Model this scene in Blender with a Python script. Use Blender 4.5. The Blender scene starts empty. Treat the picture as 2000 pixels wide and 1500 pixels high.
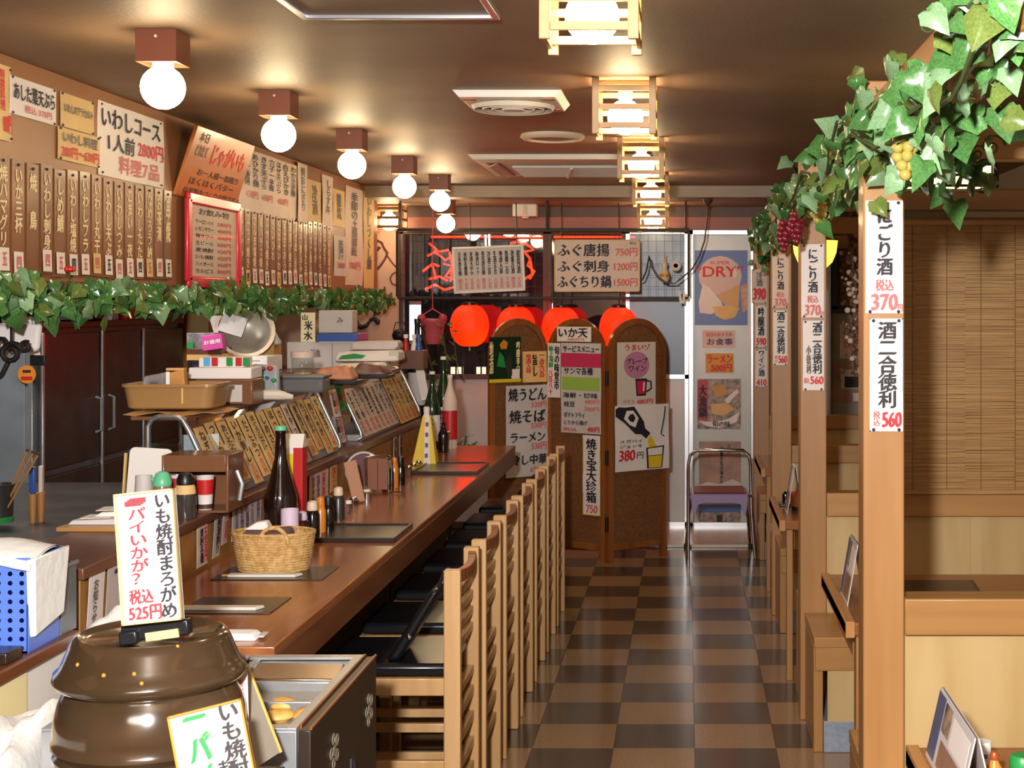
import bpy, bmesh, math, random
from mathutils import Vector, Matrix, Euler

random.seed(7)
R = math.radians
scene = bpy.context.scene
COL = scene.collection

# ------------------------------------------------------------------ camera
F, CX, CY, EY = 2779.0, 1341.0, 591.0, 1.643      # focal length in pixels, vanishing point, eye height
cam_data = bpy.data.cameras.new('camera')
cam = bpy.data.objects.new('camera', cam_data)
COL.objects.link(cam)
cam.location = (0, 0, EY)
cam.rotation_euler = (R(90), 0, 0)
cam_data.sensor_width = 36
cam_data.lens = F / 2000 * 36
cam_data.shift_x = -(CX - 1000) / 2000
cam_data.shift_y = -(750 - CY) / 2000
cam_data.clip_start = 0.05
cam_data.clip_end = 60
scene.camera = cam

# ------------------------------------------------------------------ light and exposure
world = bpy.data.worlds.new('world')
world.use_nodes = True
world.node_tree.nodes['Background'].inputs[0].default_value = (0.9, 0.8, 0.7, 1)
world.node_tree.nodes['Background'].inputs[1].default_value = 0.15
scene.world = world
BULB = 30.0            # strength of every lit globe
def area_light(name, loc, rot, size, power, col=(1, 1, 1)):
    d = bpy.data.lights.new(name, 'AREA')
    d.shape = 'DISK'; d.size = size; d.energy = power; d.color = col
    o = bpy.data.objects.new(name, d); COL.objects.link(o)
    o.location = loc; o.rotation_euler = rot
    return o
area_light('camera_flash', (-0.22, 0.05, 1.93), (R(88), 0, 0), 0.12, 125, (1.0, 0.97, 0.93))
area_light('kitchen_fill', (-3.0, 6.0, 2.36), (0, 0, 0), .9, 26, (1.0, 0.95, 0.88))  # unseen fill lamp, added to brighten the kitchen
area_light('room_bounce', (-0.6, -1.2, 2.38), (0, 0, 0), 1.6, 75, (1.0, 0.88, 0.74))
scene.view_settings.view_transform = 'Standard'
scene.view_settings.look = 'None'
scene.view_settings.gamma = 1
scene.view_settings.use_curve_mapping = False
scene.view_settings.exposure = 0.6
scene.cycles.max_bounces = 7
scene.cycles.diffuse_bounces = 3
scene.cycles.glossy_bounces = 3
scene.cycles.transmission_bounces = 5
scene.cycles.transparent_max_bounces = 10
scene.cycles.sample_clamp_indirect = 4
scene.cycles.caustics_reflective = False
scene.cycles.caustics_refractive = False

# ------------------------------------------------------------------ measuring aids
def P(px, py, d): return Vector(((px - CX) * d / F, d, EY - (py - CY) * d / F))
def XD(px, d): return (px - CX) * d / F
def ZD(py, d): return EY - (py - CY) * d / F
def DX(px, X): return X * F / (px - CX)
def DZ(py, z): return (EY - z) * F / (py - CY)

# ------------------------------------------------------------------ materials
def lin(c):
    if isinstance(c, str):
        c = tuple(int(c[i:i + 2], 16) for i in (0, 2, 4))
    o = []
    for v in c[:3]:
        v /= 255
        o.append(v / 12.92 if v <= .04045 else ((v + .055) / 1.055) ** 2.4)
    return (*o, 1)
def mat(name, c, rough=.5, metal=0, spec=.5, var=0, scale=8, stretch=(1, 1, 1), bump=0, bscale=None, c2=None, emit=0, ecol=None, coat=0, alpha=1, rvar=0):
    m = bpy.data.materials.new(name); m.use_nodes = True
    nt = m.node_tree; b = nt.nodes['Principled BSDF']
    b.inputs['Roughness'].default_value = rough
    b.inputs['Metallic'].default_value = metal
    b.inputs['Specular IOR Level'].default_value = spec
    if coat: b.inputs['Coat Weight'].default_value = coat; b.inputs['Coat Roughness'].default_value = .12
    col = lin(c); b.inputs['Base Color'].default_value = col
    if alpha < 1: b.inputs['Alpha'].default_value = alpha
    if emit:
        b.inputs['Emission Color'].default_value = lin(ecol or c); b.inputs['Emission Strength'].default_value = emit
    if var or bump or c2:
        tc = nt.nodes.new('ShaderNodeTexCoord'); mp = nt.nodes.new('ShaderNodeMapping')
        mp.inputs['Scale'].default_value = stretch
        nt.links.new(tc.outputs['Object'], mp.inputs['Vector'])
        n = nt.nodes.new('ShaderNodeTexNoise'); n.inputs['Scale'].default_value = scale; n.inputs['Detail'].default_value = 5
        nt.links.new(mp.outputs[0], n.inputs['Vector'])
        oi = nt.nodes.new('ShaderNodeObjectInfo')
        if var or c2:
            d = lin(c2) if c2 else tuple(x * (1 - var) for x in col[:3]) + (1,)
            e = col if c2 else tuple(min(1, x * (1 + var)) for x in col[:3]) + (1,)
            rp = nt.nodes.new('ShaderNodeValToRGB')
            rp.color_ramp.elements[0].position = .34; rp.color_ramp.elements[0].color = d
            rp.color_ramp.elements[1].position = .66; rp.color_ramp.elements[1].color = e
            nt.links.new(n.outputs['Fac'], rp.inputs[0])
            hs = nt.nodes.new('ShaderNodeHueSaturation')
            if rvar:
                ma = nt.nodes.new('ShaderNodeMath'); ma.operation = 'MULTIPLY_ADD'
                ma.inputs[1].default_value = 2 * rvar; ma.inputs[2].default_value = 1 - rvar
                nt.links.new(oi.outputs['Random'], ma.inputs[0]); nt.links.new(ma.outputs[0], hs.inputs['Value'])
            nt.links.new(rp.outputs[0], hs.inputs['Color']); nt.links.new(hs.outputs[0], b.inputs['Base Color'])
        if bump:
            n2 = n
            if bscale:
                n2 = nt.nodes.new('ShaderNodeTexNoise'); n2.inputs['Scale'].default_value = bscale; n2.inputs['Detail'].default_value = 4
                nt.links.new(mp.outputs[0], n2.inputs['Vector'])
            bp = nt.nodes.new('ShaderNodeBump'); bp.inputs['Strength'].default_value = bump; bp.inputs['Distance'].default_value = .01
            nt.links.new(n2.outputs['Fac'], bp.inputs['Height']); nt.links.new(bp.outputs[0], b.inputs['Normal'])
    return m
def wood(name, c, c2, axis='z', rough=.35, coat=0, rvar=.08, scale=6):
    st = {'x': (.08, 1, 1), 'y': (1, .08, 1), 'z': (1, 1, .08)}[axis]
    return mat(name, c, rough, c2=c2, scale=scale * 2.2, stretch=st, bump=.08, coat=coat, rvar=rvar)
def glass(name, tint=(1, 1, 1), gloss=.12, rough=.03):
    m = bpy.data.materials.new(name); m.use_nodes = True; nt = m.node_tree; nt.nodes.clear()
    o = nt.nodes.new('ShaderNodeOutputMaterial'); t = nt.nodes.new('ShaderNodeBsdfTransparent'); g = nt.nodes.new('ShaderNodeBsdfGlossy')
    t.inputs[0].default_value = (*tint, 1); g.inputs['Roughness'].default_value = rough
    lw = nt.nodes.new('ShaderNodeLayerWeight'); lw.inputs[0].default_value = .5
    fr = nt.nodes.new('ShaderNodeMath'); fr.operation = 'POWER'; fr.inputs[1].default_value = 5
    nt.links.new(lw.outputs['Facing'], fr.inputs[0])
    ad = nt.nodes.new('ShaderNodeMath'); ad.operation = 'MULTIPLY_ADD'; ad.inputs[1].default_value = .8; ad.inputs[2].default_value = gloss * .5; ad.use_clamp = True
    mx = nt.nodes.new('ShaderNodeMixShader')
    nt.links.new(fr.outputs[0], ad.inputs[0]); nt.links.new(ad.outputs[0], mx.inputs[0])
    nt.links.new(t.outputs[0], mx.inputs[1]); nt.links.new(g.outputs[0], mx.inputs[2]); nt.links.new(mx.outputs[0], o.inputs[0])
    return m
M = {}
M['ceiling'] = mat('ceiling_paint', '88705a', .55, var=.10, scale=3, bump=.12, bscale=60)
M['band'] = mat('band_lamplit', '9a8672', .5, var=.06)  # ceiling step face, toned lighter for the lamplight falling on it
M['soffit'] = mat('soffit_board', '96643f', .45, var=.06, scale=4, bump=.04)
M['redbrown'] = mat('red_brown_board', '8e4a38', .45, var=.08, scale=4)
M['darkbrown'] = mat('dark_brown_board', '4a3226', .5, var=.1)
M['beige'] = mat('beige_wall', 'c09b84', .6, var=.04)
M['greywall'] = mat('grey_wall', '9c9a90', .6, var=.04)
M['kitwall'] = mat('kitchen_wall', '3a302c', .6, var=.2)
M['redpanel'] = mat('kitchen_red_panel', '5a2420', .5, var=.2)
M['floorbase'] = mat('floor_base', '2a211c', .4)
M['tile_dark'] = mat('tile_dark', '54483e', .16, var=.14, scale=90, rvar=.15)
M['tile_light'] = mat('tile_light', 'ac8c68', .16, c2='8c6c4c', scale=160, rvar=.10)
M['honey'] = wood('honey_wood', 'b4844f', 'a27341', 'z', .38, .15)
M['honeyx'] = wood('honey_wood_x', 'b8884f', 'a67642', 'x', .38, .15)
M['honeyy'] = wood('honey_wood_y', 'c08a50', 'a86f3c', 'y', .4, .1)
M['cream'] = mat('cream_panel', 'c8aa76', .5, c2='bd9c65', scale=12, stretch=(1, 1, .15), rvar=.05)
M['table'] = wood('table_top', 'a36a3e', '8d5833', 'x', .22, .25)
M['counter'] = wood('counter_top', 'b06c3e', '915330', 'y', .2, .15)
M['counter_edge'] = wood('counter_edge', '7d4626', '643619', 'y', .3, .2)
M['ledge'] = wood('ledge_board', '6e4433', '5c3628', 'y', .35, .1)
M['riser'] = wood('riser_board', 'a87840', '936533', 'x', .5)
M['underpanel'] = mat('under_panel', '3c3229', .55, var=.15)
M['chair'] = wood('chair_wood', 'd2aa78', 'bd915e', 'z', .4, .1)
M['chairx'] = wood('chair_wood_slat', 'caa06c', 'b58654', 'y', .4, .1)
M['chairtop'] = wood('chair_top_rail', '8d5230', '74401f', 'y', .35, .15)
M['blackvinyl'] = mat('black_vinyl', '14151a', .28, var=.1, bump=.05)
M['blackplastic'] = mat('black_plastic', '17171a', .35)
M['blackiron'] = mat('black_iron', '231c1a', .5, .4)
M['lamp_wood'] = wood('lamp_wood', 'd9b07c', 'c89a62', 'x', .45)
M['lamp_dark'] = wood('lamp_wood_dark', '8a5c34', '6b4526', 'x', .45)
M['lampbox'] = mat('lamp_box', '7e4630', .4, var=.06)
M['socket'] = mat('lamp_socket', 'e8dcc8', .5)
M['globe'] = mat('globe_glass', 'fff2d8', .3, emit=BULB, ecol='ffe2b0')
M['white'] = mat('white_paint', 'ece8e2', .4)
M['offwhite'] = mat('off_white', 'd8d0c4', .5)
M['alu'] = mat('aluminium', 'c9ccd0', .3, .9)
M['chrome'] = mat('chrome', 'd8d8dc', .12, 1)
M['steel'] = mat('brushed_steel', 'b4b6ba', .32, .6, var=.12, scale=10, stretch=(1, .2, 1), bump=.03)
M['steel_dark'] = mat('dark_steel', '4a4644', .33, .5, var=.2, scale=5)
M['steel_side'] = mat('grey_steel_side', '767c82', .4, .25, var=.15, scale=3)
M['paper'] = mat('white_paper', 'efe6e2', .6, var=.03)
M['paper_pink'] = mat('pinkish_paper', 'e3cdc0', .6, var=.05)
M['paper_yellow'] = mat('yellow_paper', 'e0c084', .6, var=.06)
M['paper_tan'] = mat('tan_paper', 'e4bc7c', .6, var=.08, rvar=.1)
M['paper_grey'] = mat('grey_paper', 'cfc8c6', .6, var=.05)
M['orange_board'] = wood('orange_board', 'c97a34', 'b5682a', 'x', .35, .2)
M['strip'] = wood('menu_strip_wood', '86502a', '6c3e20', 'z', .4, .1, .15)
M['ink'] = mat('black_ink', '26202a', .6)
M['ink_grey'] = mat('grey_ink', '6c6468', .6)
M['ink_red'] = mat('red_ink', 'd83038', .6)
M['ink_pink'] = mat('faded_red_ink', 'd87070', .6)
M['ink_green'] = mat('green_ink', '1e8a44', .6)
M['ink_white'] = mat('white_ink', 'f0dcae', .6)
M['ink_purple'] = mat('purple_ink', '6a4a80', .6)
M['ink_blue'] = mat('blue_ink', '3a5a9a', .6)
M['redframe'] = mat('red_plastic', 'd8283c', .3, coat=.3)
M['leaf'] = mat('leaf_green', '588648', .2, c2='3c6a34', scale=14, rvar=.35)
M['leaf2'] = mat('leaf_pale', '8cae82', .18, c2='74986c', scale=14, rvar=.3)
M['leaf3'] = mat('leaf_olive', '6c7c3c', .26, c2='54682e', scale=14, rvar=.35)
M['stem'] = mat('vine_stem', '4a5a2a', .6)
M['grape_green'] = mat('grape_green', 'b4a450', .18, coat=.3)
M['grape_red'] = mat('grape_red', '7a1c2c', .2, coat=.3)
M['bamboo'] = mat('bamboo_slat', 'c69a5c', .45, c2='a87a42', scale=18, stretch=(.15, 1, 6), rvar=.2)
M['cord'] = mat('blind_cord', '7a5a30', .8)
M['glass'] = glass('window_glass', (.82, .8, .84), .14)
M['clear'] = glass('clear_glass', (.93, .95, .95), .10)
M['cover'] = glass('cover_glass', (.97, .97, .97), .02)
M['cover'].node_tree.nodes['Math.001'].inputs[1].default_value = .3
M['night'] = mat('night_outside', '2c1f28', .8)
M['neon'] = mat('neon_red', 'ff3a1e', .4, emit=4, ecol='ff2c10')
M['tube'] = mat('lit_strip', 'ffffff', .4, emit=6, ecol='f4f6ff')
M['fadedreflection'] = mat('warm_reflection', 'ffd8c0', .4, emit=2.2, ecol='ffb090')  # glow colour of the warm window reflection
M['rattan'] = mat('rattan_weave', '8a5a30', .55, c2='6a3f1e', scale=60, stretch=(1, 1, 3), bump=.6, bscale=120)
M['screenframe'] = wood('screen_frame', '9a5c2c', '7e461e', 'z', .35, .2)
M['magenta'] = mat('magenta_paper', 'c83060', .6)
M['lime'] = mat('lime_paper', '9cc050', .6)
M['doorpanel'] = mat('door_panel', 'b4b6b2', .35, .1, var=.03)
M['lavender'] = mat('lavender_plastic', '9a86b4', .4)
M['stone'] = mat('blue_stone', '8e98a8', .4, var=.12, scale=60)
M['jar'] = mat('brown_glaze', '4c3828', .15, c2='382a1b', scale=4, coat=.6)
M['wicker'] = mat('wicker', 'd8b478', .6, c2='b88c50', scale=70, bump=.5, bscale=90)
M['bluebasket'] = mat('blue_plastic', '5a7ee0', .4)
M['cloth'] = mat('white_cloth', 'f0f0ee', .85, var=.02, bump=.3, bscale=30)
M['bottle'] = mat('brown_bottle', '1e0e0a', .08, coat=.5)
M['greenbottle'] = mat('green_bottle', '10301e', .1, coat=.5)
M['soy'] = mat('soy_bottle', '120c0c', .1, coat=.4)
M['orange'] = mat('orange_plastic', 'd8862c', .3, coat=.3)
M['yellow'] = mat('yellow_plastic', 'e8c830', .4)
M['red'] = mat('red_plain', 'c42424', .4)
M['green'] = mat('green_plain', '2a9048', .35)
M['mint'] = mat('mint_plastic', '6cc89c', .35)
M['blue'] = mat('blue_plain', '3058a8', .4)
M['pinkpack'] = mat('pink_pack', 'd850a0', .4)
M['cap'] = mat('cream_cap', 'e8d4bc', .4)
M['lilac'] = mat('lilac_paper', 'd8c4dc', .5)
M['tray'] = mat('dark_tray', '2c201c', .3, coat=.2)
M['amber'] = mat('amber_plastic', 'a07a4c', .3, coat=.3)
M['amberbox'] = mat('amber_box', '7a5034', .3, coat=.3)
M['kraft'] = mat('kraft_paper', 'd0a060', .7)
M['mauve'] = mat('mauve_cloth', '6e5058', .8)
M['lantern_paper'] = mat('lantern_paper', 'ff3c0c', .6, emit=.22, ecol='ff2c04')
_nt = M['lantern_paper'].node_tree; _tr = _nt.nodes.new('ShaderNodeBsdfTranslucent'); _tr.inputs[0].default_value = lin('ff3a0c')
_ad = _nt.nodes.new('ShaderNodeAddShader'); _out = _nt.nodes['Material Output']
_nt.links.new(_nt.nodes['Principled BSDF'].outputs[0], _ad.inputs[0]); _nt.links.new(_tr.outputs[0], _ad.inputs[1]); _nt.links.new(_ad.outputs[0], _out.inputs[0])
M['lantern_bulb'] = mat('lantern_bulb', 'ffd890', .4, emit=26, ecol='ffa840')
M['glass_soft'] = glass('window_glass_soft', (.7, .76, .86), .12, .34)
M['fishcake'] = mat('fishcake', 'd8b060', .5, c2='c89444', scale=30)
M['broth'] = mat('oden_broth', '9a8a74', .10)
M['odenwood'] = mat('oden_wood', '2c2018', .4, var=.2, scale=5)
M['emblem'] = mat('emblem_paint', '8a7f6c', .5)
M['yellowshade'] = mat('yellow_shade', 'ffdc70', .5, emit=1.6, ecol='ffc848')
M['dryflower'] = mat('dry_flower', '8a6a4c', .8, c2='5a3e2c', scale=40)
M['foam'] = mat('foam_box', 'c8c0bc', .6, var=.03)
M['salmon'] = mat('salmon_pack', 'c88868', .4, var=.2, scale=30)
M['bag'] = mat('grey_bag', '9a9494', .25, c2='5a5458', scale=22)
M['hotpink'] = mat('pot_pink', 'c0505c', .4)
M['bluepaint'] = mat('poster_blue', '1c3a94', .35)
M['skin_beige'] = mat('poster_beige', 'd0b0a4', .4)
M['gold'] = mat('poster_gold', 'd0982c', .4)
M['brownphoto'] = mat('poster_brown', 'b08870', .4, c2='8a6a58', scale=8)
M['photofood'] = mat('poster_food', 'b89c84', .4, c2='4a4248', scale=28)
M['woodhandle'] = wood('wood_handle', 'b8854c', '9a6a38', 'z', .5)

# ------------------------------------------------------------------ mesh builder
class MB:
    def __init__(s): s.v, s.f, s.m, s.s = [], [], [], []
    def add(s, vs, fs, mi=0, smooth=False, T=None):
        o = len(s.v)
        for p in vs:
            p = Vector(p)
            s.v.append(tuple(T @ p) if T else tuple(p))
        for f in fs:
            s.f.append(tuple(i + o for i in f)); s.m.append(mi); s.s.append(smooth)
        return s
    def box(s, c, d, mi=0, rot=None):
        x, y, z = d[0] / 2, d[1] / 2, d[2] / 2
        vs = [(-x, -y, -z), (x, -y, -z), (x, y, -z), (-x, y, -z), (-x, -y, z), (x, -y, z), (x, y, z), (-x, y, z)]
        fs = [(3, 2, 1, 0), (4, 5, 6, 7), (0, 1, 5, 4), (1, 2, 6, 5), (2, 3, 7, 6), (3, 0, 4, 7)]
        T = Matrix.Translation(c)
        if rot: T = T @ Euler(rot).to_matrix().to_4x4()
        return s.add(vs, fs, mi, False, T)
    def span(s, a, b, mi=0):      # box from corner to corner
        return s.box([(a[i] + b[i]) / 2 for i in range(3)], [abs(b[i] - a[i]) for i in range(3)], mi)
    def hexa(s, bot, top, mi=0):  # 4 bottom points, 4 top points
        return s.add(list(bot) + list(top), [(3, 2, 1, 0), (4, 5, 6, 7), (0, 1, 5, 4), (1, 2, 6, 5), (2, 3, 7, 6), (3, 0, 4, 7)], mi)
    def bar(s, a, b, w, h, mi=0):
        a, b = Vector(a), Vector(b); d = b - a
        up = Vector((0, 0, 1)) if abs(d.normalized().z) < .95 else Vector((0, 1, 0))
        sx = d.normalized().cross(up).normalized() * w / 2; sz = sx.normalized().cross(d.normalized()).normalized() * h / 2
        q = [a - sx - sz, a + sx - sz, b + sx - sz, b - sx - sz]; t = [a - sx + sz, a + sx + sz, b + sx + sz, b - sx + sz]
        return s.hexa(q, t, mi)
    def tube(s, pts, r, n=8, mi=0, closed=False):
        pts = [Vector(p) for p in pts]; k = len(pts)
        rs = r if isinstance(r, (list, tuple)) else [r] * k
        vs, fs, prev = [], [], None
        for i, p in enumerate(pts):
            if closed: t = pts[(i + 1) % k] - pts[i - 1]
            else: t = pts[min(i + 1, k - 1)] - pts[max(i - 1, 0)]
            t.normalize()
            if prev is None:
                u = t.orthogonal().normalized()
            else:
                u = (prev - t * prev.dot(t))
                u = u.normalized() if u.length > 1e-6 else t.orthogonal().normalized()
            prev = u; w = t.cross(u)
            for j in range(n):
                a = 2 * math.pi * j / n
                vs.append(p + (u * math.cos(a) + w * math.sin(a)) * rs[i])
        for i in range(k if closed else k - 1):
            for j in range(n):
                a, b = i * n + j, i * n + (j + 1) % n
                c, d = ((i + 1) % k) * n + (j + 1) % n, ((i + 1) % k) * n + j
                fs.append((a, b, c, d))
        s.add(vs, fs, mi, True)
        if not closed:
            o = len(s.v) - k * n
            s.f.append(tuple(o + j for j in reversed(range(n)))); s.m.append(mi); s.s.append(False)
            s.f.append(tuple(o + (k - 1) * n + j for j in range(n))); s.m.append(mi); s.s.append(False)
        return s
    def lathe(s, prof, n=24, mi=0, c=(0, 0, 0), sx=1, sy=1, T=None, ring=False):
        vs, fs = [], []
        for r, z in prof:
            for j in range(n):
                a = 2 * math.pi * j / n
                vs.append((c[0] + r * math.cos(a) * sx, c[1] + r * math.sin(a) * sy, c[2] + z))
        for i in range(len(prof) - 1):
            for j in range(n):
                fs.append((i * n + j, i * n + (j + 1) % n, (i + 1) * n + (j + 1) % n, (i + 1) * n + j))
        if ring:
            k = (len(prof) - 1) * n
            for j in range(n): fs.append((k + j, k + (j + 1) % n, (j + 1) % n, j))
            return s.add(vs, fs, mi, True, T)
        if prof[0][0] > 1e-4: fs.append(tuple(reversed(range(n))))
        if prof[-1][0] > 1e-4: fs.append(tuple((len(prof) - 1) * n + j for j in range(n)))
        return s.add(vs, fs, mi, True, T)
    def sphere(s, c, r, n=16, k=10, mi=0, sz=1):
        return s.lathe([(max(1e-5, r * math.sin(math.pi * i / k)), -r * sz * math.cos(math.pi * i / k)) for i in range(k + 1)], n, mi, c)
    def cyl(s, c, r, h, n=20, mi=0): return s.lathe([(r, 0), (r, h)], n, mi, c)
    def prism(s, poly, y0, y1, mi=0, T=None):   # outline in x,z; from y0 to y1
        n = len(poly)
        vs = [(x, y0, z) for x, z in poly] + [(x, y1, z) for x, z in poly]
        fs = [tuple(range(n)), tuple(reversed(range(n, 2 * n)))] + [(i + n, (i + 1) % n + n, (i + 1) % n, i) for i in range(n)]
        return s.add(vs, fs, mi, False, T)
    def sheet(s, w, h, nx, nz, fn, th=.0008, mi=0, T=None):   # centred in x, z; fn(x,z)->y
        vs, fs = [], []
        for side in (0, 1):
            for j in range(nz + 1):
                for i in range(nx + 1):
                    x, z = -w / 2 + w * i / nx, -h / 2 + h * j / nz
                    vs.append((x, fn(x, z) + side * th, z))
        q = (nx + 1) * (nz + 1)
        for j in range(nz):
            for i in range(nx):
                a = j * (nx + 1) + i; b = a + 1; c = b + nx + 1; d = a + nx + 1
                fs.append((a, b, c, d)); fs.append((d + q, c + q, b + q, a + q))
        rim = [i for i in range(nx + 1)] + [j * (nx + 1) + nx for j in range(1, nz + 1)] + [nz * (nx + 1) + i for i in reversed(range(nx))] + [j * (nx + 1) for j in reversed(range(1, nz))]
        for k in range(len(rim)):
            a, b = rim[k], rim[(k + 1) % len(rim)]
            fs.append((b, a, a + q, b + q))
        return s.add(vs, fs, mi, False, T)
    def mesh(s, name, mats):
        me = bpy.data.meshes.new(name)
        me.from_pydata(s.v, [], s.f)
        for m in (mats if isinstance(mats, (list, tuple)) else [mats]): me.materials.append(M[m] if isinstance(m, str) else m)
        me.polygons.foreach_set('material_index', s.m)
        me.polygons.foreach_set('use_smooth', s.s)
        bm = bmesh.new(); bm.from_mesh(me)
        bmesh.ops.recalc_face_normals(bm, faces=bm.faces)
        bm.to_mesh(me); bm.free()
        me.set_sharp_from_angle(angle=R(42))
        me.update()
        return me
    def build(s, name, mats, parent=None, bevel=0, label=None, loc=None, rot=None):
        return link(s.mesh(name, mats), name, parent, bevel, label, loc, rot)
def link(me, name, parent=None, bevel=0, label=None, loc=None, rot=None):
    o = bpy.data.objects.new(name, me); COL.objects.link(o)
    if parent: o.parent = parent
    if loc is not None: o.location = loc
    if rot is not None: o.rotation_euler = rot
    if bevel:
        b = o.modifiers.new('edge', 'BEVEL'); b.width = bevel; b.segments = 2; b.limit_method = 'ANGLE'; b.angle_limit = R(40)
    if label: o['label'] = label
    return o
def tag(o, label, cat, group=None):
    o['label'] = label; o['category'] = cat
    if group: o['group'] = group
    return o
def thing(name, label, cat, loc=(0, 0, 0), rz=0, group=None, mtx=None):
    o = bpy.data.objects.new(name, None); COL.objects.link(o); o.empty_display_size = .05
    if mtx is not None: o.matrix_world = mtx
    else: o.location = loc; o.rotation_euler = (0, 0, rz)
    return tag(o, label, cat, group)
def structure(o): o['kind'] = 'structure'; return o
def copy_thing(o, loc=None, rz=None, label=None, dz=None):
    def rec(a, par):
        c = a.copy(); COL.objects.link(c)
        if par: c.parent = par
        for ch in a.children: rec(ch, c)
        return c
    c = rec(o, None)
    if loc is not None: c.location = loc
    if rz is not None: c.rotation_euler = (0, 0, rz)
    if label: c['label'] = label
    return c
def frame(o, x, z):             # matrix with local x, local z, facing -y
    x = Vector(x).normalized(); z = Vector(z); z = (z - x * z.dot(x)).normalized(); y = z.cross(x)
    m = Matrix((x, y, z)).transposed().to_4x4(); m.translation = Vector(o)
    return m

# ------------------------------------------------------------------ writing, fitted into boxes, made at the end in one go
TEXTS = []
def write(parent, s, m, box, vertical=False, name='lettering', fn=None, bold=.038, y=-.0012, line=.92, roll=0):
    """box = (x0, z0, x1, z1) in the parent's local x,z plane"""
    TEXTS.append((parent, s, m, box, vertical, name, fn, bold, y, line, roll))
def flush_texts():
    cache, jobs = {}, []
    for t in TEXTS:
        key = (t[1], t[4], t[9])
        if key in cache: continue
        cu = bpy.data.curves.new('w', 'FONT')
        cu.body = '\n'.join(t[1]) if t[4] else t[1]
        cu.align_x = 'CENTER' if t[4] else 'LEFT'
        cu.space_line = t[9]; cu.resolution_u = 3; cu.size = 1
        o = bpy.data.objects.new('w', cu); COL.objects.link(o); cache[key] = o
    bpy.context.view_layer.update()
    dg = bpy.context.evaluated_depsgraph_get()
    geo = {}
    for key, o in cache.items():
        me = bpy.data.meshes.new_from_object(o.evaluated_get(dg))
        geo[key] = ([v.co.copy() for v in me.vertices], [tuple(p.vertices) for p in me.polygons])
        bpy.data.meshes.remove(me)
        cu = o.data; bpy.data.objects.remove(o); bpy.data.curves.remove(cu)
    for parent, s, m, box, vertical, name, fn, bold, y, line, roll in TEXTS:
        vs, fs = geo[(s, vertical, line)]
        if not vs: continue
        x0, x1 = min(v.x for v in vs), max(v.x for v in vs); y0, y1 = min(v.y for v in vs), max(v.y for v in vs)
        sx, sy = (box[2] - box[0]) / max(1e-6, x1 - x0), (box[3] - box[1]) / max(1e-6, y1 - y0)
        cx, cz = (box[0] + box[2]) / 2, (box[1] + box[3]) / 2
        out = []
        for v in vs:
            x, z = (v.x - (x0 + x1) / 2) * sx, (v.y - (y0 + y1) / 2) * sy
            if roll: x, z = x * math.cos(roll) - z * math.sin(roll), x * math.sin(roll) + z * math.cos(roll)
            x += cx; z += cz
            out.append((x, y + (fn(x, z) if fn else 0), z))
        if bold:                              # brush weight: shifted copies of the strokes
            b, n0 = bold * abs(sy), len(out); o2, f2 = [], []
            for q, (ax, az) in enumerate(((0, 0), (b, b * .6), (-b, -b * .6))):
                o2 += [(x + ax, yy - .00004 * q, z + az) for x, yy, z in out]; f2 += [tuple(i + q * n0 for i in f) for f in fs]
            out, fs = o2, f2
        else: fs = list(fs)
        me = bpy.data.meshes.new(name); me.from_pydata(out, [], fs)
        me.materials.append(M[m]); me.update()
        link(me, name, parent)
    TEXTS.clear()

# ------------------------------------------------------------------ a paper or board on any plane
class Plane:
    """vertical plane through (x0,d0) along (dx,dd); off = distance of the sheet in front"""
    def __init__(s, x0, d0, dx, dd):
        l = math.hypot(dx, dd); s.x0, s.d0, s.dx, s.dd = x0, d0, dx / l, dd / l
    def t(s, px):
        k = (px - CX) / F
        return (k * s.d0 - s.x0) / (s.dx - k * s.dd)
    def at(s, px, py):
        t = s.t(px); d = s.d0 + t * s.dd
        return t, ZD(py, d)
    def world(s, t, z, off=0):
        return Vector((s.x0 + t * s.dx + off * s.dd, s.d0 + t * s.dd - off * s.dx, z))
WAVES = [lambda x, z: 0, lambda x, z: .002 * math.sin(z * 18 + x * 9), lambda x, z: -.003 * math.sin(z * 13 - x * 14) + .001, lambda x, z: -.004 * (max(0, -z) ** 1.5) * 6]
def sheet_thing(mtx, w, h, m, name, label, cat, texts=(), curl=1, th=.0008, group=None, pins=None, border=None, bevel=0):
    """texts: (string, ink, (u0, v0, u1, v1) from the top left, vertical)"""
    fn = WAVES[curl]
    mb = MB()
    if curl == 0: mb.box((0, th / 2, 0), (w, th, h))
    else: mb.sheet(w, h, 4, 8, fn, th)
    o = mb.build(name, m, bevel=bevel)
    o.matrix_world = mtx; tag(o, label, cat, group)
    if border:
        bm_, bw = border
        b = MB()
        for q in ((0, h / 2 - bw / 2, w, bw), (0, -h / 2 + bw / 2, w, bw), (-w / 2 + bw / 2, 0, bw, h), (w / 2 - bw / 2, 0, bw, h)): b.box((q[0], 0, q[1]), (q[2], th + .004 if th > .003 else .0016, q[3]))
        b.build('border', bm_, o)
    if pins:
        b = MB()
        for u, v in pins: b.sphere((-w / 2 + u * w, -.002 + fn(-w / 2 + u * w, h / 2 - v * h), h / 2 - v * h), .0045, 6, 4)
        b.build('pin', 'ink', o)
    for t in texts:
        u0, v0, u1, v1 = t[2]
        write(o, t[0], t[1], (-w / 2 + u0 * w, h / 2 - v1 * h, -w / 2 + u1 * w, h / 2 - v0 * h), len(t) > 3 and bool(t[3]), 'price_lettering' if t[1] in ('ink_red', 'ink_pink') else 'lettering', fn, y=-.0012 if curl == 0 else -.0036)
    return o
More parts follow.
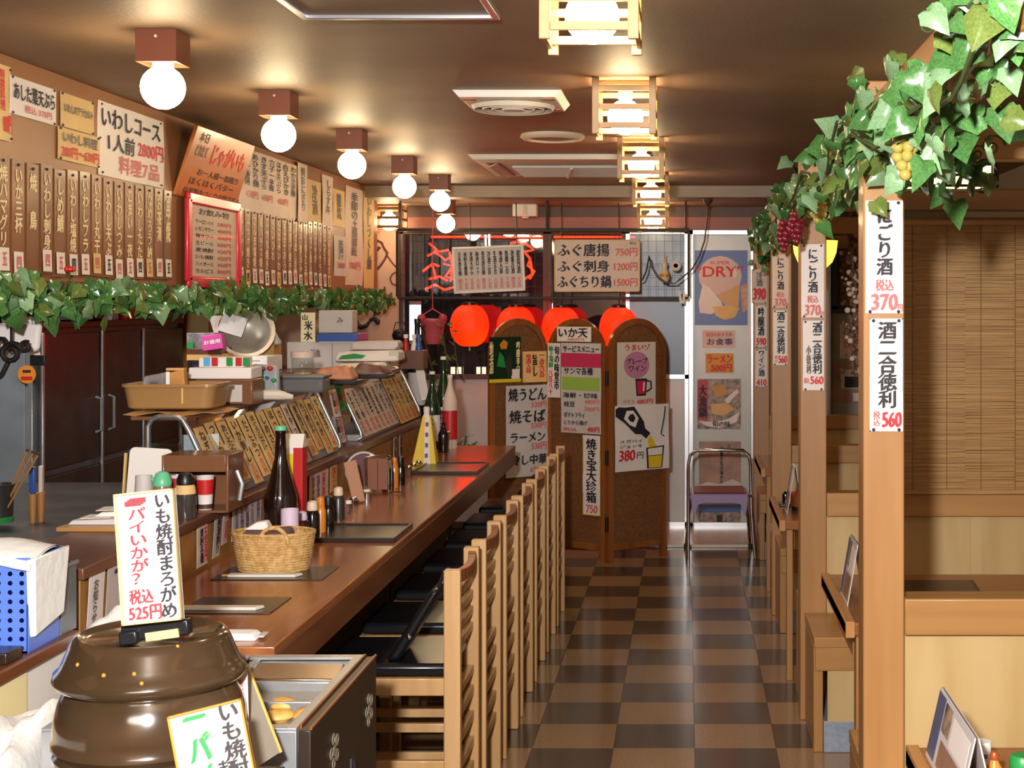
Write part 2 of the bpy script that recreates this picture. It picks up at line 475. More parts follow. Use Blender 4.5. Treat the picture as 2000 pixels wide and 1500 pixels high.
def poster(pl, px0, px1, ytl, ybl, ytr, ybr, m, name, label, cat, texts=(), off=.004, roll=0, **k):
    t0, zt0 = pl.at(px0, ytl); _, zb0 = pl.at(px0, ybl); t1, zt1 = pl.at(px1, ytr); _, zb1 = pl.at(px1, ybr)
    zt, zb = (zt0 + zt1) / 2, (zb0 + zb1) / 2
    o = pl.world((t0 + t1) / 2, (zt + zb) / 2, off)
    mt = frame(o, (pl.dx, pl.dd, 0), (0, 0, 1))
    if roll: mt = mt @ Matrix.Rotation(R(roll), 4, 'Y')
    return sheet_thing(mt, abs(t1 - t0), zt - zb, m, name, label, cat, texts, **k)
# ================================================================== THE ROOM
CEIL, LOW = EY + .776, EY + .698
BACK = 10.35
# floor: one slab, its tiles are pieces of their own
fl = MB().span((-4.0, -2.2, -.06), (2.0, BACK + .1, -.006)).build('floor', 'floorbase'); structure(fl)
tile_me = {}
for k in ('tile_dark', 'tile_light'):
    tile_me[k] = MB().box((0, 0, -.003), (.2985, .2985, .006)).mesh('tile', k)
for i in range(-5, 5):
    for j in range(0, 24):
        d0 = 5.248 - .3 * 7 + .3 * j
        if d0 + .3 > BACK: continue
        if i < -4 and j < 6: continue
        dark = (i + j) % 2 == 0
        link(tile_me['tile_dark' if dark else 'tile_light'], 'tile', fl, loc=(.03 + .3 * i + .15, d0 + .15, 0))
MB().span((-1.5, 9.54, 0), (.62, BACK, .020)).build('threshold_slab', mat('threshold_stone', 'e0dacc', .25, var=.05, scale=12), fl, .004, 'pale polished stone slab at the entrance')
ce = MB().span((-4.0, -2.2, CEIL), (2.0, 9.42, CEIL + .06)).build('ceiling', 'ceiling'); structure(ce)
structure(MB().span((-4.0, 9.4255, LOW), (2.0, BACK + .1, LOW + .06)).build('ceiling_lower', 'ceiling'))
structure(MB().span((-4.0, 9.40, LOW - .002), (2.0, 9.425, CEIL - .002)).build('trim_1', 'band', bevel=.002))
# hanging wall over the kitchen counter
SX = -2.13
SZ = EY + .07
sof = MB().span((SX - .12, 1.6, SZ), (SX, 9.8, CEIL)).build('wall_soffit', 'soffit', bevel=.003); structure(sof)
MB().span((SX - .125, 1.6, SZ - .03), (SX + .012, 9.81, SZ)).build('bottom_rail', 'redpanel', sof, .002)
structure(MB().span((-4.06, -2.2, 0), (-3.96, BACK + .1, CEIL + .06)).build('wall_left', 'kitwall'))
structure(MB().span((1.9, -2.2, 0), (2.0, BACK + .1, CEIL + .06)).build('wall_right', 'greywall'))
structure(MB().span((-4.06, -2.26, 0), (2.0, -2.2, CEIL + .06)).build('wall_rear', 'beige'))
# back wall: beige part at the left, lintel, low wall, grey part at the right
WL, WR = -2.09, .50        # glazed opening
wb = MB().span((-4.0, BACK, 0), (WL, BACK + .1, LOW)).build('wall_back', 'beige'); structure(wb)
MB().span((WR, BACK, 0), (1.9, BACK + .1, LOW)).build('grey_section', 'greywall', wb)
MB().span((WL, BACK, 2.17), (WR, BACK + .1, LOW)).build('lintel', 'redbrown', wb)
MB().span((WL - .02, BACK - .03, 2.155), (.02, BACK - .001, 2.185)).build('lintel_rail', 'darkbrown', wb, .002)
MB().span((-2.42, BACK - .012, LOW - .075), (WR + .9, BACK - .001, LOW)).build('cornice_board', 'darkbrown', wb, .002)
# windows: three fixed bays over a low panel; door_1 the sliding door with posters
SILL = ZD(735, BACK)
def win(name, x0, x1, lower):
    w = MB()
    fw = .03
    for a, b in (((x0, SILL - .02), (x1, SILL + .015)), ((x0, 2.14), (x1, 2.17)), ((x0, 0), (x0 + fw, 2.17)), ((x1 - fw, 0), (x1, 2.17)), ((x0, 0), (x1, .05))):
        w.span((a[0], BACK - .012, a[1]), (b[0], BACK + .05, b[1]))
    o = w.build(name, 'alu' if lower == 'alu' else 'darkbrown', bevel=.002); structure(o)
    MB().span((x0 + fw, BACK + .015, SILL + .015), (x1 - fw, BACK + .021, 2.14)).build('pane', 'glass_soft' if lower == 'alu' else 'glass', o)
    MB().span((x0 + fw, BACK + .008, .05), (x1 - fw, BACK + .03, SILL - .02)).build('lower_panel', 'doorpanel', o)
    return o
xm = XD(1069, BACK)
win('window_1', WL, xm, '')
win('window_2', xm, XD(1222, BACK), '')
win('window_3', XD(1222, BACK), XD(1345, BACK), 'alu')
dr = MB()
dx0, dx1 = XD(1345, BACK), WR
for a, b in (((dx0, 0), (dx0 + .035, 2.17)), ((dx1 - .035, 0), (dx1, 2.17)), ((dx0, 2.135), (dx1, 2.17)), ((dx0, 0), (dx1, .05))):
    dr.span((a[0], BACK - .03, a[1]), (b[0], BACK + .05, b[1]))
door = dr.build('door_1', 'alu', bevel=.003); structure(door)
MB().span((dx0 + .035, BACK, .05), (dx1 - .035, BACK + .02, 2.135)).build('door_panel', 'doorpanel', door)
# narrow bright aluminium jamb farther right
structure(MB().span((XD(1612, BACK), BACK - .05, 0), (XD(1622, BACK), BACK - .002, 2.2)).build('trim_2', 'alu', bevel=.003))
# the street side: dark night facade with the lit shop sign
structure(MB().span((-4.0, 12.4, 0), (2.0, 12.5, 3.2)).span((-4, 10.5, -.05), (2, 12.5, 0)).build('wall_street', 'night'))
def neon(name, label, d, paths, r, m, cat='neon sign'):
    t = None
    for k, p in enumerate(paths):
        pts = [P(x, y, d) for x, y in p]
        mb = MB().tube(pts, r, 6)
        if t is None:
            t = thing(name, label, cat, (pts[0].x, d, pts[0].z))
        o = mb.build('glowing_tube', m, t); o.matrix_parent_inverse = Matrix.Translation((-pts[0].x, -d, -pts[0].z)) if k == 0 else t_inv
        if k == 0: t_inv = o.matrix_parent_inverse.copy()
    return t
neon('neon_sign', 'red neon lettering glowing outside the dark window, left of the white framed menu', 10.9,
     [[(838, 475), (858, 492), (876, 488)], [(835, 500), (850, 492), (870, 508), (884, 500)], [(826, 530), (845, 515), (858, 520)], [(866, 515), (884, 520), (870, 540), (886, 545)],
      [(838, 545), (858, 540), (874, 548)], [(830, 565), (850, 556), (868, 566), (888, 560)], [(878, 492), (884, 520), (880, 550)], [(845, 520), (852, 545)]], .009, 'neon')
neon('neon_sign', 'red neon figure glowing outside the window, just right of the white framed menu', 10.9,
     [[(996, 476), (1010, 472), (1030, 478), (1042, 488), (1024, 492)], [(1026, 494), (1036, 506), (1030, 518), (1044, 530), (1034, 545)], [(1024, 545), (1040, 535), (1036, 510)], [(985, 482), (1000, 484)]], .010, 'neon')
neon('neon_line', 'long straight red neon line across the top of the dark window', 10.9, [[(842, 463), (1062, 463)], [(1082, 463), (1240, 463)]], .009, 'neon')
def lit_strip(x0, y0, y1, d, w, label, m='tube'):
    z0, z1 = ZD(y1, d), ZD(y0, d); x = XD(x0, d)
    t = thing('light_strip', label, 'light', (x, d, z0))
    MB().cyl((0, 0, .03), w / 2, z1 - z0 - .06, 12).build('lit_strip', m, t)
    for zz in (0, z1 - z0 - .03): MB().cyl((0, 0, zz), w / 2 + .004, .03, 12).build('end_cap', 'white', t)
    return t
lit_strip(811, 588, 672, 10.75, .085, 'bright white light tube outside the window above the hanging flower pot')
lit_strip(1071, 462, 575, 10.75, .05, 'tall warm glowing strip standing in for a window reflection beside the puffer fish menu', 'fadedreflection')  # reflection in the glass, built as a glowing strip outside
lit_strip(1073, 585, 640, 10.75, .05, 'white glowing strip standing in for a window reflection behind the third red lantern')  # white lower part of the same reflection, also a glowing strip
for (x0, x1, lab) in ((880, 904, 'small lit window of the street front left of the screens, nearest the flower pot'), (930, 952, 'small lit window of the street front beside the left screen panel')):
    d = 11.8
    t = thing('street_lamp_box', lab, 'light', (XD((x0 + x1) / 2, d), d, ZD(737, d)))
    w = XD(x1, d) - XD(x0, d)
    MB().box((0, 0, .04), (w, .05, .09)).build('lit_pane', mat('lit_window', 'fff0c0', .5, emit=1.6, ecol='ffecb8'), t)
    b = MB()
    for q in (-.5, 0, .5): b.box((q * w, -.03, .04), (.012, .02, .10))
    b.build('frame', 'darkbrown', t)

# ------------------------------------------------------------------ posts, beams and partitions of the booths
POST_D = [3.6, 5.6, 7.47, 9.47]
PX = .447
post_names = ['nearest honey wood post carrying the large handwritten sake price strips', 'second honey wood post along the aisle, half hidden behind a bench', 'third honey wood post along the aisle', 'farthest honey wood post beside the entrance door']
for k, d in enumerate(POST_D):
    p = thing('wooden_post', post_names[k], 'post', (PX + .052, d + .052, 0))
    MB().span((-.052, -.052, 0), (.052, .052, 2.205)).build('shaft', 'honey', p, .004)
lb = MB().span((PX + .008, 1.2, 2.014), (PX + .094, POST_D[0] - .001, 2.145)).build('wooden_beam', 'honeyy', bevel=.004)
tag(lb, 'nearest honey wood beam over the aisle side of the booths, behind the ivy', 'beam')
for k in range(3):
    b = MB().span((PX + .008, POST_D[k] + .106, 2.014), (PX + .094, POST_D[k + 1] - .001, 2.145)).build('wooden_beam', 'honeyy', bevel=.004)
    tag(b, ['honey wood beam under the ivy from the first post to the second', 'honey wood beam under the ivy from the second post to the third', 'honey wood beam under the ivy from the third post to the farthest'][k], 'beam')
cb = ['crosswise honey wood beam from the nearest post to the right wall', 'crosswise reddish beam above the bamboo blind', 'crosswise beam between the third post and right wall', 'crosswise beam at the farthest post']
for k, d in enumerate(POST_D):
    b = MB().span((PX + .106, d + .01, 2.007), (1.898, d + .09, 2.091)).build('wooden_beam', 'honeyx', bevel=.004); tag(b, cb[k], 'beam')
part_l = ['nearest booth partition with cream panel and wide honey top rail', 'second booth partition under the bamboo blind', 'third booth partition seen between the two nearest posts', 'farthest booth partition near the grey wall']
for k, d in enumerate(POST_D):
    t = thing('booth_partition', part_l[k], 'partition', (1.22, d + .05, 0))
    MB().span((-.668, -.05, .80), (.676, .05, .893)).build('top_rail', 'honeyx', t, .004)
    MB().span((-.668, -.022, .06), (.676, .022, .80)).build('cream_panel', 'cream', t)
    MB().span((-.668, -.03, 0), (.676, .03, .06)).build('foot_rail', 'honeyx', t, .003)
    for x in (-.10, .42): MB().span((x, -.027, .06), (x + .05, -.0222, .80)).build('panel_batten', 'cream', t)
def bench(y0, y1, face, label):
    t = thing('bench', label, 'bench', (.464, y0, 0))
    L, W = 1.43, y1 - y0
    MB().span((0, 0, .385), (L, W, .424)).build('seat', 'honeyx', t, .004)
    f = 0.004 if face < 0 else W - .026
    MB().span((.005, f, .30), (L, f + .022, .385)).build('apron', 'honeyx', t, .003)
    MB().span((.05, f + .004 * face * -1, .115), (L, f + .018, .30)).build('front_panel', 'cream', t)
    MB().span((.0, .02, .0), (.035, W - .02, .385)).build('end_panel', 'honey', t, .003)
    MB().span((.036, .012, 0), (L, W - .012, .115)).build('stone_base', 'stone', t, .004, 'pale blue grey stone base')
    return t
bl = [('near', 'nearest booth bench facing the camera side table'), ]
bench(3.18, 3.595, -1, 'bench in front of the nearest partition, behind the front table')
bench(3.705, 4.07, 1, 'bench on the far side of the nearest partition')
bench(5.18, 5.595, -1, 'bench with blue stone base in front of the second post')
bench(5.705, 6.06, 1, 'bench on the far side of the second partition')
bench(7.05, 7.465, -1, 'bench in front of the third partition')
bench(7.575, 7.93, 1, 'bench on the far side of the third partition')
bench(9.05, 9.465, -1, 'bench in front of the farthest partition')
def table(x0, y0, y1, label):
    t = thing('booth_table', label, 'table', (x0, y0, 0))
    W = y1 - y0; L = 1.6 - x0
    MB().span((0, 0, .66), (L, W, .70)).build('tabletop', 'table', t, .005)
    MB().span((0, -.004, .655), (.028, W + .004, .704)).build('edge_strip', 'honeyy', t, .003)
    for y in (.03, W - .16):
        if y < .1: MB().span((.035, y, .0), (.062, y + .06, .66)).build('leg', 'honey', t, .003)
        MB().span((L - .12, y, .0), (L - .06, y + .06, .66)).build('leg', 'honey', t, .003)
    MB().span((.04, .16, .56), (.08, W - .16, .655)).build('apron', 'honeyy', t, .003)
    return t
table(.465, 2.2, 3.02, 'front table at the lower right corner with condiments and a menu stand')
table(.468, 4.19, 4.94, 'second booth table with a black placemat behind the nearest partition')
table(.40, 6.15, 6.9, 'third booth table seen left of the second post')
table(.42, 8.05, 8.8, 'farthest booth table by the door')
# bamboo blind
d = 5.6 - .03
bz0, bz1, bx0, bx1 = .905, ZD(438, d), .70, 1.87
t = thing('bamboo_blind', 'large rolled down bamboo blind above the second partition', 'blind', ((bx0 + bx1) / 2, d, bz0))
W, H = bx1 - bx0, bz1 - bz0
mb = MB(); n = 190
for i in range(n):
    z = H * (i + .5) / n; wob = random.uniform(-.0012, .0012)
    k = 6
    for s_ in range(k):
        xa, xb = -W / 2 + W * s_ / k, -W / 2 + W * (s_ + 1) / k
        dz0, dz1 = random.uniform(-.0012, .0012), random.uniform(-.0012, .0012)
        h = H / n * .46; yy = random.uniform(-.002, .002)
        mb.hexa([(xa, yy - .002, z + dz0 - h), (xb, yy - .002, z + dz1 - h), (xb, yy + .002, z + dz1 - h), (xa, yy + .002, z + dz0 - h)],
                [(xa, yy - .002, z + dz0 + h), (xb, yy - .002, z + dz1 + h), (xb, yy + .002, z + dz1 + h), (xa, yy + .002, z + dz0 + h)])
o = mb.build('bamboo_slats', 'bamboo', t); o['kind'] = 'stuff'
for i in range(9):
    x = -W / 2 + .05 + i * (W - .1) / 8
    MB().tube([(x, -.0045, 0), (x, -.0045, H)], .0014, 5).build('cord', 'cord', t)
MB().span((-W / 2, -.012, H - .004), (W / 2, .012, H + .016)).build('head_rail', 'honeyx', t, .002)
MB().span((-W / 2, -.008, -.012), (W / 2, .008, .006)).build('bottom_rail', 'bamboo', t, .002)
# ================================================================== LAMPS AND CEILING FITTINGS
def globe_profile(r, neck=.02):
    p = [(max(1e-5, r * math.sin(math.pi * i / 12)), -r * math.cos(math.pi * i / 12)) for i in range(12)]
    return p + [(neck, r * .985)]
box_l = ['brown box ceiling lamp nearest the camera above the counter, round bulb', 'second brown box ceiling lamp with a round bulb', 'third brown box ceiling lamp with a round bulb above the counter',
         'fourth brown box ceiling lamp along the counter row', 'fifth brown box ceiling lamp just before the ceiling step', 'sixth brown box lamp on the lower ceiling near the window']
box_me = MB()
for a, b in (((-.058, -.058, .0), (.058, -.05, .092)), ((-.058, .05, .0), (.058, .058, .092)), ((-.058, -.05, .0), (-.05, .05, .092)), ((.05, -.05, .0), (.058, .05, .092)), ((-.05, -.05, .012), (.05, .05, .092))):
    box_me.span(a, b)
box_me = box_me.mesh('housing', 'lampbox')
screw_me = MB().sphere((0, -.0585, .072), .005, 8, 5).mesh('screw', 'cap')
ring_me = MB().lathe([(.030, -.012), (.030, .014)], 16).mesh('socket', 'socket')
globe_me = MB().lathe(globe_profile(.0625), 28).mesh('globe_bulb', 'globe')
for k, (x, d, c) in enumerate(((-1.505, 4.09, CEIL), (-1.505, 5.25, CEIL), (-1.505, 6.40, CEIL), (-1.505, 7.59, CEIL), (-1.505, 8.68, CEIL), (-1.65, 9.75, LOW))):
    t = thing('ceiling_lamp', box_l[k], 'lamp', (x, d, c - .092), group='box lamps above the counter')
    link(box_me, 'housing', t); link(screw_me, 'screw', t); link(ring_me, 'socket', t)
    link(globe_me, 'globe_bulb', t, loc=(0, 0, -.066))
# slatted wooden lanterns
lan_l = ['slatted wooden ceiling lantern nearest the camera, at the top edge', 'second slatted wooden ceiling lantern over the aisle', 'third slatted wooden ceiling lantern beside the air conditioner',
         'fourth slatted wooden ceiling lantern over the aisle', 'fifth slatted wooden lantern, farthest in the row, before the window']
def lantern(label, x, d, c, dark=False, h=.195, post=.028):
    t = thing('wooden_lantern', label, 'lantern', (x, d, c - h), group='slatted wooden lanterns')
    wd = 'lamp_dark' if dark else 'lamp_wood'; a = .098
    for sx in (-1, 1):
        for sy in (-1, 1):
            MB().span((sx * a - .012, sy * (a + .006) - .008, 0), (sx * a + .012, sy * (a + .006) + .008, h)).build('corner_post', wd, t, .002)
    for lv in (.022, .086, .150):
        for s_ in (-1, 1):
            MB().span((-a - .012, s_ * (a - .008) - .005, lv), (a + .012, s_ * (a - .008) + .005, lv + .020)).build('slat', wd, t, .0015)
            MB().span((s_ * (a + .006) - .005, -a + .008, lv - .010), (s_ * (a + .006) + .005, a - .008, lv + .010)).build('slat', wd, t, .0015)
    MB().lathe([(.026, .135), (.026, h), ], 14).build('socket', 'socket', t)
    MB().span((-.085, -.03, h - .016), (.085, .03, h)).build('mount_plate', wd, t, .002)
    link(globe_me, 'globe_bulb', t, loc=(0, 0, .070))
    return t
for k, (d, c) in enumerate(((3.24, CEIL), (5.0, CEIL), (6.77, CEIL), (8.55, CEIL), (9.98, LOW))):
    lantern(lan_l[k], -.215 - (.02 if k == 4 else 0), d, c)
lantern('small dark slatted lantern at the far end of the menu wall', XD(760, 10.1), 10.1, LOW, True)
# dark box lamp over the second booth table
d = 4.62
t = thing('box_lantern', 'dark framed box lamp glowing between slats above the second booth table', 'lantern', (.83, d, ZD(369, d)))
W, Hh, Dd = .30, .075, .22
MB().span((-W / 2 + .012, -Dd / 2 + .012, .008), (W / 2 - .012, Dd / 2 - .012, Hh - .008)).build('paper_shade', mat('lit_paper', 'fff0b0', .5, emit=2.2, ecol='ffe090'), t)
for z in (.002, .036, Hh - .006):
    for s_ in (-1, 1):
        MB().span((-W / 2, s_ * Dd / 2 - .006, z - .004), (W / 2, s_ * Dd / 2 + .006, z + .004)).build('slat', 'blackiron', t, .001)
        MB().span((s_ * W / 2 - .006, -Dd / 2, z - .004), (s_ * W / 2 + .006, Dd / 2, z + .004)).build('slat', 'blackiron', t, .001)
for sx in (-1, 1):
    for sy in (-1, 1): MB().span((sx * W / 2 - .008, sy * Dd / 2 - .008, -.006), (sx * W / 2 + .008, sy * Dd / 2 + .008, Hh + .006)).build('corner_post', 'blackiron', t, .001)
MB().tube([(0, 0, Hh), (0, 0, CEIL - ZD(369, d))], .006, 6).build('hanging_rod', 'blackiron', t)
# yellow bowl lamp behind the second post
d = 7.0
t = thing('bowl_lamp', 'yellow glowing bowl shaped pendant lamp behind the second post', 'lamp', (XD(1592, d), d, ZD(530, d)))
prof = [(1e-5, 0), (.05, .012), (.085, .045), (.104, .09), (.112, .15)]
MB().lathe(prof, 24).build('shade', 'yellowshade', t)
MB().cyl((0, 0, .15), .116, .008, 24).build('cap', 'honeyx', t)
MB().tube([(0, 0, .158), (0, 0, CEIL - ZD(530, d))], .005, 6).build('hanging_rod', 'blackiron', t)

# --- ceiling fittings
x0, x1 = -1.03, -.50
t = thing('ceiling_hatch', 'dark ceiling hatch with bright aluminium rim at the top edge', 'hatch', ((x0 + x1) / 2, 3.45, CEIL - .012))
w = (x1 - x0) / 2
MB().span((-w + .02, -.36, .004), (w - .02, .35, .012)).build('panel', 'ceiling', t)
MB().span((-w, .35, -.006), (w, .37, .012)).build('rim_bar', 'alu', t, .002)
MB().span((-w, -.38, -.006), (w, -.36, .012)).build('rim_bar', 'alu', t, .002)
for s_ in (-1, 1): MB().span((s_ * (w - .01) - .01, -.36, -.006), (s_ * (w - .01) + .01, .35, .012)).build('rim_bar', 'alu', t, .002)
t = thing('ceiling_vent', 'square white ceiling air vent with a round louvre', 'vent', (-.655, 5.38, CEIL - .028))
MB().prism([(-.175, 0), (.175, 0), (.20, .028), (-.20, .028)], -.20, .20).build('frame', 'white', t, .003)
for r in (.15, .115, .08): MB().lathe([(r - .014, -.012), (r, -.022), (r + .008, -.006), (r - .006, -.001)], 32, ring=True).build('louvre_ring', 'offwhite', t)
MB().lathe([(1e-5, -.024), (.04, -.022), (.05, -.001)], 24).build('centre_disc', 'white', t)
for sx in (-1, 1):
    for sy in (-1, 1): MB().box((sx * .145, sy * .145, -.001), (.05, .05, .003)).build('corner_reflection', mat('corner_reflection', 'c07048', .4) if sx + sy == -2 else bpy.data.materials['corner_reflection'], t)  # orange reflections on the vent corners, put in as coloured plates
t = thing('ceiling_speaker', 'small round pale ceiling speaker beyond the square vent', 'speaker', (-.62, 6.58, CEIL - .03))
MB().lathe([(.10, .03), (.145, .03), (.150, .018), (.135, .006), (.118, .004), (.108, .012)], 36, ring=True).build('ring', 'cap', t)
MB().lathe([(1e-5, .010), (.06, .008), (.11, .014)], 30).build('grille', mat('speaker_grille', 'a07058', .6), t)
t = thing('air_conditioner', 'long ceiling air conditioner panel with dark slatted grille', 'air conditioner', (-.66, 8.0, CEIL - .03))
w = .485
MB().prism([(-w + .03, 0), (w - .03, 0), (w, .03), (-w, .03)], -.58, .40).build('panel', 'offwhite', t, .004)
MB().span((-w + .20, -.30, -.004), (w - .20, .30, -.0005)).build('grille_back', 'steel_dark', t)
g = MB()
for i in range(12): MB().span((-w + .20, -.29 + i * .05, -.016), (w - .20, -.272 + i * .05, -.004)).build('grille_slat', 'foam', t)
MB().box((0, .02, -.016), (.014, .58, .01), rot=(0, 0, .12)).build('grille_bar', 'white', t)
for s_ in (-1, 1):
    MB().span((s_ * (w - .11) - .035, -.40, -.003), (s_ * (w - .11) + .035, .33, -.0005)).build('air_slot', 'blackplastic', t)
    MB().box((s_ * (w - .11), -.035, -.010), (.05, .70, .004), rot=(0, .4 * s_, 0)).build('flap', 'offwhite', t)
t = thing('emergency_light', 'small pale box light on the lower ceiling above the wire grid', 'light', (XD(1026, 10.1), 10.1, LOW - .088))
MB().span((-.085, -.05, .0), (.085, .05, .088)).build('case', 'offwhite', t, .006)
MB().lathe([(.022, -.012), (.03, .0)], 16).build('lens', 'cap', t)
MB().span((-.012, -.056, .01), (.012, -.0505, .08)).build('strap', 'foam', t)
# ================================================================== COUNTER, LEDGE, SHOWCASES, CHAIRS
CT = .85                      # counter top height
t = thing('bar_counter', 'long polished brown wooden bar counter running to the screens', 'counter', (-1.2, 3.28, 0))
MB().span((-.25, 0, CT - .022), (.25, 4.62, CT)).build('worktop', 'counter', t, .003)
MB().span((.215, 0, CT - .105), (.2495, 4.62, CT - .0225)).build('front_edge', 'counter_edge', t, .003)
MB().span((-.25, 4.585, CT - .105), (.2145, 4.6195, CT - .0225)).build('end_edge', 'counter_edge', t, .003)
for k in range(3): MB().span((-.25, .02 + k * 1.52, .05), (-.22 + .02 * (k % 2) * 0 + .10, 1.52 + k * 1.52, CT - .03)).build('under_panel', 'underpanel', t, .003)
MB().span((-.25, .02, 0), (-.16, 4.58, .049)).build('plinth', 'blackplastic', t)
hook = MB().tube([(0, 0, 0), (.03, 0, -.01), (.035, 0, -.03), (.02, 0, -.04)], .006, 6).mesh('bag_hook', 'cap')
for k in range(8): link(hook, 'bag_hook', t, loc=(-.12, .75 + k * .52, .64))
LT = 1.013                    # ledge top height
t = thing('serving_ledge', 'raised dark brown serving ledge behind the counter carrying the glass cases', 'ledge', (-1.55, 3.37, 0))
MB().span((-.14, 0, LT - .028), (.122, 4.68, LT)).build('ledge_board', 'ledge', t, .003)
MB().span((.085, .02, .0), (.105, 4.66, LT - .0285)).build('riser_board', 'riser', t, .002)
# glass showcases: sloped front, bent chrome end frames
CTOP = 1.285
def case(y0, y1, label, near_frame):
    L = y1 - y0
    t = thing('glass_showcase', label, 'showcase', (-1.62, y0, LT))
    fx0, fx1, bx = .045, .148, -.072     # front x at top, at bottom; back x
    h = CTOP - LT
    MB().span((bx, .012, 0), (fx1 - .004, L - .012, .03)).build('base_tray', 'steel', t, .003)
    MB().hexa([(fx1 - .004, .015, .031), (fx1, .015, .031), (fx1, L - .015, .031), (fx1 - .004, L - .015, .031)],
              [(fx0 - .004, .015, h - .02), (fx0, .015, h - .02), (fx0, L - .015, h - .02), (fx0 - .004, L - .015, h - .02)]).build('front_glass', 'clear', t)
    MB().span((bx - .06, .012, h - .013), (fx0, L - .012, h - .002)).build('top_panel', 'amberbox', t, .002)
    MB().span((bx, .03, .12), (bx + .16, L - .03, .126)).build('inner_shelf', 'clear', t)
    for yy in (0, L):
        p = [(bx, yy, .012), (bx, yy, h - .03), (bx + .012, yy, h - .008), (bx + .035, yy, h), (fx0 - .03, yy, h), (fx0 - .008, yy, h - .01), (fx0 + .012, yy, h - .045), (fx1 - .006, yy, .045), (fx1, yy, .018), (fx1 - .02, yy, .008)]
        MB().tube(p, .0085, 10).build('end_frame', 'alu', t)
        MB().hexa([(bx + .01, yy - .002, .031), (fx1 - .012, yy - .002, .031), (fx1 - .012, yy + .002, .031), (bx + .01, yy + .002, .031)],
                  [(bx + .01, yy - .002, h - .016), (fx0 - .01, yy - .002, h - .016), (fx0 - .01, yy + .002, h - .016), (bx + .01, yy + .002, h - .016)]).build('end_glass', 'clear', t)
    for xx in (bx + .10,): MB().tube([(xx, .004, .03), (xx, .004, h - .01)], .005, 6).build('end_bar', 'chrome', t)
    return t
case(4.47, 6.05, 'nearest glass showcase on the ledge, its front covered by tan paper strips', True)
case(6.45, 7.85, 'farther glass showcase on the ledge with pinkish paper strips', False)
# paper strips on the sloped glass
def slope_paper(y0, y1, m, label, texts, k, z0=.02, z1=.235, bulge=1):
    fx0, fx1, h = .045, .148, CTOP - LT
    def at(z):
        f = (z - .031) / (h - .051); return -1.62 + fx1 + (fx0 - fx1) * f
    a = Vector((at(z0) + .0045, (y0 + y1) / 2, LT + z0)); b = Vector((at(z1) + .0045, (y0 + y1) / 2, LT + z1))
    mt = frame((a + b) / 2, (0, 1, 0), b - a)
    return sheet_thing(mt, y1 - y0, (b - a).length, m, 'menu_strip', label, 'paper strip', texts, curl=0, th=.0006, group='paper menu strips on the glass cases')
ordn = ['first', 'second', 'third', 'fourth', 'fifth', 'sixth', 'seventh', 'eighth', 'ninth', 'tenth', 'eleventh', 'twelfth', 'thirteenth', 'fourteenth', 'fifteenth', 'sixteenth', 'seventeenth', 'eighteenth', 'nineteenth', 'twentieth']
dishes = ['ねぎま串', 'つくね焼', 'あじたたき', 'いか刺し', 'たこぶつ', 'まぐろ山かけ', 'しめさば', 'ほっけ焼', 'さんま焼', '冷やっこ', '厚揚げ焼', 'もつ煮込み', '肉じゃが', 'だし巻玉子', 'お新香', '枝豆', '塩辛', 'いかなっとう', 'ほたて焼', 'なす焼']
y = 4.50
for i in range(14):
    w = .092 if i != 9 else .075
    slope_paper(y, y + w, 'paper_pink' if i == 9 else 'paper_tan', f'{ordn[i]} {"pinkish" if i == 9 else "tan"} paper strip from the near end of the nearest glass case', [(dishes[i], 'ink', (.25, .06, .78, .68), 1), ('三八〇円', 'ink_red', (.3, .72, .75, .96), 1)], i, z0=.015 + .012 * (i % 3), z1=.232 + .006 * (i % 2))
    y += .108
for i in range(8):
    w = .088
    y0 = 6.47 + i * .098
    slope_paper(y0, y0 + w, 'paper_pink' if i < 7 else 'paper_grey', f'{ordn[i]} pinkish paper strip from the chrome frame of the farther glass case', [(dishes[-1 - i], 'ink', (.25, .06, .78, .66), 1), ('四五〇円', 'ink_red', (.25, .7, .8, .96), 1)], i)
for i in range(5):
    y0 = 7.28 + i * .108
    slope_paper(y0, y0 + .098, 'paper_tan', f'{ordn[i]} brownish tan paper strip on the far part of the farther glass case', [(dishes[3 + i], 'ink', (.25, .06, .78, .66), 1), ('三五〇円', 'ink_red', (.25, .7, .8, .96), 1)], i, .01, .245)
# papers between the two cases, hanging from a rail
pl = Plane(-1.50, 6.07, 0.001, 1)
for a, b, z0, z1, m, lab in ((6.09, 6.17, 1.15, 1.27, 'paper_pink', 'small pinkish note between the two glass cases, upper left'), (6.185, 6.29, 1.17, 1.285, 'green', 'small green card between the two glass cases'), (6.16, 6.26, 1.03, 1.15, 'paper_grey', 'pale note between the two glass cases, below the green card')):
    mt = frame((-1.515, (a + b) / 2, (z0 + z1) / 2), (.15, 1, 0), (-.2, 0, 1))
    sheet_thing(mt, b - a, z1 - z0, M['ink_green'] if m == 'green' else m, 'note', lab, 'note', [('お願い', 'ink', (.15, .1, .5, .9), 1), ('日替り', 'ink_red', (.55, .1, .85, .9), 1)])
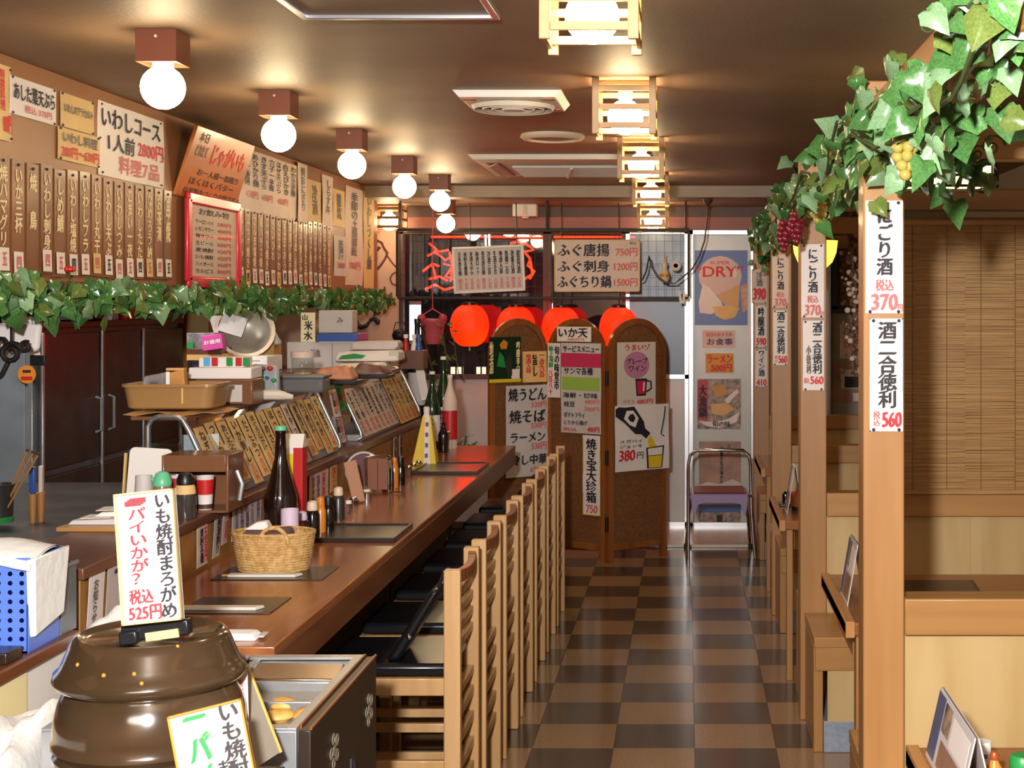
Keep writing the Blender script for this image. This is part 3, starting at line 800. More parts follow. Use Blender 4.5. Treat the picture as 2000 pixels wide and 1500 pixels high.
# papers hanging on the riser below the ledge
RX = -1.445
pl = Plane(RX, 3.4, 0, 1)
def riser(y0, y1, z0, z1, m, label, texts, curl=1, name='price_paper'):
    mt = frame((RX + .006, (y0 + y1) / 2, (z0 + z1) / 2), (0, 1, 0), (.03, 0, 1))
    return sheet_thing(mt, y1 - y0, z1 - z0, m, name, label, 'paper', texts, curl=curl)
riser(4.18, 4.275, .86, .985, 'paper_pink', 'pinkish price paper on the riser just right of the tall white sign', [('焼酎各種', 'ink', (.2, .08, .5, .9), 1), ('五百円', 'ink_red', (.58, .1, .85, .9), 1)])
riser(4.33, 4.40, .862, .995, 'paper_grey', 'narrow white price paper on the riser behind the basket', [('梅酒割り', 'ink', (.25, .08, .75, .9), 1)], 2)
riser(4.41, 4.47, .89, .99, 'paper_grey', 'short white price paper beside the narrow one on the riser', [('三百円', 'ink_red', (.25, .08, .75, .9), 1)], 2)
riser(4.50, 4.82, .885, .992, 'paper_grey', 'wide white paper of purple writing on the riser left of the brown bottle', [('本日の日本酒', 'ink_purple', (.06, .08, .16, .92), 1), ('純米吟醸五百円', 'ink_purple', (.24, .08, .34, .92), 1), ('辛口原酒四百円', 'ink_purple', (.42, .08, .52, .92), 1), ('にごり三七〇円', 'ink_purple', (.6, .08, .7, .92), 1), ('生貯蔵五六〇円', 'ink_purple', (.8, .08, .92, .92), 1)], 1)
riser(5.42, 5.72, .862, .985, 'paper_pink', 'pinkish price list on the riser right of the brown bottle', [('おすすめ', 'ink', (.1, .1, .24, .9), 1), ('地酒五百円', 'ink_purple', (.34, .1, .5, .9), 1), ('冷酒六百円', 'ink_red', (.62, .1, .8, .9), 1)], 1)
riser(5.74, 5.86, .875, .985, 'paper_tan', 'tan price strip with red writing beside the pinkish list on the riser', [('生ビール', 'ink_red', (.2, .1, .75, .9), 1)], 1)
riser(6.15, 6.40, .87, .985, 'paper_pink', 'pinkish sheet on the riser behind the chrome menu stand', [('日本酒', 'ink', (.2, .1, .4, .9), 1), ('各種', 'ink_red', (.55, .1, .8, .9), 1)], 1)
riser(6.98, 7.07, .86, .99, 'paper_pink', 'narrow pinkish strip on the riser left of the yellow banner', [('焼魚', 'ink', (.25, .1, .75, .9), 1)], 1)
riser(7.12, 7.2, .86, .99, 'paper_grey', 'narrow pale strip on the riser right beside the yellow banner', [('漬物', 'ink', (.25, .1, .75, .9), 1)], 1)
# ---- papers and rack at the near end of the riser
riser(3.42, 3.52, .852, .985, 'paper', 'white leaflet at the near end of the riser beside the grey container', [('お知らせ', 'ink_grey', (.2, .1, .5, .9), 1)], 2)
riser(3.53, 3.66, .86, .998, 'paper_grey', 'clear sleeved leaflet with a dark dash at the near end of the riser', [('ー', 'ink', (.3, .18, .6, .24))], 2)
riser(3.675, 3.80, .855, .998, 'paper', 'leaflet of red and purple writing at the riser beside the tall white sign', [('特価品', 'ink_red', (.1, .08, .9, .3)), ('焼とり', 'ink_purple', (.1, .36, .8, .56)), ('串揚げ', 'ink_pink', (.1, .62, .9, .84))], 1)

# ---- counter chairs: black seats, slatted ladder backs
def make_chair(label):
    # local: x = 0 at back posts, seat towards -x; y = width centre
    t = thing('counter_chair', label, 'chair', (0, 0, 0), group='counter chairs')
    hw, H = .18, .88
    for s_ in (-1, 1):
        MB().span((-.024, s_ * hw - .0165, 0), (.024, s_ * hw + .0165, H - (.004 if s_ < 0 else 0))).build('back_post', 'chair', t, .004)
        MB().span((-.40, s_ * hw - .0165, 0), (-.36, s_ * hw + .0165, .545)).build('leg', 'chair', t, .004)
        MB().span((-.375, s_ * hw - .012, .515), (-.02, s_ * hw + .012, .565)).build('seat_rail', 'chair', t, .003)
        MB().span((-.375, s_ * hw - .009, .16), (-.02, s_ * hw + .009, .188)).build('side_stretcher', 'chair', t, .003)
        MB().span((-.375, s_ * hw - .009, .30), (-.02, s_ * hw + .009, .328)).build('side_stretcher', 'chair', t, .003)
    MB().span((-.39, -hw, .52), (-.365, hw, .562)).build('front_rail', 'chairx', t, .003)
    for z, h in ((.19, .03), (.265, .03), (.345, .03), (.425, .03), (.49, .026)):
        MB().span((-.012, -hw + .017, z), (.010, hw - .017, z + h)).build('back_slat', 'chairx', t, .003)
    for z in (.625, .675, .725, .775):
        MB().span((-.010, -hw + .017, z), (.008, hw - .017, z + .026)).build('back_slat', 'chairx', t, .003)
    # curved top rail
    mb = MB(); n = 8
    pts = []
    for i in range(n + 1):
        y = -hw + .017 + (2 * hw - .034) * i / n; c = .02 * (1 - ((y / hw) ** 2))
        pts.append((y, c))
    for i in range(n):
        (ya, ca), (yb, cb_) = pts[i], pts[i + 1]
        mb.hexa([(-.012 + ca, ya, .83), (.012 + ca, ya, .83), (.012 + cb_, yb, .83), (-.012 + cb_, yb, .83)], [(-.012 + ca, ya, .872 - ca * .5), (.012 + ca, ya, .872 - ca * .5), (.012 + cb_, yb, .872 - cb_ * .5), (-.012 + cb_, yb, .872 - cb_ * .5)])
    mb.build('top_rail', 'chairtop', t, .003)
    MB().span((-.385, -hw + .005, .565), (-.012, hw - .005, .602)).build('seat_cushion', 'blackvinyl', t, .012)
    return t
names = ['nearest counter chair with a black seat and slatted wooden back', 'second counter chair from the camera, black seat', 'third counter chair from the camera, black seat', 'fourth counter chair along the counter', 'fifth counter chair along the counter', 'sixth counter chair along the counter', 'farthest counter chair beside the folding screens']
c0 = make_chair(names[0])
for k in range(7):
    d = 4.27 + k * .522
    loc = (-.672, d, 0)
    if k == 0: c0.location = loc
    else: copy_thing(c0, loc, None, names[k])
# black bag leaning on the near chair and things on other seats
t = thing('leaning_bag', 'black flat bag leaning on the seat of the nearest chair', 'bag', (-.80, 4.22, .602))
MB().hexa([(-.075, -.09, 0), (-.035, -.09, 0), (-.035, .09, 0), (-.075, .09, 0)], [(.055, -.08, .205), (.085, -.08, .205), (.085, .08, .205), (.055, .08, .205)]).build('body', 'blackvinyl', t, .012)
MB().tube([(.07, -.04, .20), (.085, -.03, .245), (.09, .03, .245), (.075, .04, .20)], .006, 6).build('handle', 'blackplastic', t)
MB().sphere((-.005, -.092, .07), .009, 8, 6).build('snap', 'chrome', t)
for k, lab in ((3, 'black folded cushion on the fourth chair seat'), (4, 'black folded cushion on the fifth chair seat'), (5, 'black round cushion on the sixth chair, against its back')):
    d = 4.27 + k * .522
    t = thing('seat_pad', lab, 'cushion', (-.78, d, .602))
    MB().hexa([(-.07, -.14, 0), (.02, -.14, 0), (.02, .14, 0), (-.07, .14, 0)], [(.05, -.13, .23), (.09, -.13, .23), (.09, .13, .23), (.05, .13, .23)]).build('pad', 'blackvinyl', t, .025)
    MB().tube([(.07, -.13, .232), (.07, .13, .232)], .005, 6).build('piping', 'chairtop', t)
t = thing('plastic_sheet', 'pale bluish plastic sheet bulging inside the near end of the first glass case', 'plastic sheet', (-1.60, 4.62, LT + .031))
MB().sheet(.12, .17, 8, 8, lambda x, z: -.05 * math.cos(x * 12) - .02 * math.sin(z * 20), .001).build('sheet', mat('pale_blue_plastic', 'c4ccd4', .3), t, loc=(0, .06, .086), rot=(0, 0, .3))
# ================================================================== MENU WALL ABOVE THE COUNTER
wallp = Plane(SX, 0, 0, 1)      # local x runs away from the camera, facing the aisle
words = ['焼ハラス', '焼ハマグリ', 'いか三杯', '焼 鳥', 'いわし刺身', 'しめ鯖', 'いわし塩焼', 'いわしフライ', 'いわし丸干し', 'いわし天ぷら', 'いわしつみれ', 'こまい一夜干', 'いわしたたき', 'なめろう納豆', 'お茶漬', '串焼',
         'あじの開き', 'ししゃも', 'ほっけ焼き', 'さんま塩焼', '鮭ハラス焼', 'いか丸焼き', 'えいひれ', 'たたみいわし', '明太子おろし', '厚揚げ焼き', '揚げ出し豆腐', 'もつ煮込み', 'だし巻き玉子', '牛すじ煮込', '肉じゃが', 'ポテトサラダ', 'おにぎり', 'お新香盛合']
pos = [4.31 + .1 * i for i in range(16)] + [6.66 + .104 * i for i in range(18)]
strip_me = MB().box((0, .005, 0), (.084, .010, .362)).mesh('menu_board', 'strip')
hole_me = MB().sphere((0, -.001, .165), .005, 8, 5).mesh('nail', 'ink')
for i, d in enumerate(pos):
    first = i < 16
    k = i if first else i - 16
    zc = EY + .273 + random.uniform(-.006, .006)
    lab = f'{ordn[k]} dark wooden menu strip with pale lettering from the left edge of the photo' if first else f'{ordn[k]} dark wooden menu strip to the right of the red framed menu'
    o = link(strip_me, 'menu_board'); o.matrix_world = frame((SX + .012, d, zc), (0, 1, 0), (0, random.uniform(-.012, .012), 1))
    tag(o, lab, 'menu board', 'wooden menu strips on the wall')
    link(hole_me, 'nail', o)
    n = len(words[i]); top = .150
    write(o, words[i], 'ink_white', (-.024, top - .05 * n if n > 3 else -.03, .024, top), True, line=.95)
    if not (first and k == 3):
        tg = MB().sheet(.066, .072, 2, 3, WAVES[1], .0006).build('price_tag', 'paper_yellow' if (i == 0 or i % 5 == 3) else 'paper', o, loc=(random.uniform(-.004, .004), -.003, -.142 + random.uniform(-.008, .008)))
        write(tg, '五' if i % 2 else '四', 'ink_pink' if i % 3 else 'ink', (-.016, -.02, .014, .02), name='price_lettering')
def wp(*a, **k): return poster(wallp, *a, **k)
four = [(.05, .04), (.95, .04), (.05, .96), (.95, .96)]
wp(-16, 19, 118, 268, 133, 279, 'paper_yellow', 'menu_paper', 'yellow paper of red writing at the extreme left edge', 'menu', [('特選料理', 'ink_red', (.35, .06, .62, .6), 1), ('980円', 'ink_red', (.5, .66, .95, .9))], pins=four)
wp(16, 108, 143, 224, 178, 243, 'paper', 'menu_paper', 'white paper with bold black title and faint red price, upper left', 'menu', [('あした葉天ぷら', 'ink', (.06, .16, .95, .6)), ('税込 370円', 'ink_pink', (.28, .68, .88, .88))], pins=four)
wp(115, 182, 180, 248, 199, 262, 'paper_yellow', 'menu_paper', 'upper small yellow paper left of the large white course menu', 'menu', [('いわしのアラカルト', 'ink_grey', (.08, .3, .95, .56))], pins=four)
wp(110, 194, 250, 312, 266, 327, 'paper_yellow', 'menu_paper', 'lower yellow paper with red prices left of the course menu', 'menu', [('いわし料理', 'ink_grey', (.1, .1, .92, .44)), ('280円〜630円', 'ink_red', (.06, .56, .96, .9))], pins=four)
wp(190, 318, 195, 340, 238, 369, 'paper', 'menu_paper', 'large white course menu paper with three handwritten lines', 'menu', [('いわしコース', 'ink', (.05, .07, .93, .33)), ('1人前', 'ink', (.13, .40, .52, .64)), ('2800円', 'ink_red', (.58, .40, .97, .62)), ('料理7品', 'ink_pink', (.28, .68, .9, .92))], pins=four + [(.03, .5), (.97, .55)], curl=2)
# orange board leaning out at the top
a = Vector((SX + .012, 6.29, ZD(391, 6.29))); b = Vector((SX + .105, 6.29, EY + .735))
a.z = EY + .445
o = sheet_thing(frame((a + b) / 2, (0, 1, 0), b - a), .78, (b - a).length, 'orange_board', 'wooden_sign', 'large tilted orange lacquered board with red and black brush writing', 'sign', [('本日', 'ink_grey', (.08, .06, .22, .20)), ('とれたて', 'ink_grey', (.08, .24, .26, .40)), ('じゃがいも', 'ink_red', (.34, .16, .9, .46)), ('お一人様一皿限り', 'ink', (.2, .56, .9, .66)), ('ほくほくバター', 'ink', (.12, .7, .86, .8)), ('自家製手づくりの味です', 'ink', (.08, .85, .95, .93))], curl=0, th=.016, bevel=.002)
# red framed menu
o = wp(353, 452, 388, 552, 403, 553, M['red'] if False else 'paper_pink', 'framed_menu', 'red framed menu sheet hanging in front of the wooden strips', 'menu', [('お飲み物', 'ink', (.2, .1, .8, .18))] + [(w, 'ink', (.14, .24 + .085 * i, .48, .29 + .085 * i)) for i, w in enumerate(['ウーロンハイ', 'レモンサワー', '梅サワー', '生ビール', '麦焼酎', 'いも焼酎', 'ハイボール', 'カルピス'])] + [(w, 'ink_red', (.56, .24 + .085 * i, .84, .29 + .085 * i)) for i, w in enumerate(['380円', '400円', '400円', '500円', '420円', '420円', '450円', '300円'])], off=.03, curl=0, th=.006)
fb = MB(); 
W, H = o.dimensions.x, o.dimensions.z
for q in ((0, H / 2, W + .02, .05), (0, -H / 2, W + .02, .05)): MB().box((q[0], -.002, q[1]), (q[2], .022, q[3])).build('frame_bar', 'redframe', o, .008)
for s_ in (-1, 1): MB().box((s_ * W / 2, -.002, 0), (.05, .022, H)).build('frame_bar', 'redframe', o, .008)
MB().box((0, -.004, 0), (W - .05, .002, H - .05)).build('cover_glass', 'cover', o)
# pale papers to the right
wp(462, 577, 292, 409, 318, 432, 'paper_pink', 'menu_paper', 'wide pinkish paper of dense black columns beside the orange board', 'menu', [(w, 'ink', (.08 + .13 * i, .05, .17 + .13 * i, .58), 1) for i, w in enumerate(['かさご唐揚', 'めひかり揚', 'きす天ぷら', '穴子一本揚', 'はぜ天ぷら', '白えびかき', 'わかさぎ揚'])] + [('450円', 'ink_pink', (.1 + .26 * i, .66, .28 + .26 * i, .78)) for i in range(3)], curl=2, off=.012)
wp(575, 593, 317, 432, 323, 437, 'paper_pink', 'menu_paper', 'narrow pinkish strip at the right end of the dense paper', 'menu', [('焼おにぎり', 'ink_grey', (.3, .06, .75, .8), 1)], off=.02)
wp(598, 626, 350, 434, 356, 438, 'paper_yellow', 'menu_paper', 'yellow paper left of the narrow pale hanging strip', 'menu', [('冷酒', 'ink_grey', (.35, .1, .7, .8), 1)])
wp(627, 648, 340, 446, 347, 452, 'paper_pink', 'menu_paper', 'narrow pale hanging strip between two yellow papers', 'menu', [('しらす丼', 'ink_grey', (.3, .08, .75, .7), 1)], curl=2, off=.008)
wp(649, 672, 368, 440, 374, 446, 'paper_yellow', 'menu_paper', 'yellow paper right of the narrow pale hanging strip', 'menu', [('雑炊', 'ink_grey', (.3, .1, .7, .8), 1)])
wp(651, 677, 459, 538, 463, 541, 'paper_grey', 'menu_paper', 'short white paper below the right yellow paper', 'menu', [('茶漬け', 'ink_grey', (.3, .1, .7, .6), 1), ('380', 'ink_pink', (.2, .66, .8, .8))])
wp(674, 708, 362, 555, 372, 559, 'paper_pink', 'menu_paper', 'tall pinkish paper near the right end of the menu wall', 'menu', [('季節の土鍋御飯', 'ink_grey', (.3, .05, .65, .7), 1), ('700円', 'ink_pink', (.2, .76, .8, .84))], curl=2)
wp(709, 729, 373, 562, 379, 564, 'paper_yellow', 'menu_paper', 'tall yellow strip at the right end of the menu wall', 'menu', [('いわしづくし膳', 'ink_grey', (.3, .05, .7, .8), 1)])
# ================================================================== ENTRANCE END
# folding screens: zigzag of three arched panels
H_S = 1.543
scr = thing('folding_screen', 'brown rattan folding screen of three arched panels covered with posters', 'screen', (-.5, 8.97, 0))
hinge = [(-1.252, 8.97), (-.905, 9.235), (-.503, 8.97), (-.136, 9.24)]
def scr_plane(k, off=0):
    a, b = hinge[k], hinge[k + 1]
    return Plane(a[0], a[1], b[0] - a[0], b[1] - a[1])
for k in range(3):
    a, b = Vector((*hinge[k], 0)), Vector((*hinge[k + 1], 0)); L = (b - a).length - .012
    ang = math.atan2(b.y - a.y, b.x - a.x); T = Matrix.Translation((a + b) / 2 - Vector((-.5, 8.97, 0))) @ Matrix.Rotation(ang, 4, 'Z')
    hw = L / 2; r = hw; zs = H_S - r; n = 16
    outer = [(-hw, 0)] + [(-r * math.cos(math.pi * i / n), zs + r * math.sin(math.pi * i / n)) for i in range(n + 1)] + [(hw, 0)]
    iw = hw - .038; ri = iw
    inner = [(-iw, 0)] + [(-ri * math.cos(math.pi * i / n), zs + ri * math.sin(math.pi * i / n)) for i in range(n + 1)] + [(iw, 0)]
    vs, fs, q = [], [], len(outer)
    for y in (-.014, .014):
        vs += [(x, y, z) for x, z in outer] + [(x, y, z) for x, z in inner]
    for i in range(q - 1):
        fs += [(i, i + 1, q + i + 1, q + i), (2 * q + i + 1, 2 * q + i, 3 * q + i, 3 * q + i + 1), (i + 1, i, 2 * q + i, 2 * q + i + 1), (q + i, q + i + 1, 3 * q + i + 1, 3 * q + i)]
    fs += [(0, q, 3 * q, 2 * q), (q - 1, 2 * q - 1, 4 * q - 1, 3 * q - 1)]
    fo = MB().add(vs, fs).build('panel_frame', 'screenframe', scr); fo.matrix_local = T
    MB().span((-iw, -.012, .075), (iw, .012, .115)).build('bottom_rail', 'screenframe', fo, .002)
    MB().prism([(-iw, .115)] + [(-(ri - .001) * math.cos(math.pi * i / n), zs + (ri - .001) * math.sin(math.pi * i / n)) for i in range(n + 1)] + [(iw, .115)], -.005, .005).build('rattan_fill', 'rattan', fo)
    MB().span((-iw, -.009, zs - .02), (iw, .009, zs + .005)).build('cross_rail', 'screenframe', fo, .002) if k != 1 else None
    if k < 2:
        for z in (.20, .62, 1.12):
            MB().cyl((0, 0, z), .011, .09, 10).build('hinge', 'blackiron', scr, loc=b - Vector((-.5, 8.97, 0)) + Vector((0, -.012 if k == 1 else .012, 0)))
def sp(k, *a, **kw): return poster(scr_plane(k), *a, off=kw.pop('off', .02), **kw)
pb = ['paper', 'paper_grey']
sp(0, 985, 1069, 752, 930, 752, 930, 'paper_grey', 'poster', 'white noodle price list on the left screen panel', 'poster', [('焼うどん', 'ink', (.06, .03, .92, .17)), ('530円', 'ink_pink', (.58, .18, .93, .25)), ('焼そば', 'ink', (.08, .27, .9, .41)), ('530円', 'ink_pink', (.58, .41, .93, .48)), ('ラーメン', 'ink', (.1, .52, .9, .62)), ('530円', 'ink_pink', (.58, .63, .93, .71)), ('冷し中華', 'ink', (.12, .76, .94, .87)), ('690円', 'ink_pink', (.56, .89, .92, .96))])
o = sp(0, 952, 1014, 658, 747, 658, 747, 'greenbottle', 'poster', 'dark green picture poster with a yellow edge on the left screen panel', 'poster', [('地酒', 'ink_white', (.02, .1, .12, .8), 1), ('吟醸辛口', 'ink_white', (.86, .1, .97, .8), 1)], curl=0, th=.002)
W, H = o.dimensions.x, o.dimensions.z
MB().box((0, -.002, -H / 2 + .012), (W, .002, .022)).build('yellow_edge', 'yellow', o)
MB().prism([(-.03, -.04), (-.01, .05), (.02, .02), (.03, -.05)], -.003, -.001).build('green_print', 'green', o, loc=(-.03, 0, 0))
MB().prism([(-.03, 0), (0, .03), (.03, .01), (.02, -.03), (-.02, -.03)], -.003, -.001).build('orange_print', 'orange', o, loc=(-.01, 0, H * .34))
MB().prism([(-.02, 0), (.01, .06), (.03, .02), (.03, -.08), (0, -.1)], -.0034, -.001).build('grey_print', 'steel_dark', o, loc=(.02, 0, -.02))
MB().box((W * .33, -.002, -H * .32), (W * .26, .002, H * .22)).build('white_print', 'paper', o)
sp(0, 1017, 1064, 686, 746, 686, 746, 'paper_tan', 'poster', 'tan card of red and black columns beside the green poster', 'poster', [('地酒入荷', 'ink_red', (.12, .08, .34, .7), 1), ('旨し', 'ink', (.42, .1, .58, .8), 1), ('一合六百', 'ink_red', (.68, .12, .9, .85), 1)], off=.024)
sp(1, 1092, 1158, 638, 667, 638, 667, 'paper', 'poster', 'small white squid tempura note at the top of the middle screen panel', 'poster', [('いか天', 'ink', (.06, .1, .9, .72)), ('480円', 'ink_pink', (.3, .76, .8, .94))])
o = sp(1, 1100, 1178, 670, 846, 670, 846, 'paper_grey', 'poster', 'white service menu with magenta and green bands on the middle screen panel', 'poster', [('サービスメニュー', 'ink', (.06, .03, .96, .10)), ('サンマ各種', 'ink', (.08, .27, .8, .35)), ('海鮮・珍味', 'ink', (.06, .55, .92, .61)), ('480円', 'ink_pink', (.6, .62, .96, .67)), ('枝豆', 'ink', (.08, .65, .36, .71)), ('380円', 'ink_pink', (.6, .70, .96, .75)), ('ポテトフライ', 'ink', (.08, .77, .6, .83)), ('とりから揚げ', 'ink', (.08, .86, .66, .91)), ('480円', 'ink_red', (.66, .92, .96, .98)), ('税込', 'ink_red', (.06, .94, .4, .98))], off=.022)
W, H = o.dimensions.x, o.dimensions.z
MB().box((0, -.0018, H * (.5 - .19)), (W, .001, H * .155)).build('magenta_band', 'magenta', o)
MB().box((0, -.0018, H * (.5 - .45)), (W * .93, .001, H * .145)).build('green_band', 'lime', o)
sp(1, 1073, 1098, 670, 776, 670, 776, 'paper', 'poster', 'narrow white strip with green and red marks left of the service menu', 'poster', [('極上海鮮', 'ink_green', (.1, .05, .45, .45), 1), ('旬の味覚市', 'ink', (.55, .05, .92, .85), 1), ('八百八十', 'ink_red', (.1, .5, .42, .95), 1)], off=.018)
sp(1, 1142, 1176, 850, 1006, 850, 1006, 'paper', 'poster', 'tall white strip with yellow edges low on the middle screen panel', 'poster', [('焼き宝大珍箱', 'ink', (.22, .04, .8, .84), 1), ('750', 'ink_pink', (.2, .87, .85, .97))], border=('yellow', .006))
o = sp(2, 1202, 1277, 668, 792, 668, 792, 'paper_yellow' if False else 'offwhite', 'poster', 'pale poster with a pink oval and a wine mug on the right screen panel', 'poster', [('うまいゾ', 'ink_red', (.2, .03, .85, .13)), ('グレープ', 'ink', (.24, .25, .78, .35)), ('ワイン', 'ink', (.3, .37, .74, .46)), ('480円', 'ink_red', (.5, .9, .92, .98)), ('グラス', 'ink_pink', (.14, .9, .44, .98))], curl=0)
W, H = o.dimensions.x, o.dimensions.z
MB().prism([(W * .33 * math.cos(a * .2244), H * .14 + W * .29 * math.sin(a * .2244)) for a in range(28)][::-1], -.0009, -.0003).build('pink_oval', mat('poster_pink', 'c080a4', .6), o)
mug = MB().prism([(-.036, -.06), (.036, -.06), (.045, .05), (-.045, .05)], -.0012, 0).build('mug_outline', 'ink', o, loc=(W * .12, 0, -H * .2))
MB().tube([(.04, 0, .035), (.075, 0, .03), (.078, 0, -.015), (.04, 0, -.035)], .006, 6).build('mug_handle', 'ink', mug)
MB().prism([(-.027, -.048), (.027, -.048), (.034, .036), (-.034, .036)], -.002, -.0013).build('red_wine', mat('wine_red', 'cc2850', .5), mug)
MB().prism([(.012, -.03), (.022, -.03), (.028, .026), (.016, .026)], -.0026, -.0021).build('shine', 'paper', mug)
o = sp(2, 1197, 1302, 790, 920, 790, 915, 'paper', 'poster', 'white poster of a bottle pouring into a glass on the right screen panel', 'poster', [('メガハイ', 'ink', (.08, .52, .5, .57)), ('ジョッキ', 'ink', (.08, .60, .5, .65)), ('380', 'ink_red', (.07, .68, .36, .84)), ('円', 'ink_grey', (.4, .72, .52, .82))], off=.026, curl=2)
W, H = o.dimensions.x, o.dimensions.z
def uv(l): return [(-W / 2 + u * W, H / 2 - v * H) for u, v in l]
def pr(l, y, m, n, par=None): return MB().prism(uv(l), y - .0006, y).build(n, m, par or o)
bo = pr([(0, .05), (.06, .02), (.18, .03), (.34, .02), (.52, .26), (.54, .36), (.64, .44), (.56, .52), (.47, .45), (.36, .44), (.16, .26), (0, .16)], -.0052, 'ink', 'bottle_print')
MB().prism(uv([(.2, .08), (.32, .08), (.42, .2), (.36, .34), (.26, .3), (.15, .2)]), -.0072, -.0060).build('label_print', 'paper', bo)
MB().prism(uv([(.26, .14), (.32, .13), (.36, .2), (.32, .26), (.26, .24), (.22, .19)]), -.0084, -.0074).build('seal_print', 'ink', bo)
pr([(.58, .52), (.65, .48), (.76, .66), (.62, .68)], -.0052, 'yellow', 'pouring_print')
gl = pr([(.56, .66), (.9, .64), (.86, .98), (.58, .98)], -.0052, 'ink', 'glass_print')
MB().prism(uv([(.59, .68), (.87, .66), (.86, .78), (.6, .78)]), -.0068, -.0060).build('foam_print', 'paper', gl)
MB().prism(uv([(.6, .79), (.86, .79), (.84, .97), (.61, .97)]), -.0068, -.0060).build('beer_print', 'yellow', gl)
MB().tube([(W * .42, -.006, H * .46), (W * .40, -.006, H * .3), (W * .34, -.006, H * .04), (W * .40, -.006, 0)], .004, 5).build('arm_line', 'ink', o)
# wire grid hung before the windows
gd = 9.75
x0, x1, z0, z1 = XD(776, gd), XD(1345, gd), ZD(582, gd), ZD(449, gd)
t = thing('wire_grid', 'dark wire grid panel hung from the ceiling carrying the hanging menus', 'grid', ((x0 + x1) / 2, gd, z0))
W, H = x1 - x0, z1 - z0
for z in (0, H): MB().span((-W / 2, -.008, z - .009), (W / 2, .008, z + .009)).build('frame_bar', 'blackiron', t, .002)
for s_ in (-1, 1): MB().span((s_ * W / 2 - .009, -.008, .009), (s_ * W / 2 + .009, .008, H - .009)).build('frame_bar', 'blackiron', t, .002)
mb = MB()
n = int(W / .055)
for i in range(1, n): mb.tube([(-W / 2 + W * i / n, 0, 0), (-W / 2 + W * i / n, 0, H)], .0016, 4)
n = int(H / .075)
for i in range(1, n): mb.tube([(-W / 2, .003, H * i / n), (W / 2, .003, H * i / n)], .0016, 4)
o = mb.build('wire_mesh', 'blackiron', t); o['kind'] = 'stuff'
for x in (-W / 2 + .02, XD(1069, gd) - (x0 + x1) / 2, W / 2 - .02): MB().tube([(x, 0, H), (x, 0, LOW - z0)], .011 if abs(x) < .3 else .006, 6).build('hanging_rod', 'blackiron', t)
gp = Plane(0, gd - .016, 1, 0)
o = poster(gp, 888, 1023, 486, 572, 478, 567, 'paper_grey', 'hanging_menu', 'white framed menu board hung by a clip on the wire grid', 'menu', [(w, 'ink', (.06 + .085 * i, .10, .105 + .085 * i, .62), 1) for i, w in enumerate(['日本酒各種', '焼酎各種類', '麦酒大中小', '梅酒ロック', '果実酒各種', '冷酒三百', '生酒五合', '地酒入荷', '熱燗二合', '泡盛古酒', '紹興酒'])] + [(w, 'ink_pink', (.06 + .085 * i, .70, .105 + .085 * i, .93), 1) for i, w in enumerate(['四百', '三百', '五百', '六百', '四百', '七百', '八百', '五百', '三百', '四百', '六百'])], off=.02, roll=-2.6, curl=0, th=.006)
W2, H2 = o.dimensions.x, o.dimensions.z
W2, H2 = .473, .30
for q in ((0, H2 / 2, W2 + .012, .016), (0, -H2 / 2, W2 + .012, .016)): MB().box((q[0], -.002, q[1]), (q[2], .014, q[3])).build('frame_bar', 'white', o, .002)
for s_ in (-1, 1): MB().box((s_ * W2 / 2, -.002, 0), (.016, .014, H2)).build('frame_bar', 'white', o, .002)
for s_ in (-1, 1): MB().bar((s_ * .012, 0, H2 / 2), (s_ * .032 - .02 * s_, .004, H2 / 2 + .085), .012, .008).build('hanging_clip', 'chrome', o)
poster(gp, 1083, 1250, 470, 573, 466, 567, 'paper_pink', 'hanging_menu', 'cream puffer fish menu board with three handwritten lines on the wire grid', 'menu', [('ふぐ唐揚', 'ink', (.04, .08, .64, .32)), ('750円', 'ink_pink', (.72, .16, .97, .32)), ('ふぐ刺身', 'ink', (.04, .40, .64, .62)), ('1200円', 'ink_pink', (.70, .44, .97, .60)), ('ふぐちり鍋', 'ink', (.04, .69, .66, .92)), ('1500円', 'ink_pink', (.70, .74, .97, .90)), ('税込', 'ink_grey', (.88, .04, .96, .10))], off=.02, curl=0, th=.005, border=('paper_yellow', .008))
# black cable from the ceiling
t = thing('cable', 'black cable hanging from the ceiling and looping over the wire grid', 'cable', (XD(1382, 9.6), 9.6, LOW - .02))
o0 = P(1382, 404, 9.6)
pts = [(1382, 404), (1381, 430), (1376, 470), (1366, 500), (1352, 525), (1335, 540), (1318, 553), (1300, 552), (1284, 540), (1272, 520), (1268, 500), (1262, 530), (1255, 546), (1246, 550)]
sm = []
for i in range(len(pts) - 1):
    for s_ in (0, .5): sm.append((pts[i][0] * (1 - s_) + pts[i + 1][0] * s_, pts[i][1] * (1 - s_) + pts[i + 1][1] * s_))
MB().tube([P(x, y, 9.6) - Vector(t.location) for x, y in sm], .006, 6).build('wire', 'blackplastic', t)
MB().lathe([(.008, -.03), (.03, .0), (.034, .02)], 14).build('ceiling_rose', 'darkbrown', t)
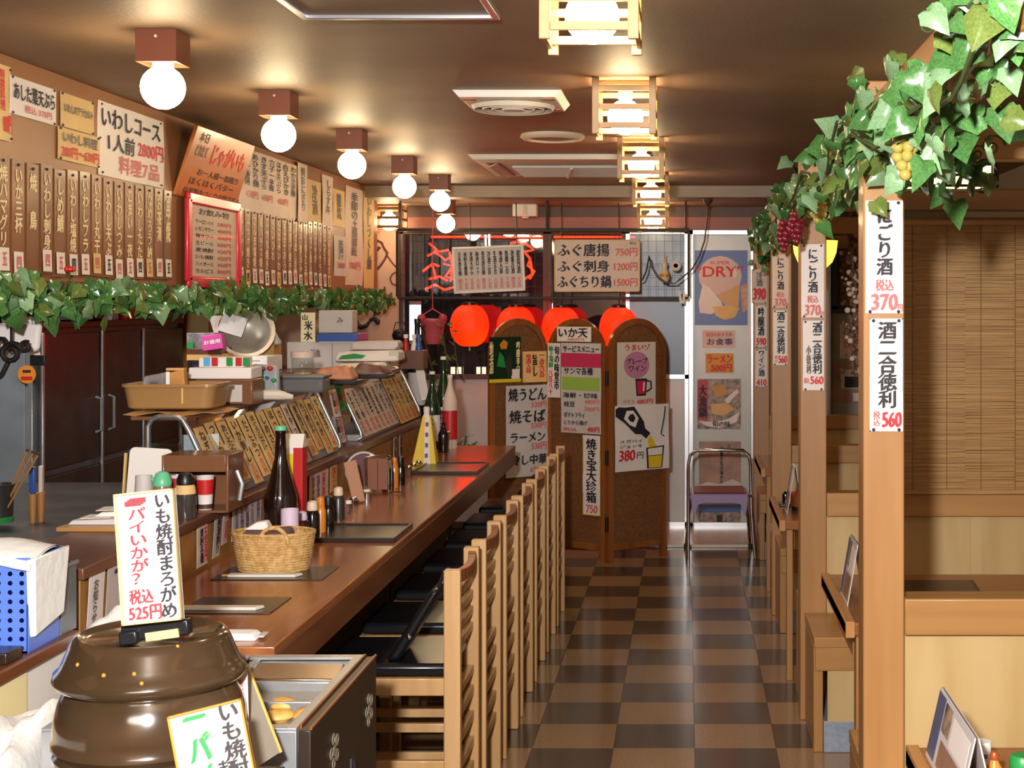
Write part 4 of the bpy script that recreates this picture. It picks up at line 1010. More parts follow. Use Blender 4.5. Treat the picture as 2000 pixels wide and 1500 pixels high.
# trinkets on the grid right of the cream menu
t = thing('wall_clock_ring', 'small white ring shaped ornament on the wire grid right of the puffer fish menu', 'ornament', P(1320, 519, 9.71))
MB().lathe([(.014, 0), (.026, -.006), (.036, 0), (.026, .006)], 20, ring=True, T=Matrix.Rotation(R(90), 4, 'X')).build('ring', 'white', t)
MB().lathe([(1e-5, .002), (.015, .002)], 14, T=Matrix.Rotation(R(90), 4, 'X')).build('centre', 'ink', t)
t = thing('ornament_figure', 'small white and gold ornament hanging beside the ring on the wire grid', 'ornament', P(1298, 552, 9.71))
MB().lathe([(.018, 0), (.035, .03), (.03, .07), (.016, .10), (.022, .125), (.012, .15), (1e-5, .16)], 14).build('body', 'cap', t)
MB().lathe([(.034, .035), (.037, .05), (.034, .06)], 14).build('sash', 'gold', t)
MB().tube([(0, 0, .16), (0, .0, .20)], .004, 6).build('hanger', 'gold', t)
t = thing('clothes_peg', 'small pale wooden peg clipped on the lower right corner of the wire grid', 'peg', P(1332, 578, 9.71))
for s_ in (-1, 1): MB().box((s_ * .012, 0, -.01), (.016, .012, .085), rot=(0, .12 * s_, 0)).build('jaw', 'cap', t)
# red paper lanterns
def lantern_red(px, py, label, d=9.95):
    c = P(px, py, d)
    t = thing('paper_lantern', label, 'lantern', (c.x, d, c.z - .145), group='red paper lanterns before the window')
    n, k = 32, 16
    vs, fs = [], []
    for i in range(k + 1):
        a = .32 + (math.pi - .64) * i / k
        for j in range(n):
            r = .135 * math.sin(a) ** .8 * (1 - .055 * (j % 4 == 0))
            vs.append((r * math.cos(2 * math.pi * j / n), r * math.sin(2 * math.pi * j / n), .145 - .150 * math.cos(a)))
    for i in range(k):
        for j in range(n): fs.append((i * n + j, i * n + (j + 1) % n, (i + 1) * n + (j + 1) % n, (i + 1) * n + j))
    MB().add(vs, fs, 0, True).build('paper_shade', 'lantern_paper', t)
    MB().sphere((.03, -.02, .075), .022, 12, 8).build('bulb', 'lantern_bulb', t)
    MB().lathe([(.040, .285), (.052, .29), (.052, .305), (.03, .312)], 18).build('top_ring', 'blackplastic', t)
    MB().lathe([(.03, -.004), (.048, .0), (.048, .01)], 18).build('bottom_ring', 'blackplastic', t)
    MB().tube([(0, 0, .31), (.012, 0, .36), (0, 0, LOW - c.z + .145)], .004, 5).build('hanging_wire', 'blackplastic', t)
    MB().tube([(0, 0, -.002), (0, 0, -.03)], .005, 6).build('pull_tip', 'white', t)
lantern_red(917, 636, 'leftmost red paper lantern beside the hanging flower pot')
lantern_red(1008, 640, 'red paper lantern behind the left screen panel')
lantern_red(1096, 641, 'red paper lantern left behind the middle screen panel')
lantern_red(1208, 641, 'rightmost red paper lantern between the middle and right screen panels')
# hanging flower pot and trailing plant
d = 9.3; c = P(845, 672, d)
t = thing('hanging_flower_pot', 'pink hanging pot with a trailing green plant left of the red lanterns', 'plant pot', c)
MB().lathe([(.052, 0), (.066, .06), (.078, .13), (.09, .15), (.088, .165), (.075, .158), (.072, .14)], 22).build('pot', 'hotpink', t)
for s_ in (-1, 1): MB().tube([(s_ * .085, 0, .16), (s_ * .05, 0, .20), (0, 0, .23)], .004, 5).build('handle_wire', 'hotpink', t)
MB().tube([(0, 0, .23), (0, 0, CEIL - c.z)], .0035, 5).build('hanging_string', 'hotpink', t)
for s_ in (-1, 1): MB().sphere((s_ * .07, -.02, .17), .028, 10, 7).build('bloom', mat('bloom', 'b8405a', .5, var=.2, scale=40) if s_ < 0 else bpy.data.materials['bloom'], t)
tl = MB().add([(0, 0, 0), (.25, .03, .2), (.6, 0, .17), (1, -.12, 0), (.6, 0, -.17), (.25, .03, -.2)], [(0, 1, 2, 3), (0, 3, 4, 5)]).mesh('leaf', 'leaf3')
random.seed(9)
for i in range(5):
    a = i * 1.3; q = [(.07 * math.cos(a), .07 * math.sin(a), .15), (.11 * math.cos(a) + .02, .10 * math.sin(a), .10), (.10 * math.cos(a) + .05, .08 * math.sin(a), -.06), (.08 * math.cos(a) + .09, .06 * math.sin(a), -.20 - .03 * i)]
    MB().tube(q, .003, 5).build('trailing_stem', 'stem', t)
    for k in range(9):
        f = .15 + .85 * k / 8 * .98; j = min(2, int(f * 3)); p = Vector(q[j]).lerp(Vector(q[j + 1]), f * 3 - j)
        o = link(tl, 'leaf', t, loc=p, rot=(random.uniform(0, 6), random.uniform(-1, 1), random.uniform(0, 6))); s_ = random.uniform(.035, .06); o.scale = (s_, s_, s_)
# beer advertising posters on the sliding door
dp = Plane(0, BACK - .002, 1, 0)
def dpost(*a, **k): return poster(dp, *a, off=k.pop('off', .004), **k)
o = dpost(1357, 1460, 490, 636, 488, 634, 'bluepaint', 'poster', 'blue poster of a frothing glass on the entrance door', 'poster', curl=0, th=.002)
W, H = .39, .535
def pr2(l, y, m, n): return MB().prism([(-W / 2 + u * W, H / 2 - v * H) for u, v in l], y - .0008, y).build(n, m, o)
pr2([(.5 + .4 * math.cos(a * .3142) - .02, .34 + .27 * math.sin(a * .3142)) for a in range(20)][::-1], -.0012, 'skin_beige', 'round_print')
pr2([(.42, .6), (.85, .45), (.82, .78), (.6, .76)], -.0024, 'gold', 'beer_print')
pr2([(.16, .44), (.28, .5), (.5, .68), (.56, .8), (.3, .86), (.1, .84), (.08, .7)], -.0036, 'paper', 'foam_print')
pr2([(.34, .76), (.62, .74), (.84, .78), (.76, .9), (.56, .94), (.4, .88)], -.0048, 'paper_tan', 'glass_print')
pr2([(.86, .48), (.98, .44), (.99, .8), (.9, .84)], -.0036, 'salmon', 'hand_print')
pr2([(.74, .22), (.8, .3), (.78, .38), (.72, .36)], -.0048, 'paper', 'spark_print')
write(o, '“DRY”', 'ink_red', (-.19, .08, .16, .155), y=-.0026, bold=.02)
write(o, 'SUPER', 'ink_pink', (-.08, .17, .06, .195), y=-.0026)
dpost(1372, 1436, 645, 680, 645, 680, 'paper_pink', 'poster', 'small pale pink notice below the blue poster', 'notice', [('本日のおすすめ', 'ink_pink', (.1, .1, .9, .36)), ('お食事', 'ink_purple', (.14, .45, .92, .82))])
dpost(1378, 1433, 690, 728, 690, 728, mat('orange_paper', 'e0a040', .6), 'poster', 'small orange notice of red letters on the door', 'notice', [('ラーメン', 'ink_red', (.06, .08, .94, .5)), ('500円', 'ink_red', (.2, .56, .92, .94))])
o = dpost(1362, 1447, 740, 838, 740, 838, 'photofood', 'poster', 'photo poster of dishes with a red column and white ribbon on the door', 'poster', curl=0, th=.002)
W, H = .315, .363
pr2([(0, .02), (.24, .02), (.24, .82), (0, .82)], -.0012, mat('poster_red', 'c05060', .6), 'red_column')
pr2([(.02, .84), (.4, .86), (.7, .8), (.98, .66), (.9, .86), (.5, .98), (.2, .94)], -.0024, 'paper', 'ribbon_print')
pr2([(.62, .42), (.9, .2), (.96, .26), (.7, .5)], -.0024, 'paper', 'white_streak')
pr2([(.3, .5), (.7, .48), (.85, .6), (.6, .74), (.34, .7)], -.0024, 'paper_tan', 'dish_print')
pr2([(.3, .16), (.6, .1), (.7, .3), (.45, .38)], -.0024, 'kraft', 'dish_print')
write(o, '大漁鍋', 'ink', (-.148, -.10, -.09, .14), True, y=-.0026)
write(o, '旬の味', 'ink', (-.05, -.165, .08, -.125), y=-.0040)
o = dpost(1365, 1447, 862, 985, 862, 985, 'brownphoto', 'poster', 'brown sunset poster with a line of small letters on the door', 'poster', [('夕暮の北の海から', 'ink', (.5, .08, .58, .68), 1), ('焼酎', 'ink_grey', (.68, .04, .76, .2), 1)], curl=0, th=.002)
W, H = .304, .456
pr2([(0, .7), (.2, .64), (.5, .68), (.8, .6), (1, .66), (1, 1), (0, 1)], -.0012, 'paper_grey', 'shore_print')
o = dpost(1365, 1447, 985, 1026, 985, 1026, 'photofood', 'poster', 'small photo poster of baskets at the foot of the door', 'poster', curl=0, th=.002)
W, H = .304, .152
pr2([(0, 0), (1, 0), (1, .38), (0, .38)], -.0012, 'bluepaint', 'blue_band')
pr2([(.42, .5), (.56, .5), (.56, .95), (.42, .95)], -.0012, 'ink', 'dark_print')
# chair with lavender seat before the door
d = 9.15
t = thing('metal_chair', 'chrome tube chair with lavender seat standing before the entrance door', 'chair', (XD(1405, d), d, 0))
w = .20
back = [(-w, -.02, 0), (-w, -.02, .60), (-w + .01, -.02, .66), (-w + .05, -.025, .695), (0, -.035, .70), (w - .05, -.025, .695), (w - .01, -.02, .66), (w, -.02, .60), (w + .005, .0, .30), (w + .03, .02, 0)]
MB().tube(back, .0115, 10).build('back_frame', 'chrome', t)
for s_ in (-1, 1):
    MB().tube([(s_ * .165, .34, .40), (s_ * .2, .36, .2), (s_ * .215, .37, 0)], .0105, 8).build('leg', 'chrome', t)
    MB().lathe([(.014, 0), (.014, .03)], 10).build('foot_cap', 'blackplastic', t, loc=(s_ * .215, .37, 0))
MB().tube([(-w, -.02, .40), (-.165, .34, .40)], .009, 8).build('side_bar', 'chrome', t)
MB().tube([(w, -.02, .40), (.165, .34, .40)], .009, 8).build('side_bar', 'chrome', t)
sk = [(-.185, .41), (.185, .41), (.175, .30), (.16, .27), (.135, .345), (.10, .355), (-.10, .355), (-.135, .345), (-.16, .27), (-.175, .30)]
MB().prism(sk, -.012, .002).build('front_skirt', 'lavender', t, .002)
MB().span((-.185, .0025, .385), (.185, .34, .412)).build('seat', 'lavender', t, .008)
MB().span((-.165, .01, .413), (.165, .32, .425)).build('seat_pad', mat('seat_pad_red', '8a4a48', .5), t, .006)
# grey wall at the right: framed picture, notices, dried vine
gw = Plane(0, BACK - .002, 1, 0)
o = poster(gw, 1630, 1700, 440, 605, 440, 605, 'dryflower', 'framed_picture', 'black framed picture on the grey wall behind the dried vine', 'picture', curl=0, th=.004, off=.012)
W, H = .26, .61
for q in ((0, H / 2, W + .05, .05), (0, -H / 2, W + .05, .05)): MB().box((q[0], -.004, q[1]), (q[2], .03, q[3])).build('frame_bar', 'blackplastic', o, .003)
for s_ in (-1, 1): MB().box((s_ * W / 2, -.004, 0), (.05, .03, H)).build('frame_bar', 'blackplastic', o, .003)
poster(gw, 1640, 1682, 632, 700, 632, 700, 'paper_pink', 'notice', 'pinkish white notice on the grey wall under the black frame', 'notice', [('ご案内', 'ink_grey', (.2, .1, .8, .3)), ('お願い', 'ink_pink', (.2, .5, .8, .7))])
o = poster(gw, 1622, 1690, 705, 787, 705, 787, 'brownphoto', 'notice_board', 'brown board with small photos on the grey wall above the farthest partition', 'board', curl=0, th=.01)
MB().box((.03, -.003, .02), (.16, .003, .14)).build('white_photo', 'paper_grey', o)
MB().box((.035, -.006, -.0), (.12, .003, .08)).build('dark_photo', 'ink', o)
MB().box((.07, -.003, -.11), (.07, .003, .06)).build('small_note', 'paper', o)
d = 8.0
t = thing('dried_vine', 'brown dried flower vine hanging beside the black framed picture', 'dried flowers', (XD(1667, d), d, 2.3))
MB().tube([(0, 0, -.0), (-.02, 0, -.3), (.015, 0, -.6), (-.01, 0, -.9), (.0, 0, -1.05)], .008, 6).build('stem', 'dryflower', t)
mb = MB()
for i in range(150):
    z = -.22 - .85 * random.random(); x = random.gauss(0, .03); y = random.gauss(0, .025)
    mb.sphere((x, y, z), random.uniform(.008, .018), 6, 4, random.choice((0, 0, 1)))
o = mb.build('blossoms', ['dryflower', 'paper_pink'], t); o['kind'] = 'stuff'
MB().tube([(0, 0, 0), (0, 0, CEIL - 2.3)], .003, 5).build('string', 'cord', t)
# beige wall: black brush painting and brown drawing
bp = BACK - .001
t = thing('brush_painting', 'black brush stroke painted letter on the beige wall under the menu wall end', 'painting', (XD(718, bp), bp, ZD(625, bp)))
k = bp / F
def px2(l): return [((x - 718) * k, -.004, (625 - y) * k) for x, y in l]
MB().tube(px2([(698, 610), (694, 622), (697, 634), (706, 639), (716, 636), (724, 626)]), [.010, .018, .022, .018, .014, .010], 8).build('ink_stroke', 'ink', t)
MB().tube(px2([(722, 626), (730, 622), (738, 628), (738, 634)]), [.010, .018, .022, .014], 8).build('ink_stroke', 'ink', t)
MB().tube(px2([(688, 645), (696, 656), (706, 668), (716, 680)]), [.012, .022, .026, .02], 8).build('ink_stroke', 'ink', t)
t = thing('line_drawing', 'thin brown drawn hook figure high on the beige wall', 'painting', (XD(745, bp), bp, ZD(500, bp)))
def px3(l): return [((x - 745) * k, -.004, (500 - y) * k) for x, y in l]
MB().tube(px3([(732, 474), (738, 470), (746, 474), (750, 484), (757, 494), (752, 506), (744, 518), (732, 531)]), .008, 6).build('drawn_line', 'redpanel', t)
MB().tube(px3([(757, 500), (764, 510), (774, 522)]), .004, 5).build('drawn_line', 'redpanel', t)
MB().tube(px3([(775, 530), (766, 536), (762, 544), (766, 554), (776, 557)]), .005, 5).build('drawn_line', 'redpanel', t)
MB().tube(px3([(732, 482), (738, 488), (742, 482)]), .012, 6).build('drawn_eye', 'redpanel', t)
# small dark round ornament hanging before the window
c = P(781, 655, 9.9)
t = thing('kettle_ornament', 'small dark round kettle shaped ornament hanging at the left window edge', 'ornament', c)
MB().sphere((0, 0, 0), .055, 16, 10, sz=.85).build('body', 'blackiron', t)
MB().tube([(-.045, 0, .03), (-.03, 0, .09), (.03, 0, .09), (.045, 0, .03)], .004, 6).build('handle', 'blackiron', t)
MB().tube([(0, 0, .09), (0, 0, LOW - c.z)], .003, 5).build('hanging_string', 'blackiron', t)
# price strips on the posts
def pstrip(k, px0, px1, y0, y1, label, texts, m='paper', **kw):
    return poster(Plane(0, POST_D[k], 1, 0), px0, px1, y0, y1, y0, y1, m, 'price_strip', label, 'price strip', texts, off=.004, pins=[(.12, .02), (.88, .02), (.12, .985), (.88, .985)], **kw)
nig = [('にごり酒', 'ink', (.3, .07, .72, .66), 1), ('税込', 'ink_pink', (.26, .70, .74, .80)), ('370', 'ink_pink', (.16, .83, .84, .97)), ('円', 'ink_pink', (.86, .92, .98, .985))]
tok = [('酒二合徳利', 'ink', (.26, .03, .8, .79), 1), ('560', 'ink_red', (.38, .83, .94, .96)), ('税込', 'ink_pink', (.1, .82, .3, .95), 1)]
pstrip(0, 1690, 1763, 392, 612, 'upper price strip on the nearest post, cloudy sake at 370', nig)
pstrip(0, 1698, 1763, 622, 842, 'lower price strip with blue edge on the nearest post, flask at 560', tok, border=(mat('pale_blue_edge', 'b8d4e8', .6), .0025))
pstrip(1, 1565, 1609, 477, 620, 'upper price strip on the second post, cloudy sake', nig)
pstrip(1, 1568, 1609, 626, 762, 'lower price strip on the second post with two columns of writing', [('酒二合徳利', 'ink', (.46, .03, .9, .76), 1), ('小徳利', 'ink_grey', (.16, .36, .38, .76), 1), ('560', 'ink_red', (.36, .8, .96, .91)), ('税込', 'ink_pink', (.05, .82, .3, .9))])
pstrip(2, 1508, 1540, 497, 601, 'upper price strip on the third post', nig, 'paper_pink')
pstrip(2, 1510, 1538, 606, 713, 'lower price strip on the third post', tok)
pstrip(3, 1468, 1498, 526, 592, 'topmost price note on the farthest post', [('冷酒', 'ink_grey', (.3, .08, .7, .5), 1), ('390', 'ink_red', (.1, .56, .9, .9))], 'paper_pink')
pstrip(3, 1475, 1498, 596, 678, 'middle price strip on the farthest post', [('吟醸酒', 'ink', (.25, .05, .75, .72), 1), ('590', 'ink_red', (.1, .78, .9, .95))])
pstrip(3, 1475, 1499, 682, 755, 'lowest price strip on the farthest post', [('ワイン酒', 'ink', (.25, .05, .75, .72), 1), ('410', 'ink_red', (.1, .8, .9, .97))])
# ================================================================== KITCHEN BEHIND THE COUNTER
# steel refrigerator facing the counter
fx, fy0, fy1, fz = -3.2, 7.05, 9.05, ZD(642, 7.1)
t = thing('refrigerator', 'dark brown steel refrigerator with tall doors in the kitchen', 'refrigerator', (fx, fy0, 0))
L = fy1 - fy0
MB().span((-.62, 0, .08), (-.035, L, fz)).build('body', 'steel_side', t, .004)
MB().span((-.60, .02, 0), (-.06, L - .02, .08)).build('plinth', 'blackplastic', t)
ys = [.0, DX(196, fx) - fy0, DX(277, fx) - fy0, L]
Z1 = EY - .86
for k in range(3):
    MB().span((-.034, ys[k] + .04, Z1 + .02), (0, ys[k + 1] - .012, fz - .03)).build('upper_door', 'steel_dark', t, .004)
    MB().span((-.034, ys[k] + .04, .10), (0, ys[k + 1] - .012, Z1 - .02)).build('lower_door', 'steel_dark', t, .004)
    MB().span((-.006, ys[k] + .012, .10), (.006, ys[k] + .036, fz - .02)).build('door_trim', 'alu', t, .002)
for k, y in enumerate((ys[1] - .07, ys[1] + .10)):
    MB().tube([(.004, y, EY - .70), (.035, y, EY - .69), (.035, y, EY - .52), (.004, y, EY - .51)], .008, 8).build('door_handle', 'steel', t)
MB().span((-.62, -.002, fz), (.005, L, fz + .03)).build('top_cap', 'redpanel', t, .003)
MB().span((-.60, -.0095, .15), (-.075, -.001, fz - .04)).build('side_panel', 'steel_side', t, .003)
MB().span((-.06, -.014, .09), (-.035, -.001, fz - .01)).build('corner_trim', 'alu', t, .002)
s = MB().lathe([(1e-5, 0), (.045, 0), (.045, .003), (1e-5, .003)], 24, T=Matrix.Rotation(R(90), 4, 'X')).build('round_sticker', 'orange', t, loc=(XD(55, fy0) - fx, -.012, ZD(731, fy0)), label='round yellow sticker with a dark bar and red line')
MB().box((0, -.004, .016), (.04, .002, .012)).build('dark_bar', 'ink', s)
MB().box((0, -.004, -.018), (.055, .002, .016)).build('red_bar', 'red', s)
# wall shelf with dark clutter above the refrigerator
t = thing('wall_shelf', 'dark red kitchen wall shelf above the refrigerator, behind the ivy', 'shelf', (-3.75, 8.0, 1.72))
MB().span((-.2, -1.6, 0), (.35, 1.8, .03)).build('shelf_board', 'redpanel', t, .002)
for y in (-1.3, 0, 1.5): MB().bar((-.2, y, -.14), (.2, y, 0), .03, .02).build('bracket', 'blackiron', t)
for k, (px, d, w, h, m, lab) in enumerate(((118, 7.6, .34, .10, 'steel_dark', 'dark grey tray on top of the refrigerator at its left end'), (160, 7.95, .22, .16, 'blackplastic', 'black pot on top of the refrigerator under the ivy'), (215, 8.15, .1, .16, 'paper_grey', 'pale bag on top of the refrigerator between dark pots'), (240, 8.42, .26, .14, 'red', 'red box on the top of the refrigerator'), (275, 8.68, .2, .12, 'pinkpack', 'pink and dark box on the top of the refrigerator'), (330, 8.93, .2, .12, 'redpanel', 'dark red box at the right end of the refrigerator top'))):
    x = XD(px, d)
    t = thing('stored_box' if m not in ('blackplastic', 'steel_dark') else 'pot', lab, 'box' if m not in ('blackplastic', 'steel_dark') else 'pot', (x, d, fz + .03))
    if m in ('blackplastic', 'steel_dark'):
        MB().lathe([(w * .4, 0), (w * .48, .01), (w * .5, h), (w * .47, h), (w * .44, .015)], 20).build('body', m, t)
        for s_ in (-1, 1): MB().tube([(s_ * w * .48, -.03, h * .7), (s_ * w * .62, -.02, h * .72), (s_ * w * .62, .02, h * .72), (s_ * w * .48, .03, h * .7)], .007, 6).build('handle', 'blackiron', t)
    else:
        MB().box((0, 0, h / 2), (w * .6, w, h)).build('carton', m, t, .004)
        MB().box((.0, 0, h + .002), (w * .62, w * 1.02, .012)).build('lid', 'paper_grey' if m != 'redpanel' else 'darkbrown', t, .002)
# orange brown pillar and board
t = thing('wooden_cabinet', 'narrow orange brown wooden cabinet standing behind the kitchen shelf', 'cabinet', (XD(386, 9.2), 9.2, 0))
MB().span((-.13, -.05, 0), (.13, .25, 1.74)).build('body', 'orange_board', t, .003)
MB().span((-.05, -.058, 1.30), (.09, -.051, 1.66)).build('paper_sheet', 'paper_tan', t)
# kitchen shelf unit in the middle
sd = 7.2
t = thing('kitchen_rack', 'dark wooden kitchen rack behind the glass cases', 'rack', (-2.15, sd, 0))
SH = ZD(722, sd)
MB().span((-.30, -.25, SH - .035), (.37, .6, SH)).build('shelf_board', 'ledge', t, .003)
MB().span((-.30, -.25, .8), (.37, .6, .83)).build('shelf_board', 'ledge', t, .003)
for x in (-.27, .34):
    for y in (-.22, .57): MB().span((x - .02, y - .02, 0), (x + .02, y + .02, SH - .035)).build('upright', 'ledge', t, .003)
rack_x = lambda px: XD(px, sd)
# items on the rack
def carton(px0, px1, py0, py1, d, m, name, label, cat, depth=.2, zbase=None, lid=None, rz=0):
    x0, x1 = XD(px0, d), XD(px1, d); z1 = ZD(py0, d); z0 = ZD(py1, d) if zbase is None else zbase
    t = thing(name, label, cat, ((x0 + x1) / 2, d + depth / 2, z0), rz)
    MB().box((0, 0, (z1 - z0) / 2), (x1 - x0, depth, z1 - z0)).build('body', m, t, .004)
    if lid: MB().box((0, 0, z1 - z0 + .006), (x1 - x0 + .012, depth + .012, .012)).build('lid', lid, t, .003)
    return t
t = carton(366, 448, 702, 722, 7.0, 'blackplastic', 'stacked_tray', 'black tray at the left end of the kitchen rack, lowest of its stack', 'tray', .3, SH)
t = carton(364, 446, 690, 700, 7.0, 'kraft', 'stacked_tray', 'tan wooden tray on the black tray of the kitchen rack', 'tray', .3, SH + .052)
t = carton(364, 434, 680, 688, 7.0, 'ledge', 'stacked_tray', 'brown tray uppermost of the stack on the kitchen rack', 'tray', .28, SH + .08)
t = carton(364, 420, 650, 678, 7.02, 'bag', 'plastic_pack', 'grey plastic pack on the tray stack beside the pink pack', 'package', .2, SH + .105)
MB().box((-.05, -.104, .02), (.03, .004, .04)).build('green_label', 'green', t)
t = carton(396, 437, 653, 676, 6.95, 'pinkpack', 'plastic_pack', 'bright pink pack slanting on the tray stack of the kitchen rack', 'package', .05, SH + .108)
t.rotation_euler = (0, -.14, 0)
write(t, 'お徳用', 'paper', (-.04, .03, .04, .05), y=-.027)
# big round sieve
c = P(478, 645, 7.15)
t = thing('round_sieve', 'large round pale bowl with a tan rim leaning on the kitchen rack under the ivy', 'bowl', c)
T = Matrix.Rotation(R(68), 4, 'X') @ Matrix.Rotation(R(0), 4, 'Y'); T = Matrix.Rotation(R(25), 4, 'Z') @ T
MB().lathe([(1e-5, -.085), (.06, -.08), (.11, -.05), (.128, 0), (.136, 0), (.116, -.058), (.064, -.09), (1e-5, -.095)], 32, T=T).build('bowl_shell', mat('bowl_grey', 'a8a090', .35, .3), t)
MB().lathe([(.126, -.006), (.146, -.006), (.148, .012), (.13, .012)], 32, T=T, ring=True).build('rim', 'cap', t)
MB().sheet(.12, .10, 4, 4, WAVES[2], .001).build('paper_insert', 'paper_grey', t, loc=(-.045, -.05, .03), rot=(-.3, .3, .2))
t = thing('white_packet', 'white folded paper packet leaning behind the round bowl', 'packet', P(425, 640, 7.3))
MB().box((0, 0, 0), (.05, .01, .16), rot=(0, -.3, 0)).build('sheet', 'paper', t, .002)
MB().box((.02, .008, .02), (.05, .004, .12), rot=(0, -.15, 0)).build('sheet', 'paper_grey', t)
for k, lab in enumerate(('flat white paper stack on the kitchen rack below the round bowl, lower one', 'flat white paper stack on the kitchen rack below the round bowl, upper one')):
    t = carton(438, 522, 707 - 11 * k, 722 - 11 * k, 6.98, 'paper', 'paper_stack', lab, 'paper', .26, SH + .041 * k)
    MB().box((-.01, -.128, .012), (.16, .004, .003)).build('gap_line', 'foam', t)
t = carton(460, 534, 664, 690, 7.35, 'kraft', 'carton', 'tan carton on the kitchen rack behind the round bowl', 'box', .15, SH)
MB().box((0, 0, .07), (.12, .16, .004)).build('flap', 'cap', t)
t = thing('blue_white_bag', 'pale blue white plastic bag right of the round bowl', 'bag', P(530, 662, 7.4))
MB().hexa([(-.05, -.03, -.03), (.05, -.03, -.03), (.05, .04, -.03), (-.05, .04, -.03)], [(-.03, -.02, .04), (.01, -.02, .055), (.01, .02, .055), (-.03, .02, .04)]).build('bag_body', mat('bag_blue', 'b8c8d8', .35), t, .01)
MB().box((-.01, 0, .058), (.03, .03, .02)).build('knot', 'paper', t, .004)
# foam boxes and notice by the rack end
t = carton(560, 692, 668, 745, 7.3, 'foam', 'foam_box', 'grey white foam box behind the farther glass case', 'box', .28, SH)
MB().box((.06, -.142, .06), (.003, .002, .14)).build('seam', 'steel_side', t)
write(t, '活魚', 'ink_grey', (-.05, .06, .0, .10), y=-.1425)
t = carton(618, 697, 652, 667, 7.28, 'blue', 'flat_box', 'blue lid lying on the grey white foam box', 'lid', .26, ZD(667, 7.3))
MB().box((0, -.005, -.002), (.18, .25, .006)).build('lip', 'foam', t)
t = carton(622, 688, 606, 650, 7.4, 'foam', 'foam_box', 'smaller white foam box on the blue lid', 'box', .12, ZD(651, 7.3))
write(t, 'み', 'ink_grey', (.01, .05, .04, .08), y=-.0625)
pl = Plane(0, 7.325, 1, 0)
o = poster(pl, 588, 616, 611, 667.5, 610, 667.5, 'paper_yellow' if False else mat('pale_yellow_card', 'ece4b8', .6), 'brush_card', 'pale yellow card with bold black brush figures beside the blue lid', 'card', [('山', 'ink', (.12, .06, .45, .26)), ('米', 'ink', (.25, .28, .8, .6)), ('水', 'ink', (.2, .64, .82, .95))], curl=0, th=.003)
MB().box((0, .012, -.07), (.05, .02, .012)).build('foot', 'cord', o)
# ================================================================== THINGS ON TOP OF THE GLASS CASES
TZ = CTOP
t = thing('kraft_sheet', 'crumpled tan kraft paper sheet on the near end of the first glass case', 'paper', (XD(330, 4.5), 4.62, TZ + .004))
MB().sheet(.30, .22, 8, 6, lambda x, z: .006 * math.sin(x * 40) * math.cos(z * 30), .001, T=Matrix.Rotation(R(90), 4, 'X')).build('paper', 'kraft', t)
t = thing('plastic_tub', 'wide amber brown plastic tub on top of the first glass case', 'tub', (XD(338, 4.62), 4.66, TZ + .014))
q = []
for r, z in ((.86, 0), (.93, .006), (1.0, .07), (1.05, .072), (1.05, .082), (.97, .082), (.90, .012)):
    q.append((r, z))
mb = MB(); vs = []
def rrect(w, d, r, n=5):
    pts = []
    for cx, cy, a0 in ((w - r, d - r, 0), (-w + r, d - r, 90), (-w + r, -d + r, 180), (w - r, -d + r, 270)):
        for i in range(n + 1):
            a = R(a0 + 90 * i / n); pts.append((cx + r * math.cos(a), cy + r * math.sin(a)))
    return pts
base = rrect(.148, .095, .035); N = len(base)
for r, z in q: vs += [(x * r, y * r, z) for x, y in base]
fs = [tuple(reversed(range(N)))]
for i in range(len(q) - 1):
    for j in range(N): fs.append((i * N + j, i * N + (j + 1) % N, (i + 1) * N + (j + 1) % N, (i + 1) * N + j))
fs.append(tuple((len(q) - 1) * N + j for j in range(N)))
mb.add(vs, fs, 0, True).build('tub_body', 'amber', t)
MB().box((.05, -.092, .045), (.004, .012, .05)).build('mould_mark', 'paper_tan', t)
d = 4.62
t = thing('clear_packet', 'grey crinkled plastic packet standing in the amber tub', 'packet', (XD(308, d), d - .02, TZ + .03))
MB().hexa([(-.05, -.02, 0), (.05, -.02, 0), (.05, .02, 0), (-.05, .02, 0)], [(-.035, -.012, .09), (.045, -.008, .105), (.045, .004, .105), (-.035, .004, .09)]).build('packet_body', 'bag', t, .008)
MB().box((.045, -.012, .055), (.012, .004, .10)).build('sealed_edge', 'paper', t)
t = thing('orange_paper_bag', 'orange brown paper bag standing in the amber tub', 'paper bag', (XD(348, d), d + .0, TZ + .03))
MB().hexa([(-.03, -.02, 0), (.034, -.02, 0), (.034, .02, 0), (-.03, .02, 0)], [(-.034, -.015, .10), (.022, -.015, .112), (.022, .015, .112), (-.034, .015, .10)]).build('bag_body', mat('orange_bag', 'c08848', .7, var=.15, scale=20), t, .004)
MB().box((-.006, 0, .112), (.058, .026, .008)).build('folded_top', 'kraft', t)
# colourful packs in a row
t = thing('white_carton_tray', 'long white carton tray with coloured round prints behind the amber tub', 'tray', (XD(432, 5.0), 5.05, TZ + .09))
MB().box((0, 0, .02), (.22, .13, .04)).build('tray_body', 'paper', t, .004)
MB().box((0, 0, .058), (.16, .10, .036)).build('wrapped_block', 'paper', t, .004)
for i, (x, m) in enumerate(((-.05, 'blue'), (-.022, 'red'), (.03, 'green'), (.062, 'red'), (.088, 'green'))):
    MB().box((x, -.052, .06), (.022, .006, .03)).build('print_mark', M[m] if m != 'blue' else mat('sky_blue', '58b0e0', .5), t, .002)
t2 = thing('clear_box', 'clear amber box under the white carton tray', 'box', (XD(440, 5.0), 5.05, TZ))
MB().box((0, 0, .045), (.20, .13, .088)).build('box_body', 'amberbox', t2, .004)
MB().box((.03, -.067, .04), (.07, .004, .06)).build('pale_contents', 'foam', t2)
t = thing('black_cap_pack', 'dark blue black pack left of the white carton tray', 'package', (XD(378, 5.0), 5.1, TZ + .09))
